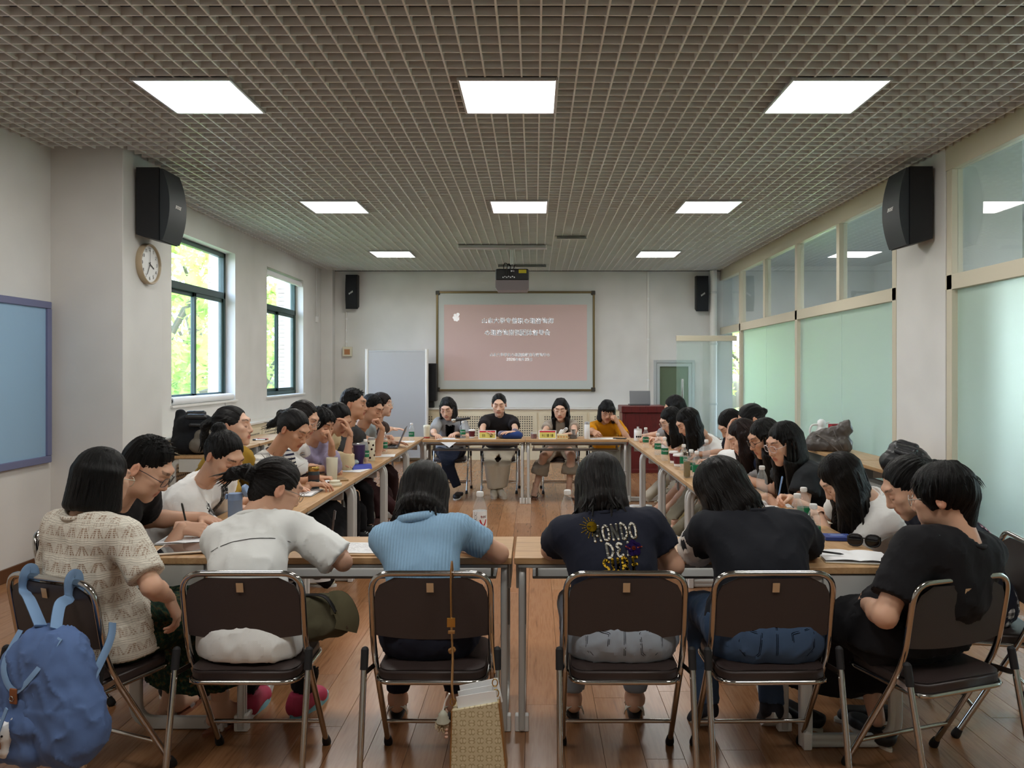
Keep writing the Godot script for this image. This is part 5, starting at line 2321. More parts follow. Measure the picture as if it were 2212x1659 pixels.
func hair(o: Dictionary, t: Node3D, HX: Transform3D, hs: float, _base: Vector3):
	var hz: Dictionary = o.hair
	var st: String = hz.style
	var d: float = o.head[2]
	var cell := clampf(d * 0.0017, 0.0052, 0.009)
	var vol: float = hz.get("vol", 0.0)
	var L: float = hz.get("len", 0.13)
	var down := Vector3.DOWN
	var hdn := -HX.basis.y.normalized()
	var loc := []
	var phis := []
	match st:
		"bob", "long":
			for a in range(-118, 119, 16):
				phis.append(float(a))
	for ph in phis:
		var r := deg_to_rad(ph)
		var a := HX * Vector3(sin(r) * 0.074, 0.022, cos(r) * 0.084 + 0.014)
		var back := 0.5 + 0.5 * cos(r)
		var dir := down.lerp(hdn, clampf(back * hz.get("follow", 0.75) + 0.1, 0, 1)).normalized()
		var out := (HX.basis * Vector3(sin(r), 0, cos(r))).normalized()
		var fo: Vector3 = hz.get("fall", Vector3.ZERO)
		var m1 := a + dir * minf(L, 0.13) + out * 0.008
		var e: Vector3 = m1 + (dir.lerp(down, 0.5).normalized() + fo).normalized() * maxf(L - 0.13, 0.0) - out * hz.get("tuck", 0.012)
		loc.append([a, m1, e])
	var lo := HX.origin - Vector3.ONE * 0.16
	var hi := HX.origin + Vector3.ONE * 0.16
	for q in loc:
		for p in q:
			lo = lo.min(p - Vector3.ONE * 0.05)
			hi = hi.max(p + Vector3.ONE * 0.05)
	var bunp := Vector3.ZERO
	if hz.has("bun"):
		bunp = HX * (hz.bun as Vector3)
		lo = lo.min(bunp - Vector3.ONE * 0.12)
		hi = hi.max(bunp + Vector3.ONE * 0.12)
	var tail := []
	if hz.has("tail"):
		for p in hz.tail:
			tail.append(HX * (p as Vector3))
			if hz.has("hang") and tail.size() > 1:
				var k := tail.size() - 1.0
				tail[-1] = tail[-2] + (Vector3.DOWN * (0.35 if k == 1 else 1.0) + HX.basis.z * (0.6 if k == 1 else 0.08)).normalized() * float(hz.hang) / (hz.tail.size() - 1)
			lo = lo.min(tail[-1] - Vector3.ONE * 0.06)
			hi = hi.max(tail[-1] + Vector3.ONE * 0.06)
	var f := Fld.new(lo, hi, cell)
	var B := HX.basis.orthonormalized()
	if st == "short":
		f.ell(HX * Vector3(0, 0.048, 0.015), Vector3(0.076, 0.082 + vol, 0.092) * hs, B, 0.02)
		f.ell(HX * Vector3(0, 0.02, 0.022), Vector3(0.0775, 0.08, 0.09) * hs, B, 0.01)
		f.clip(HX * Vector3(0, -0.052, 0.09), B * Vector3(0, -0.83, -0.55))
		f.ell(HX * Vector3(0, -0.006, -0.106), Vector3(0.082, 0.096, 0.084) * hs, B, 0.004, true)
		for s in [-1, 1]:
			f.ell(HX * Vector3(s * 0.085, -0.012, 0.004), Vector3(0.03, 0.036, 0.03) * hs, B, 0.006, true)
	elif st == "crop":
		f.ell(HX * Vector3(0, 0.036, 0.014), Vector3(0.088 + vol, 0.088 + vol, 0.104 + vol) * hs, B, 0.02)
		for s in [-1, 1]:
			f.cap(HX * Vector3(s * 0.07, 0.02, -0.03), HX * Vector3(s * 0.074, -0.03, -0.02), 0.02 * hs, 0.009 * hs, 0.02)
		f.cap(HX * Vector3(0, -0.01, 0.075), HX * Vector3(0, -0.095, 0.06), 0.045 * hs, 0.03 * hs, 0.03)
		f.ell(HX * Vector3(0, -0.036, -0.094), Vector3(0.066, 0.100, 0.066) * hs, B, 0.006, true)
		for s in [-1, 1]:
			f.ell(HX * Vector3(s * 0.09, -0.03, 0.008), Vector3(0.02, 0.03, 0.026) * hs, B, 0.006, true)
	else:
		f.ell(HX * Vector3(0, 0.034, 0.019), Vector3(0.081 + vol, 0.09 + vol, 0.099 + vol) * hs, B, 0.02)
		for q in loc:
			f.cap(q[0], q[1], 0.021 * hs, 0.021 * hs, 0.022)
			if L > 0.135:
				f.cap(q[1], q[2], 0.021 * hs, 0.013 * hs, 0.02)
		if st in ["tied", "bun"]:
			f.cap(HX * Vector3(0, -0.01, 0.05), HX * Vector3(0, -0.045, 0.06), 0.06 * hs, 0.04 * hs, 0.03)
		var fy: float = hz.get("brow", 0.0)
		var up0 := 0.040 if st in ["tied", "bun"] else 0.020
		f.ell(HX * Vector3(0, -0.046 + fy + up0, -0.098), Vector3(0.078 if st in ["tied", "bun"] else 0.060, 0.100, 0.068 if st in ["tied", "bun"] else 0.054) * hs, B, 0.004, true)
		if not hz.get("bangs", false) and st in ["bob", "long"]:
			f.ell(HX * Vector3(hz.get("part", 0.01), 0.045, -0.10), Vector3(0.034, 0.042, 0.034) * hs, B, 0.010, true)
		if st in ["tied", "bun"]:
			for s in [-1, 1]:
				f.ell(HX * Vector3(s * 0.085, -0.035, -0.01), Vector3(0.028, 0.05, 0.036) * hs, B, 0.008, true)
		if hz.get("open", false):
			for s in [-1, 1]:
				f.ell(HX * Vector3(s * 0.09, -0.03, -0.03), Vector3(0.035, 0.065, 0.045) * hs, B, 0.008, true)
	if hz.get("bangs", false):
		f.cap(HX * Vector3(-0.05, 0.052, -0.066), HX * Vector3(0.05, 0.052, -0.066), 0.026 * hs, 0.026 * hs, 0.02)
		for j in 5:
			var x := -0.05 + j * 0.025
			f.cap(HX * Vector3(x, 0.05, -0.08), HX * Vector3(x * 1.06, 0.022, -0.089 + absf(x) * 0.35), 0.017 * hs, 0.009 * hs, 0.015)
	if hz.has("bun"):
		var br: float = hz.get("bun_r", 0.04)
		f.ell(bunp, Vector3(br, br * 0.9, br * 0.85), B, 0.015)
	for j in tail.size() - 1:
		f.cap(tail[j], tail[j + 1], (0.03 - 0.012 * j / tail.size()) * hz.get("tail_r", 1.0), (0.028 - 0.016 * (j + 1) / tail.size()) * hz.get("tail_r", 1.0), 0.02)
	var g := G.new()
	f.mesh(g)
	# strands: fine grooves that run from the crown (or towards the knot)
	var pole: Vector3 = hz.bun if hz.has("bun") else (hz.tail[0] if hz.has("tail") else hz.get("crown", Vector3(0.01, 0.12, 0.03)))
	var ax := pole.normalized()
	var ux := ax.cross(Vector3(0.2, 0.1, -0.97)).normalized()
	var uy := ax.cross(ux)
	var inv := HX.affine_inverse()
	wrinkle.frequency = 1.0
	wrinkle.fractal_octaves = 2
	var amp: float = hz.get("rough", 0.005)
	for j in g.v.size():
		var p := inv * g.v[j]
		var q := p
		if q.y < 0.02 and (st == "bob" or st == "long"):
			q.y = 0.02
		var a := atan2(q.dot(ux), q.dot(uy))
		g.u[j] = Vector2(a / TAU * 5.0, p.dot(ax) * 3.0)
		g.v[j] += g.n[j] * amp * wrinkle.get_noise_3d(cos(a) * 7.0, sin(a) * 7.0, p.dot(ax) * 5.0 + d * 3.0)
	renormal(g)
	# loose locks
	var rg := RandomNumberGenerator.new()
	rg.seed = int(d * 1000.0) + int(o.head[0])
	var pr := PackedVector2Array([Vector2(-1, 0), Vector2(-0.3, -0.45), Vector2(0.6, -0.35), Vector2(1, 0), Vector2(0.3, 0.45), Vector2(-0.5, 0.4)])
	if st in ["bob", "long"]:
		for j in int(hz.get("locks", 70)):
			var k := rg.randi() % maxi(loc.size() - 1, 1)
			var w := rg.randf()
			var a: Vector3 = (loc[k][0] as Vector3).lerp(loc[k + 1][0], w)
			var m1: Vector3 = (loc[k][1] as Vector3).lerp(loc[k + 1][1], w)
			var e: Vector3 = (loc[k][2] as Vector3).lerp(loc[k + 1][2], w)
			var out := (a - HX * Vector3(0, 0.02, 0.014)).normalized()
			var lift := rg.randf_range(0.010, 0.021) * hs
			var jt: Vector3 = Vector3(rg.randf_range(-1, 1), rg.randf_range(-1, 0.3), rg.randf_range(-1, 1)) * hz.get("wild", 0.02)
			var tp := HX * (Vector3(0, 0.033, 0.014) + (inv * a - Vector3(0, 0.02, 0.014)).lerp(Vector3(0.0, 0.085, 0.0), 0.6).normalized() * 0.094)
			var path := smooth_path([tp, a + out * lift, m1 + out * lift * 0.8 + jt * 0.3, e + out * lift * 0.5 + jt], 4)
			var scl := PackedFloat32Array()
			for q in path.size():
				var tt := float(q) / (path.size() - 1)
				scl.append(rg.randf_range(0.7, 1.3) * 0.0075 * (0.35 + 0.65 * sin(PI * minf(tt * 0.9 + 0.12, 1.0))) + 0.0003)
			var k0 := g.v.size()
			g.sweep(path, pr, out, false, scl)
			for q in range(k0, g.v.size()):
				g.u[q] = Vector2(g.u[q].x * 0.15 + rg.randf() * 0.02 + k * 0.1, g.u[q].y * 0.2)
	elif st == "short" or st == "crop":
		for j in 90:
			var q := Vector3(rg.randfn(), absf(rg.randfn()) + 0.25, rg.randfn() + 0.2).normalized()
			if q.z < -0.75 and q.y < 0.5:
				continue
			var rr := Vector3(0.076, 0.08 + vol, 0.092) if st == "short" else Vector3(0.088, 0.088, 0.104) + Vector3.ONE * vol
			var p0 := Vector3(0, 0.044 if st == "short" else 0.036, 0.012) + q * rr * 0.97
			var sw := (Vector3(rg.randf_range(-0.3, 0.3), 0.25, -0.6) if st == "short" else Vector3(q.x * 0.5, -0.9, q.z * 0.5)).normalized()
			var ln := 0.018 if st == "short" else 0.05
			var path := PackedVector3Array([HX * p0, HX * (p0 + q * 0.007 + sw * ln * 0.5), HX * (p0 + q * (0.008 if st == "short" else 0.003) + sw * ln)])
			g.sweep(path, pr, HX.basis * q, false, PackedFloat32Array([0.005, 0.004, 0.0004]))
	for j in int(hz.get("wisps", 0)):
		var q := Vector3(rg.randf_range(-1, 1), rg.randf_range(-0.3, 1), rg.randf_range(-0.3, 1)).normalized()
		var p0 := HX * (Vector3(0, 0.033, 0.014) + q * Vector3(0.082, 0.09, 0.098))
		var p1 := p0 + (HX.basis * q) * rg.randf_range(0.006, 0.02) + Vector3(rg.randf_range(-1, 1), rg.randf_range(-0.4, 0.6), rg.randf_range(-1, 1)) * 0.025
		g.sweep(PackedVector3Array([p0, (p0 + p1) * 0.5 + HX.basis * q * 0.006, p1]), pr, q, false, PackedFloat32Array([0.0012, 0.001, 0.0003]))
	for j in tail.size() - 1:
		if j < tail.size() - 2:
			continue
		for k in 16:
			var jt := Vector3(rg.randf_range(-1, 1), rg.randf_range(-1, 1), rg.randf_range(-1, 1))
			g.sweep(smooth_path([tail[j] + jt * 0.012, tail[j + 1] + jt * 0.02, tail[j + 1] + (tail[j + 1] - tail[j]).normalized() * 0.04 + jt * 0.03], 4), pr, Vector3.UP, false, PackedFloat32Array([0.007, 0.007, 0.007, 0.006, 0.005, 0.005, 0.004, 0.002, 0.0004]))
	var hm: StandardMaterial3D = M.hair[hz.get("c", 0)]
	obj("hair", g, hm, t)
	if hz.has("tie"):
		g = G.new()
		var c: Vector3 = HX * ((hz.tail[0] if hz.has("tail") else hz.bun * 0.8) as Vector3)
		var n := (HX.basis * pole).normalized()
		var a := n.cross(Vector3.UP).normalized()
		var bb := n.cross(a)
		var ring := []
		for j in 14:
			ring.append(c + (a * cos(TAU * j / 14.0) + bb * sin(TAU * j / 14.0)) * 0.03)
		g.tube(PackedVector3Array(ring), 0.006, 6, true)
		obj("hair_tie", g, M.dark, t)


func people():
	M.skin = []
	for c in [rgb(208, 164, 138), rgb(196, 150, 122), rgb(216, 176, 152)]:
		var m := mat(c, 0.5, 0.0, 0.4)
		m.vertex_color_use_as_albedo = true
		m.subsurf_scatter_enabled = true
		m.subsurf_scatter_strength = 0.08
		M.skin.append(m)
	M.hair = []
	for c in [rgb(27, 25, 26), rgb(40, 32, 30), rgb(58, 36, 32), rgb(48, 46, 46), rgb(34, 28, 26)]:
		var m := mat(c, 0.4, 0.0, 0.36)
		bump(m, M.streak, 0.3)
		m.albedo_texture = M.streak
		m.albedo_color = Color(c.r * 1.05, c.g * 1.05, c.b * 1.05)
		M.hair.append(m)
	for far in [false, true]:
		HEADS[[true, far]] = head_shape(true, 0.0048 if far else 0.0038)
		HEADS[[false, far]] = head_shape(false, 0.0048 if far else 0.0038)
		for p in ["relax", "grip", "fist", "flat"]:
			HANDS[[p, far]] = hand_shape(p, 0.0052 if far else 0.004)
		for k in ["sneaker", "flat"]:
			SHOE[[k, far]] = shoe_shape(k, 0.011 if far else 0.007)
	FOOT = foot_shape()
	M.c_black = cloth(rgb(26, 26, 29))
	M.c_navy = cloth(rgb(30, 33, 46))
	M.c_white = cloth(rgb(226, 228, 226))
	var beige := cloth(rgb(196, 186, 166))
	var khaki := cloth(rgb(136, 128, 108))
	var rib := printed(pic(64, 8, "rib"), Vector3(80, 1, 80), 0.25)
	rib.albedo_texture = null
	rib.albedo_color = rgb(142, 178, 208)
	var lace := printed(pic(256, 256, "lace"), Vector3(9.5, 16, 9.5), 0.14)
	lace.albedo_color = rgb(236, 230, 216)
	var stripes := printed(pic(8, 64, "stripe"), Vector3(1, 34, 1))
	var floral := printed(noise_tex(0.02, 3, [rgb(16, 30, 26), rgb(22, 52, 44), rgb(14, 26, 22), rgb(30, 66, 50), rgb(110, 72, 34), rgb(18, 34, 28)], 61, 20.0), Vector3(3, 3, 3))
	var denim := cloth(rgb(62, 82, 110))
	var denim_light := cloth(rgb(150, 160, 172))
	var check := printed(pic(32, 32, "gingham"), Vector3(34, 34, 34))
	var white_p := cloth(rgb(232, 232, 230))
	var U := Vector3.UP
	var D := Vector3.DOWN
	# ---------------- near row
	person({"id": "lace", "label": "person with black bob and cream openwork knit top, at the near left", "h": [-1.665, 2.97], "yaw": 22.0, "head": [222, 1034, 2.95], "hr": [28, 14, 0], "hs": 0.96, "w": 1.06,
		"top": {"m": lace, "sleeve": 0.8, "loose": 0.018, "hem": 0.08, "crease": 0.008, "name": "knit_top"}, "bottom": {"kind": "skirt", "m": floral, "len": 0.75, "flare": 0.06, "bare": true},
		"RE": at(328, 1268, 2.78), "R": [at(366, 1292, 2.93), Vector3(0.22, -0.9, -0.3), "relax", Vector3(-0.9, -0.1, 0.2)], "L": [at(235, 1330, 3.15), Vector3(0.6, -0.3, -0.6), "relax"],
		"shoes": {"kind": "sandal", "m": mat(rgb(150, 96, 70), 0.4), "strap": M.pvc}, "feet": [[-1.62, 3.42], [-1.36, 3.32]], "hair": {"style": "bob", "len": 0.128, "tuck": 0.02, "vol": 0.003, "locks": 40, "wild": 0.004, "rough": 0.002}, "glasses": rgb(200, 190, 170)})
	person({"id": "blouse", "label": "person in loose white blouse with low dark knot, writing, second from left in near row", "h": [-1.10, 2.98], "yaw": 6.0, "head": [597, 1055, 3.28], "hr": [52, 26, 0], "w": 0.98,
		"top": {"m": M.c_white, "sleeve": 0.9, "loose": 0.022, "flare": 0.022, "hem": 0.09, "crease": 0.014, "freq": 6.0, "name": "blouse"}, "bottom": {"kind": "trousers", "m": M.c_black, "rise": -0.06},
		"RE": at(742, 1215, 3.22), "LE": at(500, 1205, 3.3), "R": [on(712, 1168, 0.80), Vector3(-0.25, -0.25, -0.9), "grip", Vector3(-0.6, -0.7, 0.0), Vector3(0.8, -0.6, 0.4)], "L": [at(520, 1165, 3.5), Vector3(0.8, 0, -0.5), "flat"],
		"shoes": {"kind": "sneaker", "m": mat(rgb(176, 52, 84), 0.7), "sole": mat(rgb(120, 176, 190), 0.6), "lace": mat(rgb(200, 60, 96), 0.7)}, "feet": [[-1.28, 3.47], [-1.05, 3.47]], "toe": 10.0,
		"hair": {"style": "bun", "bun": Vector3(0, 0.012, 0.125), "bun_r": 0.036, "tail": [Vector3(0, 0.02, 0.145), Vector3(0.0, -0.01, 0.185), Vector3(0, -0.03, 0.2)], "tie": true, "wisps": 26, "c": 1, "rough": 0.004}, "glasses": rgb(150, 140, 130)})
	person({"id": "polo", "label": "person in light blue ribbed polo with dark shoulder-length hair, bent over the near table", "h": [-0.41, 3.0], "yaw": 0.0, "head": [916, 1072, 3.24], "hr": [2, 46, 0], "w": 1.0, "arm": 1.12,
		"top": {"m": rib, "sleeve": 0.62, "loose": 0.012, "hem": 0.02, "crease": 0.007, "name": "polo_shirt", "rib": 0.02}, "bottom": {"kind": "trousers", "m": M.c_navy, "rise": 0.16},
		"RE": at(1078, 1196, 3.24), "LE": at(846, 1180, 3.3), "R": [Vector3(-0.36, 0.79, -3.42), Vector3(-0.9, 0, -0.3), "flat", D], "L": [Vector3(-0.45, 0.80, -3.48), Vector3(0.8, 0, -0.5), "flat", D, Vector3(-1, -0.5, 0.2)],
		"shoes": {"kind": "sandal", "m": M.dark, "strap": mat(rgb(214, 206, 190), 0.6)}, "feet": [[-0.62, 3.46], [-0.36, 3.46]], "hair": {"style": "bob", "len": 0.16, "follow": 1.0, "tuck": -0.002, "vol": 0.013, "locks": 130, "wild": 0.03, "c": 4}})
	person({"id": "surf", "label": "person in navy tee printed with yellow and white lettering and purple flower, near row", "h": [0.335, 3.0], "yaw": 0.0, "head": [1296, 1054, 3.24], "hr": [-4, 40, 0], "w": 1.16, "arm": 1.15,
		"top": {"m": M.c_navy, "sleeve": 0.6, "loose": 0.020, "hem": 0.03, "crease": 0.007, "name": "tee_shirt"}, "bottom": {"kind": "trousers", "m": denim_light, "rise": 0.16},
		"RE": at(1456, 1222, 3.14), "LE": at(1190, 1188, 3.28), "R": [Vector3(0.40, 0.79, -3.42), Vector3(-0.7, 0, -0.6), "flat", D], "L": [Vector3(0.30, 0.80, -3.46), Vector3(0.8, 0, -0.5), "flat", D, Vector3(-0.9, -0.55, 0.3)],
		"shoes": {"kind": "sandal", "m": M.dark, "strap": mat(rgb(206, 200, 186), 0.6)}, "feet": [[0.17, 3.46], [0.45, 3.46]], "hair": {"style": "bob", "len": 0.175, "follow": 1.0, "tuck": -0.008, "vol": 0.014, "locks": 160, "wild": 0.042, "c": 1, "wisps": 10}})
	person({"id": "dark", "label": "person in plain black tee and blue jeans bent low to the left, near row", "h": [0.90, 3.0], "yaw": 0.0, "head": [1560, 1062, 3.24], "hr": [-38, 44, 8], "w": 1.2, "arm": 1.12,
		"cuff": ["L", 0.35, 0.98],
		"top": {"m": cloth(rgb(32, 34, 40)), "sleeve": 0.8, "loose": 0.024, "hem": 0.05, "crease": 0.010, "name": "tee_shirt"}, "bottom": {"kind": "trousers", "m": denim, "rise": 0.16},
		"RE": at(1752, 1186, 3.26), "LE": at(1500, 1190, 3.3), "R": [Vector3(0.98, 0.80, -3.45), Vector3(-0.8, 0, -0.5), "flat", D], "L": [Vector3(0.78, 0.80, -3.5), Vector3(0.5, 0, -0.7), "flat", D, Vector3(-1, -0.7, 0.2)],
		"shoes": {"kind": "sneaker", "m": mat(rgb(30, 32, 44), 0.8), "sole": mat(rgb(222, 220, 212), 0.6), "tilt": 35.0}, "feet": [[0.74, 3.30], [1.02, 3.30]], "hair": {"style": "long", "len": 0.2, "follow": 0.7, "tuck": -0.006, "vol": 0.014, "locks": 160, "wild": 0.036, "fall": Vector3(-0.15, 0, 0.0), "c": 4}})
	person({"id": "dress", "label": "person with short black hair in a black dress, seated at the near right", "h": [1.455, 3.0], "yaw": -20.0, "head": [2036, 1074, 2.9], "hr": [-48, 12, 0], "w": 1.2, "arm": 1.18,
		"top": {"m": M.c_black, "sleeve": 0.75, "loose": 0.026, "hem": 0.06, "crease": 0.010, "name": "dress_top"}, "bottom": {"kind": "skirt", "m": M.c_black, "len": 0.78, "flare": 0.05, "bare": true},
		"L": [at(1868, 1300, 3.0), Vector3(0.1, -0.75, -0.5), "relax", Vector3(0.8, -0.3, -0.2), Vector3(-0.5, -0.7, 0.6)], "R": [at(1900, 1325, 3.1), Vector3(-0.9, -0.2, -0.1), "relax"],
		"shoes": {"kind": "flat", "m": M.dark, "sole": mat(rgb(214, 206, 190), 0.6)}, "feet": [[1.19, 3.36], [1.43, 3.2]], "hair": {"style": "crop", "vol": 0.006, "rough": 0.004}, "glasses": rgb(190, 186, 180)})
	person({"id": "pink", "label": "person in navy tee with pink back lettering and long ponytail, at right edge", "h": [1.98, 3.42], "yaw": -78.0, "head": [1962, 1052, 3.3], "hr": [-82, 32, 0],
		"top": {"m": M.c_navy, "sleeve": 0.65, "loose": 0.024, "hem": 0.04, "name": "tee_shirt"}, "bottom": {"kind": "trousers", "m": check},
		"L": [Vector3(1.74, 0.66, -3.36), Vector3(-0.9, 0, -0.3), "grip"], "R": [Vector3(1.70, 0.66, -3.5), Vector3(-0.9, 0, 0.1), "flat"],
		"shoes": {"kind": "flat", "m": M.dark}, "hair": {"style": "tied", "tail": [Vector3(0, 0.035, 0.112), Vector3.ZERO, Vector3.ZERO, Vector3.ZERO, Vector3.ZERO], "hang": 0.42, "tail_r": 0.9, "tie": true}})
	# ---------------- window side
	person({"id": "man", "fem": false, "label": "man in black tee and glasses writing in the green notebook, near left corner", "h": [-2.14, 3.68], "yaw": 80.0, "head": [316, 1012, 3.38], "hr": [84, 34, 0], "hs": 1.1,
		"top": {"m": M.c_black, "sleeve": 0.72, "loose": 0.02, "hem": 0.04, "name": "tee_shirt"}, "bottom": {"kind": "trousers", "m": M.c_black},
		"R": [on(392, 1140, 0.81), Vector3(0.9, -0.15, -0.25), "grip", Vector3(0.1, -0.75, -0.6), Vector3(-0.2, -0.8, 0.5)], "L": [on(440, 1118, 0.80), Vector3(0.85, -0.15, 0.45), "flat", D, Vector3(-0.1, -0.6, -0.8)],
		"shoes": {"kind": "sneaker", "m": M.dark}, "hair": {"style": "short", "vol": 0.006}, "glasses": rgb(52, 56, 62), "lens": "square"})
	person({"id": "scarf", "label": "woman in loose white shirt with black-and-white scarf and high bun", "h": [-2.10, 4.28], "yaw": 88.0, "head": [484, 985, 4.0], "hr": [116, 32, 0],
		"top": {"m": white_p, "sleeve": 1.0, "loose": 0.034, "flare": 0.02, "hem": 0.06, "crease": 0.015, "name": "shirt"}, "bottom": {"kind": "trousers", "m": M.c_navy},
		"R": [on(518, 1098, 0.80), Vector3(0.9, 0, -0.1), "grip", D, Vector3(-0.3, -0.8, 0.6)], "L": [on(548, 1076, 0.80), Vector3(0.8, 0, 0.4), "flat"],
		"shoes": {"kind": "sneaker", "m": M.dark}, "hair": {"style": "bun", "bun": Vector3(0, 0.095, 0.10), "bun_r": 0.04, "wisps": 16, "tie": true}, "tone": 0})
	person({"id": "mustard", "label": "woman in mustard blouse with black ponytail, sitting upright and looking right", "h": [-2.10, 4.80], "yaw": 90.0, "head": [504, 921, 4.75], "hr": [88, -2, 0],
		"top": {"m": cloth(rgb(150, 118, 40)), "sleeve": 1.2, "loose": 0.026, "hem": 0.04, "crease": 0.016, "name": "blouse"},
		"bottom": {"kind": "trousers", "m": M.c_black}, "R": [Vector3(-1.62, 0.80, -4.72), Vector3(0.9, 0, 0), "flat"], "L": [Vector3(-1.62, 0.80, -4.95), Vector3(0.9, 0, 0), "flat"],
		"shoes": {"kind": "sneaker", "m": M.dark}, "hair": {"style": "tied", "tail": [Vector3(0, 0.035, 0.112), Vector3.ZERO, Vector3.ZERO, Vector3.ZERO], "hang": 0.18, "tie": true, "wisps": 8}, "tone": 2})
	person({"id": "stripe", "label": "woman in navy-striped white top, hair held by a clip, reading", "h": [-2.06, 5.20], "yaw": 90.0, "head": [634, 928, 5.05], "hr": [108, 30, 0],
		"top": {"m": stripes, "sleeve": 0.6, "loose": 0.016, "hem": 0.04, "name": "striped_top"}, "bottom": {"kind": "trousers", "m": M.c_black},
		"R": [on(672, 1046, 0.80), Vector3(0.9, 0, -0.1), "relax"], "L": [on(690, 1032, 0.80), Vector3(0.9, 0, 0.1), "grip"],
		"shoes": {"kind": "sneaker", "m": M.dark, "lift": 0.16}, "feet": [[-1.55, 5.05], [-1.36, 5.2]], "hair": {"style": "bun", "bun": Vector3(0, 0.03, 0.115), "bun_r": 0.036, "tail": [Vector3(0, 0.0, 0.12), Vector3(0, -0.05, 0.15), Vector3(0, -0.07, 0.17)], "tie": true}, "tone": 1})
	person({"id": "vest", "label": "woman in white shirt and black vest, mostly hidden beside the striped top", "h": [-2.06, 5.66], "yaw": 90.0, "head": [656, 905, 5.5], "hr": [98, 24, 0],
		"top": {"m": white_p, "sleeve": 0.9, "loose": 0.02, "hem": 0.04, "name": "shirt"}, "bottom": {"kind": "skirt", "m": M.c_black, "len": 0.9, "flare": 0.06},
		"R": [on(705, 1012, 0.80), Vector3(0.9, 0, 0), "grip"], "L": [on(716, 1002, 0.80), Vector3(0.9, 0, 0.1), "flat"],
		"shoes": {"kind": "flat", "m": M.cream}, "hair": {"style": "tied", "tail": [Vector3(0, 0.0, 0.11), Vector3.ZERO, Vector3.ZERO], "hang": 0.14, "c": 1}, "glasses": rgb(180, 176, 170)})
	person({"id": "lilac", "label": "woman in lilac jacket with short wavy hair, hand on her chin", "h": [-2.04, 6.10], "yaw": 92.0, "head": [692, 918, 5.88], "hr": [116, 18, 0],
		"top": {"m": cloth(rgb(150, 142, 168)), "sleeve": 1.5, "loose": 0.022, "hem": 0.04, "crease": 0.014, "name": "jacket"}, "bottom": {"kind": "skirt", "m": M.c_black, "len": 0.9, "flare": 0.08},
		"L": [at(716, 955, 5.75), Vector3(-0.25, 0.9, 0.1), "fist", Vector3(-0.8, 0.1, 0.2), Vector3(0.2, -1, -0.1)], "R": [on(735, 998, 0.80), Vector3(0.9, 0, 0), "grip"],
		"shoes": {"kind": "flat", "m": M.cream}, "hair": {"style": "crop", "vol": 0.008, "rough": 0.012}, "tone": 1})
	person({"id": "cream", "label": "woman in cream cardigan over black, hand pressed to her face", "h": [-2.02, 6.58], "yaw": 92.0, "head": [731, 905, 6.3], "hr": [110, 34, 0],
		"top": {"m": cloth(rgb(206, 188, 152)), "sleeve": 1.35, "loose": 0.02, "hem": 0.04, "crease": 0.014, "name": "cardigan"}, "bottom": {"kind": "trousers", "m": M.c_black},
		"R": [at(757, 935, 6.2), Vector3(-0.3, 0.9, 0.1), "relax", Vector3(-0.9, -0.1, 0.1), Vector3(0.2, -1, 0.1)], "L": [on(765, 985, 0.80), Vector3(0.9, 0, 0), "grip"],
		"shoes": {"kind": "sneaker", "m": M.dark}, "hair": {"style": "tied", "tail": [Vector3(0, 0.03, 0.112), Vector3.ZERO, Vector3.ZERO], "hang": 0.12, "tie": true, "wisps": 10}, "tone": 1})
	person({"id": "grey_man", "fem": false, "label": "man with short hair in dark grey tee, looking ahead, beside the laptop", "h": [-2.0, 7.06], "yaw": 92.0, "head": [764, 874, 6.8], "hr": [94, 4, 0], "hs": 1.12,
		"top": {"m": cloth(rgb(58, 60, 62)), "sleeve": 0.75, "loose": 0.02, "name": "tee_shirt"}, "bottom": {"kind": "trousers", "m": M.c_black},
		"R": [on(808, 968, 0.80), Vector3(0.9, 0, 0), "flat"], "L": [on(822, 958, 0.80), Vector3(0.9, 0, 0.1), "flat"],
		"shoes": {"kind": "sneaker", "m": M.dark}, "hair": {"style": "short", "vol": 0.004}, "tone": 1})
	person({"id": "polo_man", "fem": false, "label": "man in grey polo shirt, fist held to his mouth, at the laptop", "h": [-2.0, 7.66], "yaw": 94.0, "head": [803, 884, 7.35], "hr": [112, 20, 0], "hs": 1.12,
		"top": {"m": cloth(rgb(134, 142, 144)), "sleeve": 0.75, "loose": 0.018, "name": "polo_shirt"}, "bottom": {"kind": "trousers", "m": cloth(rgb(58, 34, 36))},
		"R": [at(826, 925, 7.2), Vector3(-0.35, 0.85, 0.2), "fist", Vector3(-0.8, -0.1, 0.2), Vector3(0.3, -1, 0.2)], "L": [on(846, 955, 0.80), Vector3(0.9, 0, 0.2), "flat"],
		"shoes": {"kind": "sneaker", "m": mat(rgb(90, 60, 56), 0.6)}, "feet": [[-1.5, 7.5], [-1.35, 7.7]], "hair": {"style": "short", "vol": 0.002}, "tone": 1})
	person({"id": "brown", "label": "person in brown tee with short hair and glasses, farthest on the window side", "h": [-2.0, 8.36], "yaw": 94.0, "head": [825, 874, 8.05], "hr": [98, 2, 0],
		"top": {"m": cloth(rgb(64, 50, 46)), "sleeve": 0.75, "loose": 0.018, "name": "tee_shirt"}, "bottom": {"kind": "trousers", "m": cloth(rgb(52, 34, 34))},
		"R": [on(862, 938, 0.80), Vector3(0.9, 0, 0), "grip"], "L": [on(876, 932, 0.80), Vector3(0.9, 0, 0.2), "flat"],
		"shoes": {"kind": "sneaker", "m": M.dark}, "hair": {"style": "crop", "vol": 0.0, "c": 2}, "glasses": rgb(200, 190, 170), "tone": 2})
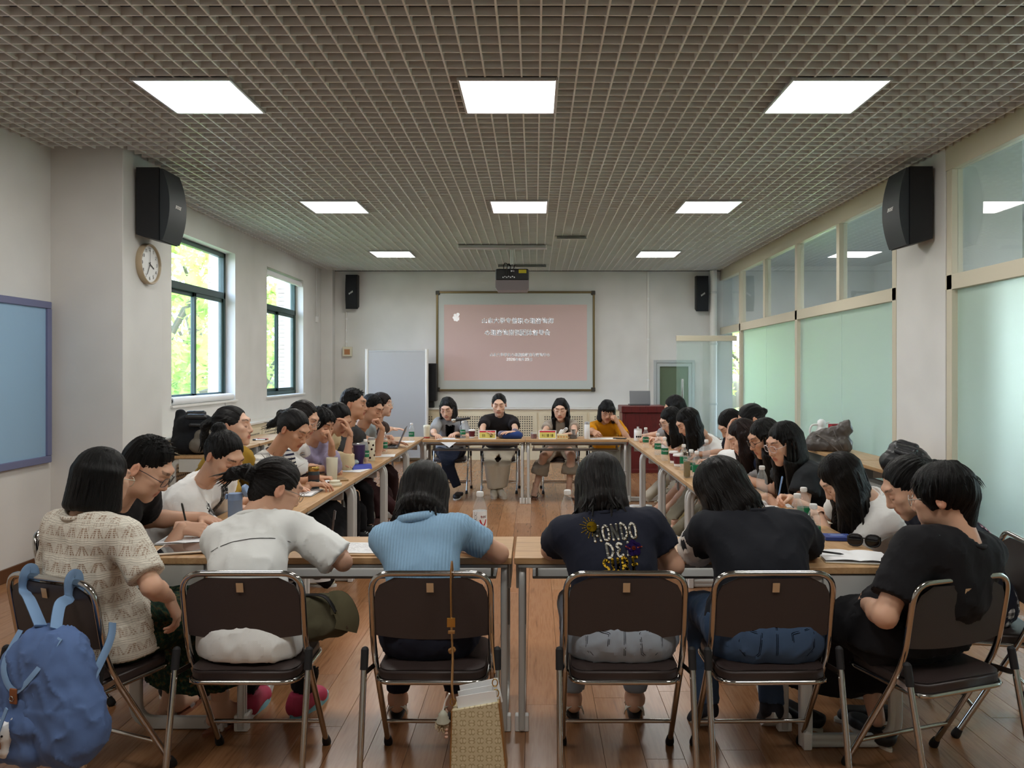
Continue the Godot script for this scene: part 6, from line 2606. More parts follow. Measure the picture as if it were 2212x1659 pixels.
	# ---------------- partition side
	person({"id": "wavy", "label": "woman in white tee, long wavy black hair hiding her face", "h": [1.93, 4.08], "yaw": -92.0, "head": [1818, 1036, 3.92], "hr": [-84, 40, 0], "arm": 1.1,
		"top": {"m": white_p, "sleeve": 0.66, "loose": 0.018, "hem": 0.06, "name": "tee_shirt"}, "bottom": {"kind": "trousers", "m": M.c_black},
		"L": [on(1764, 1108, 0.80), Vector3(-0.5, 0, -0.85), "fist", D, Vector3(0.2, -0.8, 0.8)], "R": [on(1705, 1078, 0.82), Vector3(-0.8, 0.1, 0.4), "grip", Vector3(0.3, -0.6, 0.6)],
		"shoes": {"kind": "flat", "m": M.cream}, "hair": {"style": "long", "len": 0.36, "follow": 0.35, "tuck": -0.006, "vol": 0.006, "locks": 120, "wild": 0.03, "fall": Vector3(-0.10, 0, 0.05), "c": 4}, "tone": 2})
	person({"id": "clear", "label": "woman in sleeveless black top with clear-framed glasses and long dark hair", "h": [1.93, 4.72], "yaw": -92.0, "head": [1694, 957, 4.66], "hr": [-106, 20, 0], "arm": 1.1,
		"top": {"m": cloth(rgb(34, 37, 40)), "sleeve": 0.3, "loose": 0.022, "flare": 0.03, "hem": 0.05, "name": "top"}, "bottom": {"kind": "trousers", "m": M.c_black},
		"L": [on(1655, 1072, 0.80), Vector3(-0.9, 0, 0.1), "flat", D, Vector3(0.5, -0.8, 0.5)], "R": [on(1612, 1035, 0.80), Vector3(-0.9, 0, -0.1), "grip"],
		"shoes": {"kind": "flat", "m": M.dark}, "hair": {"style": "long", "len": 0.34, "follow": 0.5, "open": true, "tuck": 0.0, "locks": 70, "wild": 0.015, "fall": Vector3(0.04, 0, 0.02)}, "glasses": rgb(206, 196, 198), "lens": "square"})
	person({"id": "navy", "label": "woman in navy top and dark glasses, behind the woman with clear glasses", "h": [1.93, 5.24], "yaw": -92.0, "head": [1651, 946, 5.15], "hr": [-98, 24, 0],
		"top": {"m": cloth(rgb(32, 42, 66)), "sleeve": 0.5, "loose": 0.02, "hem": 0.05, "name": "top"}, "bottom": {"kind": "trousers", "m": M.c_black},
		"L": [on(1612, 1032, 0.80), Vector3(-0.9, 0, 0.1), "flat", D, Vector3(0.5, -0.8, 0.5)], "R": [on(1590, 1012, 0.80), Vector3(-0.9, 0, 0), "grip"],
		"shoes": {"kind": "flat", "m": mat(rgb(120, 100, 96), 0.7)}, "hair": {"style": "long", "len": 0.3, "follow": 0.5, "open": true, "tuck": 0.0, "locks": 60, "wild": 0.02, "c": 3}, "glasses": rgb(28, 26, 28), "tone": 1})
	person({"id": "auburn", "label": "woman with straight auburn hair in white long-sleeved shirt", "h": [1.92, 5.72], "yaw": -92.0, "head": [1604, 944, 5.55], "hr": [-92, 30, 0],
		"top": {"m": white_p, "sleeve": 1.85, "loose": 0.02, "hem": 0.05, "name": "shirt"}, "bottom": {"kind": "trousers", "m": cloth(rgb(228, 200, 176))},
		"L": [on(1545, 1002, 0.80), Vector3(-0.9, 0, 0.1), "flat", D, Vector3(0.5, -0.8, 0.5)], "R": [on(1528, 990, 0.80), Vector3(-0.9, 0, 0), "grip"],
		"shoes": {"kind": "sneaker", "m": mat(rgb(206, 208, 212), 0.7)}, "hair": {"style": "long", "len": 0.26, "follow": 0.35, "tuck": 0.0, "locks": 60, "wild": 0.008, "c": 2}, "tone": 2})
	person({"id": "blackbun", "label": "woman with black hair in a loose bun, behind the auburn-haired woman", "h": [1.94, 6.22], "yaw": -92.0, "head": [1622, 908, 6.1], "hr": [-90, 30, 0],
		"top": {"m": M.c_black, "sleeve": 0.7, "loose": 0.02, "name": "tee_shirt"}, "bottom": {"kind": "trousers", "m": M.c_black},
		"L": [Vector3(1.48, 0.80, -6.2), Vector3(-0.9, 0, 0.1), "flat"], "R": [Vector3(1.46, 0.80, -6.4), Vector3(-0.9, 0, 0), "grip"],
		"shoes": {"kind": "flat", "m": mat(rgb(120, 100, 96), 0.7)}, "feet": [[1.3, 6.1], [1.2, 6.3]], "hair": {"style": "bun", "bun": Vector3(0, 0.01, 0.12), "bun_r": 0.03, "wisps": 10}})
	person({"id": "forehead", "label": "woman resting her forehead on her raised hand, dark chin-length hair", "h": [1.92, 6.78], "yaw": -92.0, "head": [1579, 918, 6.45], "hr": [-98, 42, 0],
		"top": {"m": M.c_navy, "sleeve": 0.7, "loose": 0.02, "name": "tee_shirt"}, "bottom": {"kind": "trousers", "m": khaki},
		"L": [at(1574, 940, 6.3), Vector3(0.1, 0.95, -0.2), "relax", Vector3(0.9, 0.2, 0), Vector3(-0.3, -1, 0.3)], "R": [Vector3(1.46, 0.80, -6.9), Vector3(-0.9, 0, 0), "grip"],
		"shoes": {"kind": "sneaker", "m": mat(rgb(206, 208, 212), 0.7)}, "feet": [[1.28, 6.5], [1.2, 6.75]], "hair": {"style": "bob", "len": 0.15, "follow": 0.4, "locks": 40, "wild": 0.01}})
	person({"id": "backprint", "label": "woman in white tee with red and black back print, long black hair falling forward", "h": [1.90, 7.36], "yaw": -94.0, "head": [1486, 912, 6.95], "hr": [-98, 36, 0],
		"top": {"m": white_p, "sleeve": 0.85, "loose": 0.024, "hem": 0.05, "name": "tee_shirt"}, "bottom": {"kind": "trousers", "m": khaki, "flare": 0.03},
		"L": [on(1452, 962, 0.80), Vector3(-0.9, 0, 0.1), "grip", D, Vector3(0.5, -0.8, 0.5)], "R": [on(1432, 952, 0.80), Vector3(-0.9, 0, 0), "grip"],
		"shoes": {"kind": "sandal", "m": M.dark}, "feet": [[1.3, 7.1], [1.22, 7.3]], "hair": {"style": "long", "len": 0.27, "follow": 0.4, "tuck": -0.005, "locks": 70, "wild": 0.02}})
	person({"id": "creamtop", "label": "woman in cream top and glasses bent over her notes, long dark hair", "h": [1.88, 7.98], "yaw": -94.0, "head": [1449, 908, 7.5], "hr": [-104, 30, 0],
		"top": {"m": cloth(rgb(206, 196, 156)), "sleeve": 0.9, "loose": 0.024, "hem": 0.05, "name": "top"}, "bottom": {"kind": "skirt", "m": cloth(rgb(206, 190, 140)), "len": 0.8, "flare": 0.08, "bare": true},
		"L": [on(1426, 955, 0.80), Vector3(-0.9, 0, 0.1), "grip"], "R": [on(1410, 947, 0.80), Vector3(-0.9, 0, 0), "grip"],
		"shoes": {"kind": "flat", "m": M.white}, "feet": [[1.22, 7.6], [1.18, 7.8]], "hair": {"style": "long", "len": 0.27, "follow": 0.4, "locks": 60, "wild": 0.015}, "glasses": rgb(190, 180, 170), "tone": 2})
	person({"id": "farthest", "label": "woman with black hair in grey, farthest on the partition side, before the door", "h": [1.90, 8.66], "yaw": -94.0, "head": [1457, 880, 8.3], "hr": [-92, 24, 0],
		"top": {"m": cloth(rgb(140, 140, 142)), "sleeve": 1.3, "loose": 0.02, "name": "top"}, "bottom": {"kind": "trousers", "m": beige},
		"L": [on(1404, 946, 0.80), Vector3(-0.9, 0, 0.1), "grip"], "R": [on(1396, 940, 0.80), Vector3(-0.9, 0, 0), "grip"],
		"shoes": {"kind": "flat", "m": M.white}, "feet": [[1.22, 8.3], [1.18, 8.5]], "hair": {"style": "bob", "len": 0.14, "locks": 40}})
	# ---------------- the speakers' row
	person({"id": "cardigan", "label": "woman in grey cardigan over black, bobbed hair and glasses, reading at the microphone", "h": [-1.08, 9.82], "yaw": 180.0, "head": [967, 882, 9.5], "hr": [190, 22, -4], "hs": 1.12,
		"top": {"m": cloth(rgb(150, 152, 154)), "sleeve": 1.0, "loose": 0.02, "hem": 0.03, "name": "cardigan"}, "bottom": {"kind": "trousers", "m": cloth(rgb(32, 36, 50)), "len": 0.9},
		"R": [on(938, 938, 0.80), Vector3(0.5, -0.1, 0.7), "relax"], "L": [on(986, 936, 0.80), Vector3(-0.4, -0.1, 0.8), "relax"],
		"shoes": {"kind": "flat", "m": M.dark}, "feet": [[-1.16, 9.45], [-0.93, 9.36]], "hair": {"style": "bob", "len": 0.135, "open": true, "locks": 50, "wild": 0.006, "c": 3}, "glasses": rgb(150, 120, 100), "tone": 2})
	person({"id": "beige", "label": "woman in black draped top and beige trousers, hair tied back, second of the speakers", "h": [-0.45, 9.82], "yaw": 180.0, "head": [1078, 874, 9.5], "hr": [180, 14, 0], "hs": 1.12, "w": 1.08,
		"top": {"m": cloth(rgb(36, 34, 36)), "sleeve": 0.7, "loose": 0.024, "hem": 0.06, "name": "top", "v": true}, "bottom": {"kind": "trousers", "m": beige, "flare": 0.03, "len": 0.97},
		"R": [on(1040, 941, 0.80), Vector3(0.8, 0, 0.4), "flat"], "L": [on(1112, 941, 0.80), Vector3(-0.8, 0, 0.4), "flat"],
		"shoes": {"kind": "sneaker", "m": mat(rgb(206, 196, 176), 0.6), "sole": mat(rgb(214, 206, 190), 0.6)}, "feet": [[-0.42, 9.42], [-0.50, 9.44]], "toe": 170.0, "hair": {"style": "tied", "tail": [Vector3(0, -0.03, 0.105), Vector3(-0.03, -0.1, 0.10), Vector3(-0.06, -0.17, 0.06)]}, "tone": 2})
	person({"id": "linen", "label": "woman in linen dress with long black hair and glasses, third of the speakers", "h": [0.33, 9.82], "yaw": 180.0, "head": [1211, 884, 9.5], "hr": [188, 14, 0], "hs": 1.12,
		"top": {"m": cloth(rgb(168, 158, 146)), "sleeve": 0.35, "loose": 0.02, "hem": 0.05, "name": "dress_top"}, "bottom": {"kind": "trousers", "m": cloth(rgb(150, 138, 122)), "flare": 0.07, "len": 0.55, "bare": true},
		"R": [on(1178, 938, 0.80), Vector3(0.7, 0, 0.5), "grip"], "L": [on(1236, 940, 0.80), Vector3(-0.8, 0, 0.4), "flat"],
		"shoes": {"kind": "sandal", "m": mat(rgb(120, 86, 70), 0.5)}, "feet": [[0.42, 9.36], [0.01, 9.46]], "hair": {"style": "long", "len": 0.30, "open": true, "locks": 60, "wild": 0.012, "brow": 0.006}, "glasses": rgb(190, 170, 150), "tone": 2})
	person({"id": "yellow", "label": "woman in mustard tee with black fringe and glasses, cheek on her hand", "h": [0.93, 9.82], "yaw": 180.0, "head": [1311, 888, 9.45], "hr": [176, 20, 4], "hs": 1.12,
		"top": {"m": cloth(rgb(206, 138, 20)), "sleeve": 0.7, "loose": 0.02, "hem": 0.03, "name": "tee_shirt"}, "bottom": {"kind": "skirt", "m": cloth(rgb(120, 116, 104)), "len": 0.95, "flare": 0.06},
		"R": [on(1284, 941, 0.82), Vector3(0.3, -0.2, 0.8), "grip", Vector3(0.7, -0.6, 0)], "L": [at(1334, 912, 9.35), Vector3(-0.5, 0.7, 0.3), "fist", Vector3(-0.6, 0, -0.4), Vector3(0.6, -1, 0.2)],
		"shoes": {"kind": "flat", "m": M.dark}, "hair": {"style": "bob", "len": 0.15, "bangs": true, "locks": 50, "wild": 0.008}, "glasses": rgb(40, 36, 40), "tone": 1})
	shirt_prints()


# ------------------------------------------------------------------ things on the tables, chairs and walls
func wind(g: G, r: float, turn := 0.0) -> G:  # lays flat lettering round an upright cylinder
	for j in g.v.size():
		var p := g.v[j]
		var a := p.x / r + turn
		g.v[j] = Vector3(sin(a) * (r + p.z), p.y, cos(a) * (r + p.z))
		g.n[j] = Vector3(sin(a), 0, cos(a))
	return g


func bottle(p: Vector3, label: String, turn := 0.0, kind := "green"):
	var t := thing("water_bottle", label, "bottle", p, turn, "plastic water bottles on the tables")
	var g := G.new()
	var prof := [Vector2(0.022, 0.004), Vector2(0.029, 0.0), Vector2(0.0315, 0.008), Vector2(0.0315, 0.03), Vector2(0.0295, 0.034), Vector2(0.0315, 0.038), Vector2(0.0315, 0.05)]
	if kind == "green":
		prof.append_array([Vector2(0.0312, 0.052), Vector2(0.0312, 0.108), Vector2(0.0318, 0.11), Vector2(0.030, 0.118), Vector2(0.0315, 0.124), Vector2(0.029, 0.134), Vector2(0.030, 0.140), Vector2(0.0255, 0.155), Vector2(0.018, 0.172), Vector2(0.0125, 0.184), Vector2(0.0125, 0.190)])
	else:
		prof.append_array([Vector2(0.0325, 0.055), Vector2(0.0325, 0.15), Vector2(0.031, 0.155), Vector2(0.0325, 0.16), Vector2(0.028, 0.178), Vector2(0.018, 0.202), Vector2(0.0135, 0.214), Vector2(0.0135, 0.220)])
	g.lathe(prof, 24, Transform3D.IDENTITY, false)
	g.lathe([Vector2(0.001, 0.004), Vector2(0.022, 0.004)], 24, Transform3D.IDENTITY, false)
	obj("bottle_body", g, M.pvc, t)
	var top: float = prof[-1].y
	g = G.new()
	g.lathe([Vector2(0.0155, top - 0.006), Vector2(0.0165, top - 0.002), Vector2(0.0165, top + 0.013), Vector2(0.0145, top + 0.0165)], 24)
	for j in 24:
		var a := TAU * j / 24.0
		g.box(Vector3(sin(a) * 0.0167, top + 0.005, cos(a) * 0.0167), Vector3(0.0015, 0.014, 0.0012), 0.0, Basis(Vector3.UP, a))
	obj("cap", g, M.white, t)
	g = G.new()
	if kind == "plain":
		return
	if kind == "green":
		g.lathe([Vector2(0.0321, 0.054), Vector2(0.0321, 0.107)], 28, Transform3D.IDENTITY, false)
		var lb := obj("paper_label", g, M.green, t)
		g = letters("C'estbon", 0.0125, 0.0004, true, 0.2)
		shift(g, Vector3(0, 0.086, 0))
		var h := G.new()
		h.add(wind(g, 0.0325))
		for j in 3:
			var s := G.new()
			s.box(Vector3(0, 0.072 - j * 0.005, 0.0), Vector3([0.03, 0.036, 0.022][j], 0.0016, 0.0003), 0.0)
			h.add(wind(s, 0.0325))
		for j in 9:
			var s := G.new()
			s.box(Vector3(0.062 + j * 0.0022, 0.082, 0.0), Vector3(0.0012 if j % 3 else 0.002, 0.024, 0.0003), 0.0)
			h.add(wind(s, 0.0325))
		obj("lettering", h, M.white, lb)
	else:
		g.lathe([Vector2(0.0331, 0.075), Vector2(0.0331, 0.148)], 28, Transform3D.IDENTITY, false)
		var lb := obj("paper_label", g, M.paper, t)
		var h := G.new()
		for s in [-1, 1]:
			var k := G.new()
			var line := []
			for j in 8:
				line.append(Vector2(s * (0.004 + 0.011 * j / 7.0), 0.086 + 0.022 * pow(j / 7.0, 1.6)))
			ink(k, [PackedVector2Array(line)], 0.0035)
			h.add(wind(k, 0.0335, 0.55))
		for j in 3:
			var k := G.new()
			ink(k, han_of(["41295d 62396e 1676 a1a7 74d4 67f7 a8ae 7bdb 6efe", "252b6b6525 a167 a1f7 85d5 8a8fdfda8a", "252b6b6525 a167 a1f7 85d5 8a8fdfda8a"][j]), 0.0006, Vector2(-0.013 + j * 0.0095, 0.118), Vector2(0.009, 0.012))
			h.add(wind(k, 0.0335, 0.55))
		obj("red_print", h, mat(rgb(196, 32, 44), 0.5), lb)
		h = G.new()
		for j in 8:
			var k := G.new()
			k.box(Vector3(0, 0.142 - j * 0.0062, 0), Vector3(0.018 - 0.003 * (j % 3), 0.0022, 0.0003), 0.0)
			h.add(wind(k, 0.0335, -0.6))
		obj("small_print", h, M.ink, lb)


func han_of(code: String) -> Array:
	var out := []
	for s in code.split(" "):
		var p := PackedVector2Array()
		for j in range(0, s.length() - 1, 2):
			p.append(Vector2(s.substr(j, 1).hex_to_int() / 15.0, 1.0 - s.substr(j + 1, 1).hex_to_int() / 15.0))
		out.append(p)
	return out


func vessel(called: String, label: String, category: String, p: Vector3, parts: Array) -> Node3D:  # parts: name, profile, material
	var t := thing(called, label, category, p)
	for q in parts:
		var g := G.new()
		g.lathe(q[1], 28)
		obj(q[0], g, q[2], t)
	return t


func pv(flat: Array) -> Array:  # pairs to a lathe profile
	var out := []
	for j in range(0, flat.size(), 2):
		out.append(Vector2(flat[j], flat[j + 1]))
	return out


func pen(tip: Vector3, dir: Vector3, c: Color, label: String):
	var t := thing("pen", label, "pen", tip)
	var d := dir.normalized()
	var x := d.cross(Vector3(0.3, 0.1, 0.9)).normalized()
	t.basis = Basis(x, d, x.cross(d))
	var g := G.new()
	g.lathe(pv([0.0006, 0.0, 0.0042, 0.014, 0.0046, 0.02, 0.0046, 0.13, 0.003, 0.138]), 10)
	obj("barrel", g, mat(c, 0.35), t)
	g = G.new()
	g.box(Vector3(0.0055, 0.115, 0), Vector3(0.0018, 0.04, 0.003), 0.0004)
	obj("clip", g, M.alu, t)


func book(p: Vector3, turn: float, w: float, d: float, label: String, cover_m: Material, lines: int, called := "notebook", th := 0.012):
	var t := thing(called, label, called.replace("_", " "), p, turn)
	var g := G.new()
	g.box(Vector3(0, 0.001, 0), Vector3(w + 0.006, 0.002, d + 0.006), 0.0005)
	obj("cover", g, cover_m, t)
	for s in [-1, 1]:
		g = G.new()
		var n := 10
		var k := 0
		for j in n + 1:
			var u := float(j) / n
			var y: float = 0.002 + th * (0.25 + 0.75 * sin(minf(u * 1.15 + 0.18, 1.0) * PI * 0.62)) * (1.0 - 0.55 * u)
			for z in [-0.5, 0.5]:
				g.vert(Vector3(s * u * w / 2, y, z * d), Vector3(s * (u - 0.2) * 0.5, 1, 0).normalized(), Vector2(u, z))
		for j in n:
			if s > 0:
				g.face(2 * j + 1, 2 * j + 3, 2 * j + 2, 2 * j)
			else:
				g.face(2 * j, 2 * j + 2, 2 * j + 3, 2 * j + 1)
		g.box(Vector3(s * w * 0.25, 0.0035, 0), Vector3(w * 0.5, 0.003, d), 0.0)
		obj("page_block", g, M.paper, t)
	if lines > 0:
		g = G.new()
		for s in [-1, 1]:
			for j in lines:
				var x0: float = s * w / 4.0
				var ln := w * 0.36 * rng.randf_range(0.5, 1.0)
				g.box(Vector3(x0 - (w * 0.18 - ln / 2), 0.002 + th * 0.98, -d * 0.38 + d * 0.76 * j / lines), Vector3(ln, 0.0006, 0.0016), 0.0)
		obj("handwriting", g, M.ink, t)


func sheet(p: Vector3, turn: float, w: float, d: float, label: String, lines: int, m: Material = null, group := ""):
	var t := thing("paper_sheet", label, "paper", p, turn, group)
	var g := G.new()
	g.box(Vector3(0, 0.0012, 0), Vector3(w, 0.0024, d), 0.0004)
	obj("sheet", g, m if m else M.paper, t)
	if lines:
		g = G.new()
		for j in lines:
			var z := -d * 0.42 + d * 0.84 * j / lines
			var x := -w * 0.42
			while x < w * 0.36:
				var ln := rng.randf_range(0.006, 0.028)
				if rng.randf() < 0.82:
					ink(g, [PackedVector2Array([Vector2(x, -z), Vector2(x + ln * 0.5, -z + rng.randf_range(-0.002, 0.002)), Vector2(x + ln, -z)])], 0.0005, Vector2.ZERO, Vector2.ONE, 0.0)
				x += ln + 0.006
		g.v = Transform3D(Basis(Vector3.RIGHT, -PI / 2), Vector3(0, 0.0027, 0)) * g.v
		for j in g.n.size():
			g.n[j] = Vector3.UP
		obj("handwriting", g, M.ink, t)


func laptop(p: Vector3, turn: float, open: float, label: String):
	var t := thing("laptop", label, "laptop", p, turn)
	var g := G.new()
	g.box(Vector3(0, 0.009, 0), Vector3(0.32, 0.016, 0.22), 0.004)
	var body := mat(rgb(108, 110, 114), 0.35, 0.6)
	obj("base", g, body, t)
	g = G.new()
	for r in 5:
		for c in 12:
			g.box(Vector3(-0.135 + c * 0.0245, 0.0185, -0.07 + r * 0.022), Vector3(0.02, 0.003, 0.018), 0.0008)
	obj("keyboard", g, M.dark, t)
	var b := Basis(Vector3.RIGHT, -deg_to_rad(open))
	g = G.new()
	g.box(Vector3(0, 0.018, -0.108) + b * Vector3(0, 0.105, 0), Vector3(0.32, 0.21, 0.007), 0.003, b)
	obj("lid", g, body, t)
	g = G.new()
	g.box(Vector3(0, 0.018, -0.108) + b * Vector3(0, 0.108, 0.004), Vector3(0.30, 0.185, 0.001), 0.0, b)
	obj("screen", g, M.black, t)


func ribbon(g: G, pts: Array, w: float, th: float, up: Vector3) -> void:
	g.sweep(smooth_path(pts, 6), PackedVector2Array([Vector2(-w / 2, -th / 2), Vector2(w / 2, -th / 2), Vector2(w / 2, th / 2), Vector2(-w / 2, th / 2)]), up)


func soft(g: G, caps: Array, cell: float, amp := 0.006, flat := -99.0) -> void:  # a stuffed shape: caps of [a, b, ra, rb, k, flatten axis, factor]
	var lo := Vector3.ONE * 9
	var hi := -lo
	for c in caps:
		for e in 2:
			lo = lo.min(c[e] - Vector3.ONE * (c[2 + e] + 0.04))
			hi = hi.max(c[e] + Vector3.ONE * (c[2 + e] + 0.04))
	var f := Fld.new(lo, hi, cell)
	for c in caps:
		f.cap(c[0], c[1], c[2], c[3], c[4], c[5] if c.size() > 5 else Vector3.ZERO, c[6] if c.size() > 6 else 1.0)
	if flat > -90:
		f.clip(Vector3(0, flat, 0), Vector3.DOWN)
	f.mesh(g)
	if amp > 0:
		crease(g, amp, 9.0, caps.size())
	else:
		renormal(g)


func name_plate(p: Vector3, name_: String, label: String):
	var t := thing("name_plate", label, "name plate", p)
	var b := Basis(Vector3.RIGHT, -0.28)
	var g := G.new()
	g.box(b * Vector3(0, 0.052, 0) + Vector3(0, 0, 0.01), Vector3(0.205, 0.104, 0.004), 0.001, b)
	g.box(Basis(Vector3.RIGHT, 0.28) * Vector3(0, 0.052, 0) + Vector3(0, 0.0, -0.05), Vector3(0.205, 0.104, 0.004), 0.001, Basis(Vector3.RIGHT, 0.28))
	obj("stand", g, M.white, t)
	var o := Vector3(0, 0, 0.01) + b * Vector3(0, 0, 0.0027)
	g = G.new()
	g.box(o + b * Vector3(0, 0.045, 0), Vector3(0.186, 0.068, 0.0006), 0.0, b)
	var c := obj("name_card", g, mat(rgb(206, 192, 96), 0.6), t)
	g = G.new()
	g.box(o + b * Vector3(0, 0.089, 0), Vector3(0.186, 0.02, 0.0006), 0.0, b)
	obj("red_header", g, mat(rgb(190, 40, 54), 0.6), t)
	g = G.new()
	var n := name_.length()
	var pitch := 0.05 if n == 3 else 0.088
	for j in n:
		write_han(g, name_[j], Vector2(-pitch * (n - 1) / 2.0 + pitch * j - 0.02, 0.024), 0.04, 0, 0.0016)
	var h := G.new()
	h.add(g, Transform3D(b, o + b * Vector3(0, 0, 0.0005)))
	obj("lettering", h, M.dark, c)


func cup_of_paper(p: Vector3, label: String):
	vessel("paper_cup", label, "cup", p, [["cup_body", pv([0.028, 0.0, 0.0285, 0.002, 0.038, 0.088]), M.maroon], ["base_band", pv([0.0288, 0.001, 0.0312, 0.022]), M.white], ["lid", pv([0.0395, 0.086, 0.0405, 0.09, 0.0395, 0.098, 0.036, 0.104, 0.034, 0.1, 0.0, 0.099]), M.white]])


func conform(g: G, shirt: G, xf: Transform3D, lift: float) -> void:  # lays flat print (in xf's x, y plane) on the cloth below it along -z
	var inv := xf.affine_inverse()
	var pts := inv * shirt.v
	var cellw := 0.018
	var near := {}
	for j in pts.size():
		if (inv.basis * shirt.n[j]).z < 0.1:
			continue
		var key := Vector2i(floori(pts[j].x / cellw), floori(pts[j].y / cellw))
		if not near.has(key):
			near[key] = []
		near[key].append(pts[j])
	for j in g.v.size():
		var p := g.v[j]
		var kx := floori(p.x / cellw)
		var ky := floori(p.y / cellw)
		var sw := 0.0
		var sz := 0.0
		for a in [-1, 0, 1]:
			for b in [-1, 0, 1]:
				for q: Vector3 in near.get(Vector2i(kx + a, ky + b), []):
					var w := 1.0 / (pow(Vector2(q.x - p.x, q.y - p.y).length_squared(), 1.0) + 2e-5)
					sw += w
					sz += w * q.z
		var z := sz / sw if sw > 0 else 0.0
		g.v[j] = xf * Vector3(p.x, p.y, z + lift + p.z)
		g.n[j] = xf.basis.z


func shirt_geo(info: Dictionary) -> G:
	var a: Array = info.shirt.mesh.surface_get_arrays(0)
	var g := G.new()
	g.v = a[Mesh.ARRAY_VERTEX]
	g.n = a[Mesh.ARRAY_NORMAL]
	return g


func back_frame_of(info: Dictionary, up: float) -> Transform3D:  # on the back, x to the viewer's right, z outwards
	var z: Vector3 = -info.tf
	var y: Vector3 = info.s
	return Transform3D(Basis(y.cross(z).normalized(), y, z), (info.N as Vector3) - (info.base as Vector3) - y * up)


func shirt_prints():
	# ---- the lettered back of the navy tee
	var info: Dictionary = PEOPLE.surf
	var geo := shirt_geo(info)
	var xf := back_frame_of(info, 0.0)
	var base: Vector3 = info.base
	var c := at(1327, 1171, 3.05) - base
	var o := xf.affine_inverse() * c
	var L := {
		"M": [[0.05, 0, 0.15, 1, 0.5, 0.35, 0.85, 1, 0.95, 0]], "O": [[0.5, 1, 0.12, 0.8, 0.05, 0.45, 0.2, 0.08, 0.5, 0, 0.82, 0.1, 0.95, 0.5, 0.85, 0.88, 0.5, 1]],
		"N": [[0.1, 0, 0.1, 1, 0.85, 0, 0.9, 1]], "D": [[0.15, 0, 0.15, 1, 0.6, 0.95, 0.92, 0.65, 0.85, 0.25, 0.5, 0.0, 0.15, 0]],
		"E": [[0.9, 0.9, 0.5, 1, 0.2, 0.8, 0.5, 0.55, 0.15, 0.3, 0.4, 0.0, 0.9, 0.1]], "L": [[0.5, 1, 0.25, 0.05, 0.8, 0.05]],
		"S": [[0.9, 0.85, 0.5, 1, 0.2, 0.8, 0.35, 0.58, 0.75, 0.4, 0.8, 0.15, 0.45, 0, 0.08, 0.12]], "U": [[0.1, 1, 0.1, 0.3, 0.4, 0.0, 0.75, 0.15, 0.9, 1]],
		"R": [[0.1, 0, 0.2, 1, 0.65, 1, 0.85, 0.75, 0.6, 0.5, 0.2, 0.48], [0.5, 0.5, 0.95, 0]], "F": [[0.25, 0, 0.4, 1, 1.0, 1], [0.25, 0.5, 0.85, 0.52]]}
	var sc := 3.05 / FOCAL
	var rows := [["MONDO", -46.0, 6.0, 19.0, 31.0, 4.2, 0], ["DEL", -26.0, -30.0, 20.0, 27.0, 4.4, 0], ["SURF", -38.0, -62.0, 19.5, 28.0, 4.6, 1]]
	var gold := mat(rgb(226, 180, 44), 0.75)
	var cream := mat(rgb(236, 234, 222), 0.75)
	for pass_ in 2:
		var white_g := G.new()
		var gold_g := G.new()
		for r in rows:
			for j in String(r[0]).length():
				var lines := []
				for s in L[r[0][j]]:
					var p := []
					for q in range(0, s.size(), 2):
						p.append(Vector3(s[q], s[q + 1], 0))
					var sp := PackedVector2Array()
					for q in smooth_path(p, 3 if r[0][j] in ["O", "D", "S", "U", "E", "R"] else 1):
						sp.append(Vector2(q.x, q.y))
					lines.append(sp)
				var w0: float = r[3] * sc * 0.72
				var o2 := Vector2((r[1] + j * r[3]) * sc + (0.0016 if pass_ == 0 else 0.0), (r[2] - j * 0.5) * sc - (0.0016 if pass_ == 0 else 0.0)) + Vector2(o.x, o.y)
				var wd: float = r[5] * sc * (0.62 if pass_ == 0 else 0.52)
				if pass_ == 0 or r[6] == 1:
					ink(gold_g, lines, wd, o2, Vector2(w0, r[4] * sc))
				else:
					ink(white_g, lines, wd, o2, Vector2(w0, r[4] * sc))
		if pass_ == 0:
			conform(gold_g, geo, xf, 0.0016)
			obj("shadow_print", gold_g, mat(rgb(150, 116, 44), 0.8), info.shirt)
		else:
			conform(white_g, geo, xf, 0.0046)
			obj("white_print", white_g, cream, info.shirt)
			conform(gold_g, geo, xf, 0.0046)
			obj("gold_print", gold_g, gold, info.shirt)
	# sun with rays and dark glasses; flower with five petals
	var g := G.new()
	var sun := Vector2(o.x - 47 * sc, o.y + 37 * sc)
	g.lathe([Vector2(0.0, 0.0003), Vector2(11.0 * sc, 0.0003)], 24, Transform3D(Basis(Vector3.RIGHT, PI / 2), Vector3(sun.x, sun.y, 0)), false)
	for j in 11:
		var a := deg_to_rad(60 + j * 20.5)
		var dd := Vector2(cos(a), sin(a))
		ink(g, [PackedVector2Array([sun + dd * 14 * sc, sun + dd * (20 + 5 * (j % 2)) * sc])], 0.7 * sc)
	conform(g, geo, xf, 0.0056)
	obj("sun_print", g, gold, info.shirt)
	g = G.new()
	ink(g, [PackedVector2Array([sun + Vector2(-8, 1) * sc, sun + Vector2(6, 5) * sc]), PackedVector2Array([sun + Vector2(-5, 0) * sc, sun + Vector2(-3, 0.6) * sc]), PackedVector2Array([sun + Vector2(1.5, 2) * sc, sun + Vector2(3.5, 2.8) * sc])], 1.4 * sc)
	conform(g, geo, xf, 0.0066)
	obj("sunglasses_print", g, M.dark, info.shirt)
	g = G.new()
	var fl := Vector2(o.x + 32 * sc, o.y - 17 * sc)
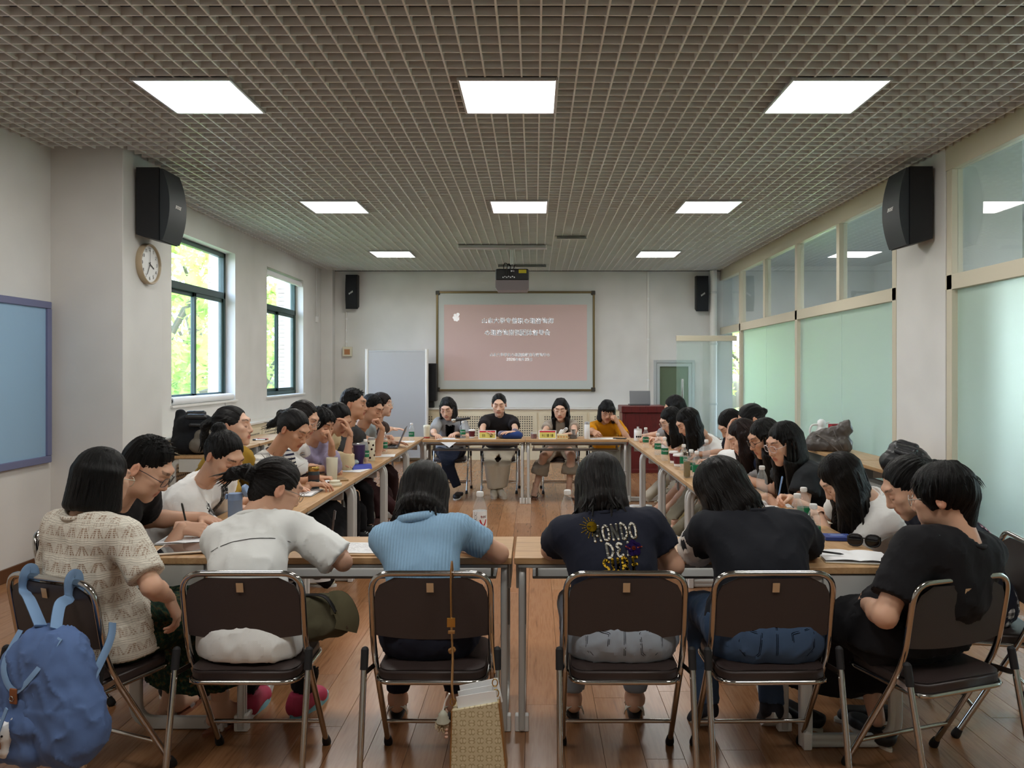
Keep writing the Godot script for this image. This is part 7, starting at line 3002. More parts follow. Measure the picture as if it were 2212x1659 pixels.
	for j in 5:
		var a := deg_to_rad(90 + j * 72)
		g.lathe([Vector2(0.0, 0.0003), Vector2(8.0 * sc, 0.0003)], 16, Transform3D(Basis(Vector3.RIGHT, PI / 2), Vector3(fl.x + cos(a) * 9.5 * sc, fl.y + sin(a) * 9.5 * sc, 0)), false)
	conform(g, geo, xf, 0.0058)
	obj("flower_print", g, mat(rgb(96, 72, 158), 0.75), info.shirt)
	g = G.new()
	g.lathe([Vector2(0.0, 0.0003), Vector2(4.5 * sc, 0.0003)], 14, Transform3D(Basis(Vector3.RIGHT, PI / 2), Vector3(fl.x, fl.y, 0)), false)
	ink(g, [PackedVector2Array([fl + Vector2(9, 0) * sc, fl + Vector2(18, 1) * sc]), PackedVector2Array([fl + Vector2(-9, 0) * sc, fl + Vector2(-16, 5) * sc])], 1.3 * sc)
	conform(g, geo, xf, 0.0072)
	obj("flower_heart_print", g, mat(rgb(204, 88, 62), 0.75), info.shirt)
	# ---- seams and pockets of the two pairs of jeans, yoke of the blouse
	for who in ["surf", "dark"]:
		var nf: Dictionary = PEOPLE[who]
		var tro: MeshInstance3D = (nf.node as Node3D).get_node("trousers")
		var tg := shirt_geo({"shirt": tro})
		var hx := Transform3D(Basis.IDENTITY, (nf.H as Vector3) - (nf.base as Vector3))
		g = G.new()
		for dx in [-0.0025, 0.0025]:
			ink(g, [PackedVector2Array([Vector2(dx, 0.10), Vector2(dx, -0.085)])], 0.0009)
		for e in [-1.0, 1.0]:
			for k in 2:
				var i2 := 0.005 * k
				ink(g, [PackedVector2Array([Vector2(e * (0.055 + i2), 0.035 - i2), Vector2(e * (0.14 - i2), 0.055 - i2), Vector2(e * (0.145 - i2), -0.03 + i2), Vector2(e * (0.10), -0.075 + i2), Vector2(e * (0.062 + i2), -0.045 + i2), Vector2(e * (0.055 + i2), 0.035 - i2)])], 0.0009)
			ink(g, [PackedVector2Array([Vector2(0, 0.055), Vector2(e * 0.08, 0.075), Vector2(e * 0.16, 0.10)])], 0.0012)
		conform(g, tg, hx, 0.0012)
		obj("seams", g, mat(rgb(60, 66, 78) if who == "surf" else rgb(34, 44, 62), 0.8), tro)
	info = PEOPLE.blouse
	geo = shirt_geo(info)
	xf = back_frame_of(info, 0.0)
	g = G.new()
	ink(g, [PackedVector2Array([Vector2(-0.17, -0.14), Vector2(0.0, -0.135), Vector2(0.17, -0.14)])], 0.0016)
	conform(g, geo, xf, 0.0035)
	obj("yoke_seam", g, mat(rgb(190, 192, 190), 0.9), info.shirt)
	# ---- pink letters down the navy tee at the right edge
	info = PEOPLE.pink
	geo = shirt_geo(info)
	xf = back_frame_of(info, 0.0)
	g = G.new()
	var pk := mat(rgb(224, 170, 190), 0.8)
	for j in 2:
		ink(g, [[PackedVector2Array([Vector2(-0.02, 0), Vector2(-0.02, 0.05), Vector2(0.02, 0.05), Vector2(0.02, 0.0)]), PackedVector2Array([Vector2(-0.02, 0.025), Vector2(0.02, 0.025)])], [PackedVector2Array([Vector2(0.02, 0.0), Vector2(-0.02, 0.0), Vector2(-0.02, 0.06)])]][j], 0.009, Vector2(0.01, -0.19 - 0.10 * j))
	conform(g, geo, xf, 0.003)
	obj("pink_lettering", g, pk, info.shirt)
	# ---- red and black back print on a white tee
	info = PEOPLE.backprint
	geo = shirt_geo(info)
	xf = back_frame_of(info, 0.0)
	for q in [[rgb(190, 52, 58), Vector2(-0.09, -0.12), 0.03], [rgb(40, 40, 52), Vector2(-0.05, -0.2), 0.028], [rgb(40, 40, 52), Vector2(-0.03, -0.3), 0.03]]:
		g = G.new()
		ink(g, [PackedVector2Array([Vector2(-0.03, 0.03), Vector2(0.12, 0.02)]), PackedVector2Array([Vector2(-0.02, -0.02), Vector2(0.1, -0.03)])], q[2] * 0.5, q[1])
		conform(g, geo, xf, 0.004)
		obj("back_print", g, mat(q[0], 0.8), info.shirt)
	# ---- scarf tied over the white shirt
	info = PEOPLE.scarf
	geo = shirt_geo(info)
	xf = Transform3D(Basis((info.s as Vector3).cross(info.tf).normalized(), info.s, info.tf), (info.N as Vector3) - (info.base as Vector3))
	g = G.new()
	for e in [-1.0, 1.0]:
		for k in 4:  # folds of the band from shoulder to knot, then two loose ends
			ink(g, [PackedVector2Array([Vector2(e * (0.085 + k * 0.011), 0.0), Vector2(e * (0.075 + k * 0.010), -0.07), Vector2(e * (0.008 + k * 0.006), -0.19)]), PackedVector2Array([Vector2(e * (0.004 + k * 0.004), -0.19), Vector2(e * (0.03 + k * 0.009), -0.25), Vector2(e * (0.035 + k * 0.012), -0.30 - 0.01 * k)])], 0.0075, Vector2.ZERO, Vector2.ONE, 0.003 * (k % 2))
	conform(g, geo, xf, 0.006)
	soft(g, [[xf * Vector3(-0.015, -0.19, 0.155), xf * Vector3(0.015, -0.19, 0.155), 0.022, 0.022, 0.01]], 0.007, 0.004)
	var sm := mat(Color.WHITE, 0.8)
	sm.albedo_texture = noise_tex(0.02, 2, [rgb(24, 24, 28), rgb(30, 30, 34), rgb(34, 34, 38), rgb(226, 226, 222), rgb(40, 40, 44)], 71, 25.0, 256)
	tri_map(sm, Vector3.ONE * 7)
	obj("scarf", g, sm, info.node)
	# ---- white shoulder strap of the cardigan's black inner top, open front
	info = PEOPLE.cardigan
	geo = shirt_geo(info)
	xf = Transform3D(Basis((info.s as Vector3).cross(info.tf).normalized(), info.s, info.tf), (info.N as Vector3) - (info.base as Vector3))
	g = G.new()
	for y in 14:
		var a := Vector2(-0.05 + y * 0.0012, -0.045 - y * 0.022)
		ink(g, [PackedVector2Array([a, Vector2(-a.x, a.y)])], 0.0115)
	conform(g, geo, xf, 0.003)
	obj("inner_top", g, M.c_black, info.node)


func belongings():
	var on_t := 0.751
	# ---------------- far table
	vessel("tumbler", "cream drinking cup with red base band at left end of the speakers' table", "tumbler", at(922, 943, 9.05) * Vector3(1, 0, 1) + Vector3(0, on_t, 0),
		[["cup_body", pv([0.032, 0.0, 0.034, 0.003, 0.040, 0.135]), M.cream], ["red_band", pv([0.0345, 0.004, 0.0357, 0.022]), mat(rgb(150, 52, 40), 0.5)], ["lid", pv([0.042, 0.133, 0.042, 0.15, 0.036, 0.158]), M.cream]])
	sheet(Vector3(-1.04, on_t, -9.02), 0.2, 0.21, 0.22, "white paper lying on the speakers' table before the woman in the cardigan", 8)
	var t := thing("draped_sheet", "white sheet of paper hanging over front edge of the speakers' table", "paper", Vector3(-1.02, on_t, -8.895))
	var g := G.new()
	g.quad(Vector3(-0.13, 0.003, -0.02), Vector3(0.03, -0.09, 0.018), Vector3(0.15, 0.003, -0.02), Vector3(0.02, 0.004, -0.1))
	g.quad(Vector3(0.02, 0.003, -0.1), Vector3(0.15, 0.002, -0.02), Vector3(0.03, -0.091, 0.0165), Vector3(-0.13, 0.002, -0.02))
	obj("sheet", g, M.paper, t)
	t = thing("microphone", "silver and black handheld microphone on a small table stand", "microphone", Vector3(-0.885, on_t, -9.2))
	g = G.new()
	g.lathe(pv([0.06, 0.0, 0.06, 0.008, 0.012, 0.014]), 24)
	g.tube(PackedVector3Array([Vector3(0, 0.01, 0), Vector3(0, 0.2, 0)]), 0.008, 10)
	obj("stand", g, M.black, t)
	var mb := Transform3D(Basis(Vector3.BACK, deg_to_rad(-82)), Vector3(0.0, 0.215, 0))
	g = G.new()
	g.lathe(pv([0.012, -0.05, 0.0155, -0.02, 0.018, 0.05]), 16, mb)
	mb = Transform3D(Basis(Vector3.BACK, deg_to_rad(98)), Vector3(0.0, 0.215, 0))
	g = G.new()
	g.lathe(pv([0.011, -0.11, 0.0135, -0.06, 0.0175, 0.05, 0.02, 0.06]), 16, mb)
	obj("handle", g, M.black, t)
	g = G.new()
	g.lathe(pv([0.02, 0.062, 0.025, 0.07, 0.027, 0.085, 0.024, 0.102, 0.014, 0.112, 0.0, 0.115]), 18, mb)
	obj("grille_head", g, M.chrome, t)
	bottle(Vector3(-0.845, on_t, -9.0), "small green-label water bottle beside the microphone on the speakers' table", 0.0)
	cup_of_paper(Vector3(-0.745, on_t, -9.08), "dark red paper cup with white lid between bottle and first name plate")
	name_plate(Vector3(-0.555, on_t, -8.97), "胡蕾", "name plate with two characters and red header, left on the speakers' table")
	t = thing("pencil_case", "crumpled blue pouch with grey flap beside the first name plate", "pouch", Vector3(-0.265, on_t, -9.02))
	g = G.new()
	soft(g, [[Vector3(-0.08, 0.035, 0), Vector3(0.08, 0.035, 0), 0.04, 0.04, 0.02], [Vector3(-0.03, 0.05, 0.01), Vector3(0.07, 0.055, 0), 0.03, 0.03, 0.02]], 0.008, 0.006, 0.0)
	obj("pouch_body", g, cloth(rgb(44, 66, 120)), t)
	g = G.new()
	soft(g, [[Vector3(-0.13, 0.045, -0.04), Vector3(0.02, 0.05, -0.05), 0.045, 0.04, 0.02], [Vector3(0.03, 0.09, -0.03), Vector3(0.10, 0.04, -0.05), 0.03, 0.03, 0.02]], 0.008, 0.006, 0.0)
	obj("flap", g, cloth(rgb(112, 108, 124)), t)
	t = vessel("tea_glass", "small glass of red tea left of the second name plate", "glass", Vector3(-0.01, on_t, -9.02), [["tea", pv([0.03, 0.004, 0.034, 0.02, 0.034, 0.055]), mat(rgb(110, 26, 14), 0.1)], ["glass_body", pv([0.032, 0.0, 0.037, 0.02, 0.037, 0.08]), M.pvc]])
	name_plate(Vector3(0.15, on_t, -8.97), "刘倩倩", "name plate with three characters and red header, right on the speakers' table")
	t = thing("tissue_box", "patterned tissue box with a white tissue standing out", "tissue box", Vector3(0.325, on_t, -9.0))
	g = G.new()
	g.box(Vector3(0, 0.028, 0), Vector3(0.13, 0.056, 0.11), 0.004)
	obj("carton", g, mat(rgb(222, 206, 160), 0.6), t)
	g = G.new()
	for j in 4:
		g.lathe([Vector2(0.0, 0.0003), Vector2(0.011, 0.0003)], 10, Transform3D(Basis(Vector3.RIGHT, PI / 2), Vector3(-0.048 + j * 0.032, 0.028, 0.055)), false)
	obj("flower_print", g, mat(rgb(214, 156, 80), 0.6), t)
	g = G.new()
	soft(g, [[Vector3(-0.02, 0.055, 0), Vector3(0.045, 0.115, 0), 0.02, 0.022, 0.01, Vector3.BACK, 3.0], [Vector3(-0.03, 0.06, 0.01), Vector3(-0.01, 0.08, 0.005), 0.02, 0.03, 0.01, Vector3.BACK, 3.0]], 0.006, 0.008)
	obj("tissue", g, M.white, t)
	t = vessel("coffee_pot", "small glass pot of dark coffee with a steel filter", "coffee pot", Vector3(0.455, on_t, -9.02), [["coffee", pv([0.04, 0.004, 0.046, 0.012, 0.044, 0.042]), mat(rgb(44, 14, 12), 0.1)], ["glass_body", pv([0.042, 0.0, 0.049, 0.012, 0.038, 0.075, 0.036, 0.1]), M.pvc], ["steel_filter", pv([0.024, 0.05, 0.026, 0.104, 0.032, 0.108]), M.chrome]])
	vessel("flask", "tall white flask with loop lid before the woman in the mustard tee", "flask", Vector3(0.615, on_t, -8.99), [["flask_body", pv([0.03, 0.0, 0.033, 0.004, 0.033, 0.165, 0.029, 0.172]), M.white], ["lid", pv([0.031, 0.172, 0.031, 0.196, 0.012, 0.202]), M.alu]])
	sheet(Vector3(0.79, on_t, -9.03), 0.15, 0.3, 0.2, "white papers before the woman in the mustard tee", 6)
	t = thing("phone", "dark phone lying at right end of the speakers' table", "phone", Vector3(1.0, on_t, -9.0), 1.3)
	g = G.new()
	g.box(Vector3(0, 0.005, 0), Vector3(0.075, 0.009, 0.155), 0.003)
	obj("case", g, M.black, t)
	# ---------------- window side table
	bottle(on(830, 979) * Vector3(1, 0, 1) + Vector3(0, on_t, 0), "green-label water bottle standing before the laptop on the window side", 0.3)
	bottle(on(889, 953) * Vector3(1, 0, 1) + Vector3(0, on_t, 0), "green-label water bottle at far end of the window side, behind the laptop", -0.4)
	bottle(on(797, 1000) * Vector3(1, 0, 1) + Vector3(-0.03, on_t, 0), "green-label water bottle half hidden behind the purple tumbler", 0.2)
	vessel("tumbler", "purple handled-style tumbler narrowing at its base, on the window side", "tumbler", on(781, 1010) * Vector3(1, 0, 1) + Vector3(-0.02, on_t, 0),
		[["cup_body", pv([0.033, 0.0, 0.035, 0.003, 0.036, 0.07, 0.047, 0.095, 0.049, 0.19]), mat(rgb(56, 42, 84), 0.4)], ["lid", pv([0.0495, 0.19, 0.0495, 0.2, 0.04, 0.204]), M.pvc]])
	t = vessel("flask", "white flask printed with pink peaches, behind the purple tumbler", "flask", on(800, 995) * Vector3(1, 0, 1) + Vector3(0.01, on_t, 0), [["flask_body", pv([0.03, 0.0, 0.032, 0.004, 0.032, 0.18, 0.029, 0.185]), M.cream], ["lid", pv([0.03, 0.185, 0.03, 0.205, 0.02, 0.208]), M.alu]])
	g = G.new()
	for j in 14:
		var d := G.new()
		d.lathe([Vector2(0.0, 0.0003), Vector2(0.0095, 0.0003)], 12, Transform3D(Basis(Vector3.RIGHT, PI / 2), Vector3(-0.09 + (j % 5) * 0.042 + (j / 5) * 0.014, 0.03 + (j / 5) * 0.055 + (j % 2) * 0.02, 0.0003)), false)
		g.add(wind(d, 0.0322))
	obj("peach_print", g, mat(rgb(214, 110, 116), 0.6), t)
	vessel("tumbler", "tall plain cream tumbler without lid on the window side", "tumbler", on(720, 1038) * Vector3(1, 0, 1) + Vector3(-0.01, on_t, 0), [["cup_body", pv([0.034, 0.0, 0.036, 0.003, 0.042, 0.165, 0.04, 0.168, 0.038, 0.16, 0.032, 0.02, 0.0, 0.018]), M.cream]])
	vessel("cup_lid", "round cream screw lid lying beside the cream tumbler", "lid", on(717, 1049) * Vector3(1, 0, 1) + Vector3(0.02, on_t, 0), [["rim", pv([0.046, 0.0, 0.048, 0.004, 0.048, 0.016, 0.045, 0.019]), M.cream], ["knob", pv([0.036, 0.018, 0.037, 0.034, 0.032, 0.038]), M.cream]])
	vessel("flask", "dark speckled flask with brown band and gold neck on the window side", "flask", on(681, 1057) * Vector3(1, 0, 1) + Vector3(-0.01, on_t, 0),
		[["flask_body", pv([0.034, 0.0, 0.037, 0.004, 0.037, 0.118, 0.034, 0.124]), mat(rgb(34, 46, 52), 0.6)], ["brown_band", pv([0.0376, 0.07, 0.0376, 0.1]), mat(rgb(84, 52, 42), 0.6)], ["neck_cap", pv([0.034, 0.124, 0.0365, 0.128, 0.0365, 0.15, 0.033, 0.156]), M.brass]])
	t = thing("glasses_case", "bright blue folded glasses case on the window side", "glasses case", on(778, 1013) * Vector3(1, 0, 1) + Vector3(0.01, on_t, 0), -1.0)
	g = G.new()
	g.prism(PackedVector2Array([Vector2(-0.035, 0), Vector2(0.035, 0), Vector2(0.012, 0.034), Vector2(-0.006, 0.04)]), -0.08, 0.08)
	obj("case_body", g, mat(rgb(48, 62, 160), 0.45), t)
	t = thing("tissue_pack", "small crumpled tissue pack leaning by the purple tumbler", "tissue pack", on(757, 1012) * Vector3(1, 0, 1) + Vector3(0, on_t, 0), 0.5)
	g = G.new()
	soft(g, [[Vector3(-0.05, 0.012, 0), Vector3(0.045, 0.05, 0), 0.018, 0.022, 0.01, Vector3.BACK, 0.6]], 0.006, 0.008, 0.0)
	obj("wrapper", g, mat(rgb(186, 198, 196), 0.4), t)
	laptop(Vector3(-1.53, on_t, -8.0), -PI / 2 + 0.1, 22, "open grey laptop on the window side table, seen edge-on")
	book(Vector3(-1.56, on_t, -5.55), PI / 2, 0.3, 0.2, "open notebook before the woman in the lilac jacket", M.dark, 7)
	book(Vector3(-1.52, on_t, -5.0), PI / 2, 0.28, 0.2, "open lined notebook before the woman in the striped top", M.dark, 8)
	sheet(Vector3(-1.5, on_t, -6.15), 1.4, 0.21, 0.29, "white sheet before the woman in the cream cardigan", 8)
	sheet(Vector3(-1.46, on_t, -7.2), 1.7, 0.21, 0.29, "white sheet on the table before the laptop", 0)
	sheet(Vector3(-1.5, on_t, -8.62), 1.6, 0.21, 0.29, "white notes sheet beyond the laptop, under a writing hand", 7)
	t = thing("phone", "gold-edged phone lying on the window side, near the cream tumbler", "phone", Vector3(-1.42, on_t, -5.62), 0.5)
	g = G.new()
	g.box(Vector3(0, 0.005, 0), Vector3(0.075, 0.009, 0.155), 0.003)
	obj("case", g, mat(rgb(150, 120, 76), 0.4), t)
	# near left corner
	t = thing("tablet", "white tablet with black mirror screen on a folded cover, near left corner", "tablet", Vector3(-1.545, on_t, -3.42), 0.18)
	g = G.new()
	g.box(Vector3(0, 0.007, 0), Vector3(0.26, 0.008, 0.19), 0.003, Basis(Vector3.BACK, 0.03))
	obj("case", g, mat(rgb(220, 206, 190), 0.4), t)
	g = G.new()
	g.box(Vector3(0, 0.0115, 0), Vector3(0.24, 0.002, 0.172), 0.0006, Basis(Vector3.BACK, 0.03))
	obj("screen", g, mat(rgb(30, 30, 34), 0.04, 0.0, 0.9), t)
	book(on(405, 1158, 0.77) * Vector3(1, 0, 1) + Vector3(0.02, on_t, 0.0), 0.12, 0.27, 0.19, "open notebook with dark green cover under the writing man's hands", mat(rgb(36, 74, 80), 0.5), 9)
	pen(on(405, 1142, 0.77), Vector3(-0.08, 0.9, 0.25), rgb(40, 44, 40), "black pen in the hand of the man in black")
	t = vessel("flask", "light blue flask with flip lid open, near left corner", "flask", on(508, 1122) * Vector3(1, 0, 1) + Vector3(0.0, on_t, 0), [["flask_body", pv([0.034, 0.0, 0.037, 0.004, 0.037, 0.105, 0.038, 0.106, 0.038, 0.11, 0.037, 0.135, 0.034, 0.142, 0.03, 0.14]), mat(rgb(126, 152, 190), 0.5)]])
	g = G.new()
	g.lathe(pv([0.0, 0.0, 0.034, 0.002, 0.036, 0.016, 0.03, 0.022]), 24, Transform3D(Basis(Vector3.BACK, -1.25), Vector3(0.045, 0.15, -0.01)))
	g.box(Vector3(-0.042, 0.125, 0.01), Vector3(0.014, 0.03, 0.022), 0.006)
	obj("flip_lid", g, mat(rgb(126, 152, 190), 0.5), t)
	# near row
	t = thing("clipboard", "brown board under a handwritten white sheet, right of the white blouse", "clipboard", Vector3(-0.79, on_t, -3.42), 0.0)
	g = G.new()
	g.prism(round_rect(0.27, 0.23, 0.025), 0.0, 0.005, Transform3D(Basis(Vector3.RIGHT, -PI / 2), Vector3.ZERO), true)
	obj("board", g, mat(rgb(184, 148, 106), 0.5), t)
	sheet(Vector3(-0.80, on_t + 0.006, -3.43), -0.04, 0.21, 0.2, "white handwritten sheet lying on the brown board", 13)
	pen(on(716, 1166, 0.79), Vector3(0.12, 0.85, 0.1), rgb(60, 50, 48), "dark pen in the hand of the person in the white blouse")
	bottle(Vector3(-0.255, on_t, -3.57), "tall clear water bottle with white and red label, beside the blue polo", 0.0, "red")
	bottle(Vector3(0.155, on_t, -3.62), "clear bottle half hidden at left of the navy printed tee, only its white cap showing", 0.3, "plain")
	# near right corner
	bottle(on(1757, 1188) * Vector3(1, 0, 1) + Vector3(0, on_t, 0), "green-label water bottle nearest the corner, beside the black tee's elbow", 0.4)
	bottle(on(1722, 1158) * Vector3(1, 0, 1) + Vector3(0, on_t, 0), "clear water bottle behind the nearest green-label one, half hidden by the black tee", 1.0)
	bottle(on(1736, 1140) * Vector3(1, 0, 1) + Vector3(0, on_t, 0), "rear one of the three water bottles at the near right corner", 2.0)
	bottle(on(1646, 1092) * Vector3(1, 0, 1) + Vector3(0, on_t, 0), "clear water bottle standing alone beyond the black tee's shoulder", 2.6, "plain")
	book(on(1835, 1206) * Vector3(1, 0, 1) + Vector3(0.02, on_t, 0), -0.16, 0.27, 0.19, "blank open notebook with thick white pages at the near right corner", mat(rgb(196, 180, 140), 0.6), 0, "notebook", 0.02)
	pen(on(1812, 1206) + Vector3(0.01, 0.024, 0.03), Vector3(-0.85, 0.02, -0.5), rgb(30, 30, 34), "black pen lying on the blank open notebook")
	t = thing("sunglasses", "large black sunglasses lying folded on the near right corner table", "sunglasses", on(1846, 1178) * Vector3(1, 0, 1) + Vector3(0.03, on_t, 0.03), -0.35)
	g = G.new()
	for s in [-1, 1]:
		var ring := []
		for j in 18:
			var a := TAU * j / 18.0
			ring.append(Vector3(s * 0.037 + signf(cos(a)) * pow(absf(cos(a)), 0.7) * 0.031, 0.03 + sin(a) * 0.026, 0.002 * cos(a)))
		g.tube(PackedVector3Array(ring), 0.0042, 8, true)
		g.bar(Vector3(s * 0.07, 0.044, 0), Vector3(s * 0.066 - s * 0.03, 0.012, -0.11), 0.004, 0.011)
	g.bar(Vector3(-0.008, 0.04, 0), Vector3(0.008, 0.04, 0), 0.005, 0.006)
	obj("frame", g, M.black, t)
	g = G.new()
	for s in [-1, 1]:
		g.prism(PackedVector2Array(round_rect(0.058, 0.048, 0.02)), -0.001, 0.001, Transform3D(Basis.IDENTITY, Vector3(s * 0.037, 0.03, 0)))
	obj("lens", g, mat(rgb(18, 18, 22), 0.06), t)
	t = thing("card_box", "flat blue box with faint white lettering on the right corner table", "box", on(1808, 1164) * Vector3(1, 0, 1) + Vector3(0, on_t, 0), -0.12)
	g = G.new()
	g.box(Vector3(0, 0.009, 0), Vector3(0.125, 0.018, 0.09), 0.002)
	obj("box_body", g, mat(rgb(36, 60, 130), 0.5), t)
	g = G.new()
	for j in 3:
		g.box(Vector3(0.0, 0.0184, -0.02 + j * 0.014), Vector3(0.07 - 0.015 * (j % 2), 0.0004, 0.004), 0.0)
	obj("lettering", g, mat(rgb(150, 170, 210), 0.6), t)
	pen(on(1681, 1078, 0.80), Vector3(0.12, 0.9, 0.12), rgb(130, 170, 222), "light blue pen in the hand of the woman in the white tee")
	# partition side
	bottle(on(1395, 966) * Vector3(1, 0, 1) + Vector3(0, on_t, 0), "green-label water bottle beside the white mug at far end of the partition side", 0.0)
	bottle(on(1421, 982) * Vector3(1, 0, 1) + Vector3(0, on_t, 0), "left bottle of the close pair with green labels, before the cream top", 0.2)
	bottle(on(1436, 994) * Vector3(1, 0, 1) + Vector3(0, on_t, 0), "right and nearer bottle of the close pair with green labels", -0.1)
	bottle(on(1477, 1015) * Vector3(1, 0, 1) + Vector3(0, on_t, 0), "green-label water bottle between paper cups and the tea flask", 0.8)
	bottle(on(1493, 1030) * Vector3(1, 0, 1) + Vector3(0, on_t, 0), "left bottle of the pair behind the black tee's hair", 0.6)
	bottle(on(1505, 1035) * Vector3(1, 0, 1) + Vector3(0, on_t, 0), "right bottle of the pair behind the black tee's hair", 2.2)
	bottle(on(1526, 1012) * Vector3(1, 0, 1) + Vector3(0, on_t, 0), "clear water bottle before the auburn-haired woman's hands", 3.0, "plain")
	cup_of_paper(on(1455, 1000) * Vector3(1, 0, 1) + Vector3(0, on_t, 0), "farther of two dark red paper cups with white lids on the partition side")
	cup_of_paper(on(1464, 1007) * Vector3(1, 0, 1) + Vector3(0, on_t, 0), "nearer of two dark red paper cups with white lids on the partition side")
	vessel("flask", "slim clear flask with tea leaves beside the pair of bottles", "flask", on(1484, 1031) * Vector3(1, 0, 1) + Vector3(0, on_t, 0), [["tea", pv([0.022, 0.005, 0.024, 0.01, 0.024, 0.12]), mat(rgb(120, 100, 30), 0.15)], ["glass_body", pv([0.025, 0.0, 0.027, 0.004, 0.027, 0.165]), M.pvc], ["lid", pv([0.027, 0.165, 0.027, 0.19, 0.02, 0.192]), M.chrome]])
	t = vessel("mug", "white insulated mug with small blue print at far end of the partition side", "mug", on(1378, 952) * Vector3(1, 0, 1) + Vector3(0, on_t, 0), [["mug_body", pv([0.042, 0.0, 0.045, 0.004, 0.045, 0.12, 0.042, 0.125]), M.white], ["lid", pv([0.044, 0.125, 0.044, 0.135, 0.012, 0.138, 0.012, 0.16]), M.steel]])
	g = G.new()
	for j in 3:
		var d := G.new()
		d.lathe([Vector2(0.0, 0.0003), Vector2(0.011, 0.0003)], 8, Transform3D(Basis(Vector3.RIGHT, PI / 2), Vector3(-0.02 + j * 0.024, 0.05, 0)), false)
		g.add(wind(d, 0.0453))
	obj("blue_print", g, mat(rgb(60, 70, 120), 0.6), t)
	for q in [[1462, 972, "stack of two closed books by the paper cups, upper one", 0.022, rgb(190, 184, 170)], [1462, 974, "stack of two closed books by the paper cups, lower one", 0.0, rgb(120, 112, 96)]]:
		t = thing("book", q[2], "book", Vector3(1.40, on_t + q[3], -7.05), 0.15)
		g = G.new()
		g.box(Vector3(0, 0.011, 0), Vector3(0.21, 0.0035, 0.15), 0.001)
		g.box(Vector3(0, 0.0017, 0), Vector3(0.21, 0.0034, 0.15), 0.001)
		g.box(Vector3(0.1, 0.0105, 0), Vector3(0.004, 0.018, 0.15), 0.001)
		g.box(Vector3(0, 0.0195, 0), Vector3(0.21, 0.003, 0.15), 0.001)
		obj("cover", g, mat(q[4], 0.6), t)
		g = G.new()
		g.box(Vector3(-0.003, 0.0105, 0), Vector3(0.2, 0.015, 0.144), 0.0)
		obj("page_block", g, M.paper, t)
	book(Vector3(1.36, on_t, -8.05), PI / 2, 0.28, 0.2, "open notebook with yellow edge before the woman in the cream top", mat(rgb(200, 170, 60), 0.5), 7)
	book(Vector3(1.38, on_t, -5.55), PI / 2, 0.26, 0.2, "open notebook before the auburn-haired woman", M.dark, 7)
	sheet(Vector3(1.38, on_t, -4.6), 1.4, 0.21, 0.29, "white sheet before the woman with clear-framed glasses", 8)
	sheet(Vector3(1.42, on_t, -4.1), 1.6, 0.21, 0.27, "cream sheet under the light blue pen", 6, M.cream)
	laptop(Vector3(1.63, 1.016, -11.95), PI, -12, "grey laptop open on the lectern, its lid towards the viewer")
	# ---------------- side tables
	t = thing("backpack", "black and grey flap backpack on the side table by the left pillar", "backpack", Vector3(-3.27, on_t, -7.38), 0.3)
	g = G.new()
	soft(g, [[Vector3(-0.09, 0.1, 0), Vector3(0.09, 0.1, 0), 0.11, 0.11, 0.04], [Vector3(-0.07, 0.28, -0.02), Vector3(0.07, 0.28, -0.02), 0.10, 0.10, 0.05], [Vector3(-0.15, 0.12, -0.06), Vector3(-0.14, 0.38, -0.09), 0.07, 0.05, 0.05]], 0.011, 0.008, 0.0)
	obj("bag_body", g, cloth(rgb(30, 32, 36)), t)
	g = G.new()
	soft(g, [[Vector3(0.03, 0.09, 0.09), Vector3(0.11, 0.09, 0.07), 0.075, 0.075, 0.02], [Vector3(0.06, 0.18, 0.08), Vector3(0.10, 0.18, 0.06), 0.06, 0.06, 0.02]], 0.009, 0.006, 0.0)
	obj("front_pocket", g, cloth(rgb(110, 104, 96)), t)
	g = G.new()
	soft(g, [[Vector3(-0.06, 0.385, -0.04), Vector3(0.07, 0.385, -0.04), 0.028, 0.028, 0.02], [Vector3(-0.05, 0.36, 0.05), Vector3(0.085, 0.355, 0.05), 0.028, 0.028, 0.06], [Vector3(-0.03, 0.285, 0.105), Vector3(0.10, 0.28, 0.095), 0.018, 0.018, 0.06]], 0.010, 0.004)
	obj("flap", g, mat(rgb(36, 38, 42), 0.4), t)
	t = thing("handbag", "brown leather handbag with round handles beside the black and grey backpack", "handbag", Vector3(-3.27, on_t, -7.95), 0.4)
	g = G.new()
	soft(g, [[Vector3(-0.1, 0.08, 0), Vector3(0.1, 0.08, 0), 0.085, 0.085, 0.03, Vector3.BACK, 1.2], [Vector3(-0.1, 0.19, 0), Vector3(0.1, 0.19, 0), 0.06, 0.06, 0.04, Vector3.BACK, 1.4]], 0.010, 0.004, 0.0)
	obj("bag_body", g, mat(rgb(70, 48, 42), 0.4), t)
	g = G.new()
	for z in [-0.03, 0.03]:
		g.tube(smooth_path([Vector3(-0.06, 0.22, z), Vector3(-0.06, 0.29, z * 1.5), Vector3(0, 0.325, z * 1.6), Vector3(0.06, 0.29, z * 1.5), Vector3(0.06, 0.22, z)], 5), 0.006, 8)
	obj("handle", g, mat(rgb(60, 40, 36), 0.4), t)
	g = G.new()
	for x in [-0.06, 0.07]:
		g.lathe([Vector2(0.014, 0.0), Vector2(0.018, 0.004), Vector2(0.01, 0.006)], 14, Transform3D(Basis(Vector3.RIGHT, PI / 2), Vector3(x, 0.14, 0.075)))
	obj("clasp", g, M.brass, t)
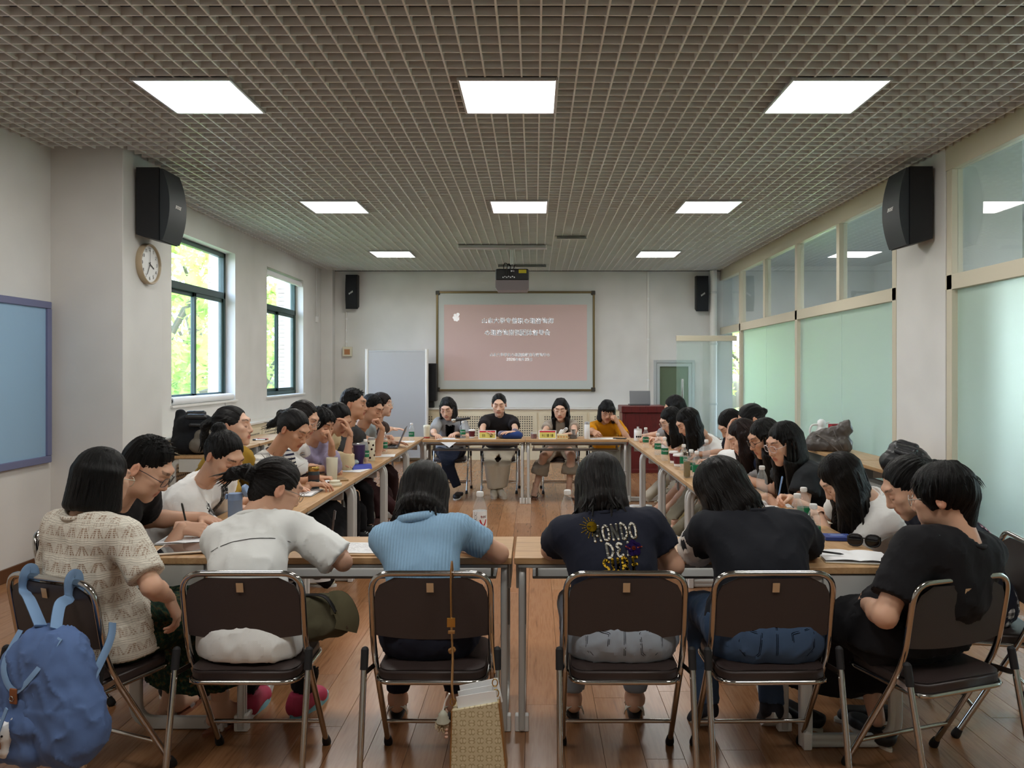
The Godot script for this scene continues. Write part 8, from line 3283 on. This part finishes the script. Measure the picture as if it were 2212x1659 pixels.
	for j in 3:
		t = thing("marker_pen", "%s marker pen lying on the far side table by the window wall" % ["white-capped", "black", "red-capped"][j], "marker", Vector3(-3.16, on_t + 0.008, -8.78 - 0.05 * j), 0.1 * j)
		g = G.new()
		g.lathe(pv([0.007, -0.07, 0.008, -0.065, 0.008, 0.03, 0.009, 0.032, 0.009, 0.07]), 12, Transform3D(Basis(Vector3.BACK, PI / 2), Vector3.ZERO))
		obj("barrel", g, [M.white, M.black, mat(rgb(200, 120, 110), 0.5)][j], t)
		g = G.new()
		g.lathe(pv([0.0092, 0.034, 0.0092, 0.071]), 12, Transform3D(Basis(Vector3.BACK, PI / 2), Vector3.ZERO))
		obj("cap", g, [M.black, M.white, mat(rgb(170, 30, 30), 0.5)][j], t)
	t = thing("tote_bag", "slouching dark grey leather tote on the partition side table", "bag", Vector3(2.93, on_t, -7.62), -0.5)
	g = G.new()
	soft(g, [[Vector3(-0.16, 0.06, 0), Vector3(0.14, 0.07, 0), 0.075, 0.08, 0.04, Vector3.BACK, 0.9], [Vector3(-0.14, 0.14, 0), Vector3(0.15, 0.22, 0), 0.05, 0.07, 0.05, Vector3.BACK, 1.5], [Vector3(0.13, 0.25, 0), Vector3(0.17, 0.29, 0), 0.04, 0.03, 0.04, Vector3.BACK, 1.6]], 0.010, 0.014, 0.0)
	obj("bag_body", g, mat(rgb(84, 78, 74), 0.42), t)
	g = G.new()
	ribbon(g, [Vector3(-0.12, 0.17, 0.07), Vector3(-0.02, 0.12, 0.1), Vector3(0.06, 0.05, 0.1), Vector3(0.12, 0.0, 0.12)], 0.025, 0.006, Vector3.UP)
	ribbon(g, [Vector3(0.05, 0.21, 0.06), Vector3(0.09, 0.12, 0.10), Vector3(0.14, 0.03, 0.1)], 0.025, 0.006, Vector3.RIGHT)
	obj("strap", g, mat(rgb(110, 102, 96), 0.42), t)
	t = vessel("vacuum_jug", "white vacuum jug with spout behind the grey tote", "jug", Vector3(2.98, on_t, -7.96), [["jug_body", pv([0.06, 0.0, 0.075, 0.01, 0.082, 0.09, 0.07, 0.16, 0.045, 0.2, 0.04, 0.22]), M.white], ["lid", pv([0.042, 0.22, 0.044, 0.24, 0.04, 0.28, 0.02, 0.295]), M.white]])
	g = G.new()
	g.tube(smooth_path([Vector3(-0.04, 0.24, 0), Vector3(-0.10, 0.23, 0), Vector3(-0.12, 0.16, 0), Vector3(-0.075, 0.08, 0)], 5), 0.011, 10)
	g.bar(Vector3(0.035, 0.25, 0), Vector3(0.085, 0.265, 0), 0.022, 0.014)
	obj("handle", g, M.white, t)
	t = thing("carton", "small red box behind the white vacuum jug", "box", Vector3(3.14, on_t, -8.0), 0.2)
	g = G.new()
	g.box(Vector3(0, 0.12, 0), Vector3(0.12, 0.24, 0.08), 0.003)
	obj("box_body", g, mat(rgb(176, 30, 44), 0.5), t)
	g = G.new()
	g.box(Vector3(0, 0.242, 0), Vector3(0.122, 0.004, 0.082), 0.001)
	obj("lid", g, mat(rgb(150, 24, 38), 0.5), t)
	t = thing("backpack", "black leather flap backpack lying on the side table by the white pillar", "backpack", Vector3(2.93, on_t, -6.0), -0.9)
	g = G.new()
	soft(g, [[Vector3(-0.13, 0.075, 0.03), Vector3(0.13, 0.07, 0.03), 0.085, 0.08, 0.04], [Vector3(-0.1, 0.17, -0.04), Vector3(0.06, 0.13, -0.02), 0.075, 0.07, 0.05]], 0.011, 0.010, 0.0)
	obj("bag_body", g, mat(rgb(32, 33, 36), 0.4), t)
	g = G.new()
	soft(g, [[Vector3(-0.09, 0.225, -0.05), Vector3(0.03, 0.2, -0.04), 0.03, 0.03, 0.02], [Vector3(-0.05, 0.17, 0.09), Vector3(0.08, 0.14, 0.09), 0.022, 0.022, 0.05], [Vector3(-0.07, 0.2, 0.03), Vector3(0.06, 0.175, 0.03), 0.028, 0.028, 0.05]], 0.009, 0.005)
	obj("flap", g, mat(rgb(40, 41, 44), 0.38), t)
	g = G.new()
	ribbon(g, [Vector3(0.1, 0.12, 0.0), Vector3(0.2, 0.1, 0.06), Vector3(0.24, 0.02, 0.1)], 0.04, 0.008, Vector3.UP)
	obj("strap", g, M.black, t)
	t = thing("pouch", "soft pouch of red, white and teal patches on the right side table", "pouch", Vector3(2.88, on_t, -5.68), -0.5)
	g = G.new()
	soft(g, [[Vector3(-0.09, 0.045, 0), Vector3(0.09, 0.045, 0), 0.05, 0.05, 0.02], [Vector3(-0.07, 0.08, 0), Vector3(0.06, 0.075, 0), 0.035, 0.035, 0.03]], 0.009, 0.008, 0.0)
	var pm := mat(Color.WHITE, 0.5)
	pm.albedo_texture = noise_tex(0.012, 1, [rgb(200, 204, 206), rgb(204, 206, 208), rgb(190, 80, 86), rgb(214, 216, 216), rgb(60, 130, 130), rgb(210, 212, 214)], 81, 10.0, 256)
	tri_map(pm, Vector3.ONE * 3.5)
	obj("pouch_body", g, pm, t)
	g = G.new()
	g.box(Vector3(0, 0.112, 0), Vector3(0.15, 0.006, 0.012), 0.002)
	obj("zip", g, M.white, t)
	chair_bags()




func chair_bags():
	# ---- blue backpack hung by its straps on the near left chair
	var blue := cloth(rgb(88, 112, 158), 0.7)
	var web := cloth(rgb(128, 160, 198), 0.7)
	var leather := mat(rgb(140, 84, 48), 0.5)
	var c := at(105, 1490, 2.55)
	var t := thing("backpack", "blue canvas backpack with light blue webbing hung on the near left chair", "backpack", c, -0.30)
	var g := G.new()
	soft(g, [[Vector3(-0.13, -0.16, 0), Vector3(0.13, -0.165, 0), 0.062, 0.062, 0.05, Vector3.BACK, 0.72], [Vector3(-0.125, -0.05, 0), Vector3(0.115, -0.06, 0), 0.07, 0.07, 0.12, Vector3.BACK, 0.8], [Vector3(-0.09, 0.06, 0), Vector3(0.075, 0.06, 0), 0.07, 0.07, 0.12, Vector3.BACK, 0.9], [Vector3(-0.05, 0.155, -0.01), Vector3(0.045, 0.155, -0.01), 0.048, 0.048, 0.12, Vector3.BACK, 0.85], [Vector3(0.13, -0.15, 0.0), Vector3(0.185, -0.13, -0.01), 0.045, 0.012, 0.05]], 0.008, 0.016)
	obj("bag_body", g, blue, t)
	g = G.new()
	soft(g, [[Vector3(-0.13, -0.17, 0.07), Vector3(0.03, -0.17, 0.07), 0.045, 0.045, 0.03, Vector3.BACK, 0.9], [Vector3(-0.125, -0.08, 0.07), Vector3(0.025, -0.08, 0.07), 0.05, 0.05, 0.06, Vector3.BACK, 1.0], [Vector3(-0.1, -0.01, 0.065), Vector3(0.0, -0.01, 0.065), 0.03, 0.03, 0.05, Vector3.BACK, 1.1]], 0.007, 0.010)
	g.bar(Vector3(-0.135, 0.045, 0.075), Vector3(0.03, 0.05, 0.082), 0.006, 0.006)
	g.tube(smooth_path([Vector3(0.04, 0.03, 0.09), Vector3(0.075, -0.06, 0.088), Vector3(0.085, -0.19, 0.07)], 5), 0.004, 6)
	obj("front_pocket", g, blue, t)
	g = G.new()
	var topc := at(64, 1238, 2.802) - c
	var topd := at(160, 1251, 2.717) - c
	var inv := t.basis.inverse()
	topc = inv * topc
	topd = inv * topd
	for q in [[topc, Vector3(-0.035, 0.21, 0.0)], [topd, Vector3(0.03, 0.205, 0.0)]]:
		var e: Vector3 = q[0]
		ribbon(g, [e + Vector3(0, -0.06, -0.018), e + Vector3(0, 0.0, -0.017), e + Vector3(0, 0.0165, 0.0), e + Vector3(0, 0.0, 0.018), e + Vector3(0, -0.06, 0.02), (e + (q[1] as Vector3)) * 0.5 + Vector3(0, 0, 0.02), q[1]], 0.038, 0.007, Vector3.RIGHT)
	obj("shoulder_strap", g, web, t)
	g = G.new()
	var low := inv * (at(235, 1390, 2.66) - c)
	ribbon(g, [inv * (at(243, 1345, 2.7) - c), low, Vector3(0.16, -0.02, 0.02), Vector3(0.15, -0.13, 0.02)], 0.03, 0.005, Vector3.RIGHT)
	obj("side_strap", g, web, t)
	g = G.new()
	for q in [[[Vector3(-0.085, 0.20, 0.03), Vector3(-0.09, 0.10, 0.085), Vector3(-0.03, 0.03, 0.095), Vector3(0.05, 0.10, 0.085), Vector3(0.085, 0.19, 0.03)], 0.02], [[Vector3(-0.13, -0.19, 0.12), Vector3(-0.135, -0.02, 0.14), Vector3(-0.09, 0.03, 0.13)], 0.02], [[Vector3(-0.13, -0.19, 0.125), Vector3(-0.07, -0.20, 0.15), Vector3(-0.04, -0.10, 0.15), Vector3(-0.02, -0.01, 0.13)], 0.02]]:
		ribbon(g, q[0], q[1], 0.004, Vector3.BACK)
	obj("webbing_loop", g, web, t)
	g = G.new()
	g.box(Vector3(-0.03, 0.015, 0.1), Vector3(0.03, 0.05, 0.008), 0.003)
	g.prism(PackedVector2Array([Vector2(-0.02, -0.028), Vector2(0.0, -0.034), Vector2(0.02, -0.028), Vector2(0.014, 0.03), Vector2(-0.014, 0.03)]), 0.138, 0.144, Transform3D(Basis.IDENTITY, Vector3(-0.055, -0.11, 0)), true)
	obj("leather_patch", g, leather, t)
	g = G.new()
	for q in [[Vector3(-0.1, -0.07, 0.15), 0.012], [Vector3(-0.1, -0.095, 0.15), 0.009], [Vector3(-0.1, -0.118, 0.15), 0.008], [Vector3(-0.03, 0.01, 0.107), 0.008]]:
		var ring := []
		for j in 12:
			ring.append((q[0] as Vector3) + Vector3(cos(TAU * j / 12.0), sin(TAU * j / 12.0), 0.1 * sin(j)) * q[1])
		g.tube(PackedVector3Array(ring), 0.0016, 6, true)
	for q in [[0.155, -0.01], [0.15, -0.12]]:
		g.box(Vector3(q[0], q[1], 0.028), Vector3(0.036, 0.02, 0.006), 0.002)
	obj("metal_ring", g, M.chrome, t)
	t = thing("plush_charm", "white plush charm dangling at left edge beside the blue backpack", "plush charm", at(12, 1585, 2.46))
	g = G.new()
	soft(g, [[Vector3(0, 0, 0), Vector3(0, 0.01, 0), 0.035, 0.035, 0.01], [Vector3(-0.025, 0.035, 0), Vector3(-0.028, 0.05, 0), 0.014, 0.01, 0.01], [Vector3(0.025, 0.035, 0), Vector3(0.028, 0.05, 0), 0.014, 0.01, 0.01], [Vector3(0, -0.04, 0), Vector3(0, -0.05, 0), 0.025, 0.028, 0.015]], 0.006, 0.003)
	obj("plush_body", g, M.white, t)
	g = G.new()
	for x in [-0.012, 0.012]:
		g.lathe(pv([0.0, 0.0, 0.004, 0.001, 0.003, 0.003]), 8, Transform3D(Basis(Vector3.RIGHT, PI / 2), Vector3(x, 0.008, 0.034)))
	obj("eyes", g, M.dark, t)
	# ---- monogrammed handbag hung on the third chair
	var tan_m := mat(rgb(150, 106, 58), 0.45)
	var hb := at(1030, 1580, 2.60)
	t = thing("handbag", "beige monogram handbag with tan strap hung on the chair of the blue polo", "handbag", hb, 0.0)
	g = G.new()
	var half := PackedVector2Array([Vector2(-0.086, -0.135), Vector2(0.10, -0.125), Vector2(0.075, 0.112), Vector2(-0.08, 0.085)])
	g.prism(half, -0.035, 0.035)
	for j in g.v.size():
		g.u[j] = Vector2(g.v[j].x, -g.v[j].y) * 17.0
	var mono := mat(Color.WHITE, 0.55)
	mono.albedo_texture = pic(192, 192, "mono")
	obj("bag_body", g, mono, t)
	g = G.new()
	g.bar(Vector3(-0.087, -0.135, 0), Vector3(-0.081, 0.086, 0), 0.074, 0.006, Vector3.RIGHT)
	g.bar(Vector3(0.101, -0.125, 0), Vector3(0.076, 0.112, 0), 0.074, 0.006, Vector3.RIGHT)
	g.bar(Vector3(-0.086, -0.137, 0), Vector3(0.10, -0.127, 0), 0.074, 0.006, Vector3.UP)
	obj("leather_trim", g, tan_m, t)
	g = G.new()
	var tp := at(976, 1228, 2.83) - hb
	ribbon(g, [tp + Vector3(0.0, -0.12, -0.06), tp + Vector3(0.0, -0.02, -0.03), tp + Vector3(0.0, 0.017, 0.005), tp + Vector3(0, -0.04, 0.035), tp + Vector3(0.002, -0.2, 0.03), at(978, 1420, 2.7) - hb, Vector3(-0.082, 0.16, 0.02), Vector3(-0.076, 0.10, 0.01)], 0.021, 0.005, Vector3.RIGHT)
	ribbon(g, [at(1062, 1370, 2.78) - hb, at(1066, 1420, 2.72) - hb, at(1069, 1455, 2.68) - hb], 0.013, 0.005, Vector3.RIGHT)
	obj("strap", g, tan_m, t)
	g = G.new()
	var bk := at(976, 1340, 2.76) - hb
	g.box(bk + Vector3(0, 0.0, 0.024), Vector3(0.03, 0.034, 0.004), 0.001)
	for q in [[-0.08, 0.105], [0.062, 0.17], [0.066, 0.135]]:
		var ring := []
		for j in 12:
			ring.append(Vector3(q[0], q[1], 0.012) + Vector3(cos(TAU * j / 12.0), sin(TAU * j / 12.0) * 1.4, 0) * 0.009)
		g.tube(PackedVector3Array(ring), 0.002, 6, true)
	obj("buckle", g, M.brass, t)
	g = G.new()
	g.box(bk + Vector3(0.001, -0.035, 0.022), Vector3(0.025, 0.012, 0.008), 0.002)
	g.box(bk + Vector3(0.003, -0.10, 0.022), Vector3(0.028, 0.02, 0.014), 0.005, Basis(Vector3.BACK, 0.5))
	obj("strap_loop", g, tan_m, t)
	for j in 3:
		var p := thing("folded_paper", "folded white paper standing out of the monogram handbag, %s" % ["front", "middle", "rear"][j], "paper", hb + Vector3(0.0, 0.10, 0.022 - 0.02 * j))
		g = G.new()
		g.box(Vector3(0.005 + 0.004 * j, 0.012 * j - 0.004, 0), Vector3(0.135, 0.085, 0.002), 0.0006, Basis(Vector3.BACK, 0.16 + 0.02 * j))
		obj("sheet", g, M.paper, p)
	t = thing("bag_charm", "crochet bell charm with fur pompom clipped to the monogram handbag", "charm", at(957, 1560, 2.56))
	g = G.new()
	g.lathe(pv([0.022, 0.0, 0.023, 0.004, 0.019, 0.01, 0.02, 0.014, 0.015, 0.022, 0.016, 0.026, 0.008, 0.036, 0.003, 0.042]), 18)
	obj("crochet_bell", g, tri_map(bump(mat(rgb(176, 176, 160), 0.9), M.weave, 0.1), Vector3.ONE * 30), t)
	g = G.new()
	var rg := RandomNumberGenerator.new()
	rg.seed = 5
	for j in 160:
		var q := Vector3(rg.randfn(), rg.randfn(), rg.randfn()).normalized()
		g.sweep(PackedVector3Array([Vector3(-0.005, -0.012, 0), Vector3(-0.005, -0.012, 0) + q * 0.024]), PackedVector2Array([Vector2(-1, -1), Vector2(1, -1), Vector2(0, 1)]), Vector3(0.3, 0.9, 0.1), false, PackedFloat32Array([0.0016, 0.0004]))
	obj("pompom", g, mat(rgb(206, 190, 160), 0.9), t)
	g = G.new()
	for j in 3:
		g.lathe(pv([0.0, -0.006, 0.005, -0.003, 0.006, 0.0, 0.005, 0.003, 0.0, 0.006]), 10, Transform3D(Basis.IDENTITY, Vector3(0.012, -0.02 - j * 0.012, 0.01)))
	obj("beads", g, mat(rgb(200, 160, 140), 0.4), t)
	g = G.new()
	g.tube(smooth_path([Vector3(0, 0.04, 0), Vector3(0.008, 0.07, 0), Vector3(0.022, 0.1, 0.01)], 4), 0.003, 6)
	obj("loop", g, M.white, t)
	# ---- olive bag on the lap of the person in the white blouse
	t = thing("shoulder_bag", "olive green canvas bag with flap pocket on the white blouse's lap", "bag", at(708, 1325, 3.12), 0.5)
	g = G.new()
	soft(g, [[Vector3(-0.1, -0.03, 0), Vector3(0.03, -0.03, 0), 0.07, 0.07, 0.03], [Vector3(-0.09, 0.04, 0), Vector3(0.0, 0.03, 0), 0.05, 0.05, 0.04]], 0.009, 0.010)
	obj("bag_body", g, cloth(rgb(84, 80, 62)), t)
	g = G.new()
	ribbon(g, [Vector3(0.0, 0.055, 0.05), Vector3(0.03, 0.06, 0.085), Vector3(0.055, 0.0, 0.1), Vector3(0.05, -0.05, 0.09)], 0.09, 0.01, Vector3.RIGHT)
	obj("flap", g, cloth(rgb(96, 92, 70)), t)
	g = G.new()
	ribbon(g, [Vector3(-0.11, 0.09, 0.0), Vector3(-0.03, 0.09, 0.06), Vector3(0.01, 0.03, 0.09)], 0.02, 0.005, Vector3.UP)
	obj("strap", g, M.dark, t)
	g = G.new()
	g.lathe(pv([0.007, 0.0, 0.006, 0.003]), 12, Transform3D(Basis(Vector3.RIGHT, PI / 2), Vector3(0.055, -0.035, 0.098)))
	obj("snap", g, M.chrome, t)
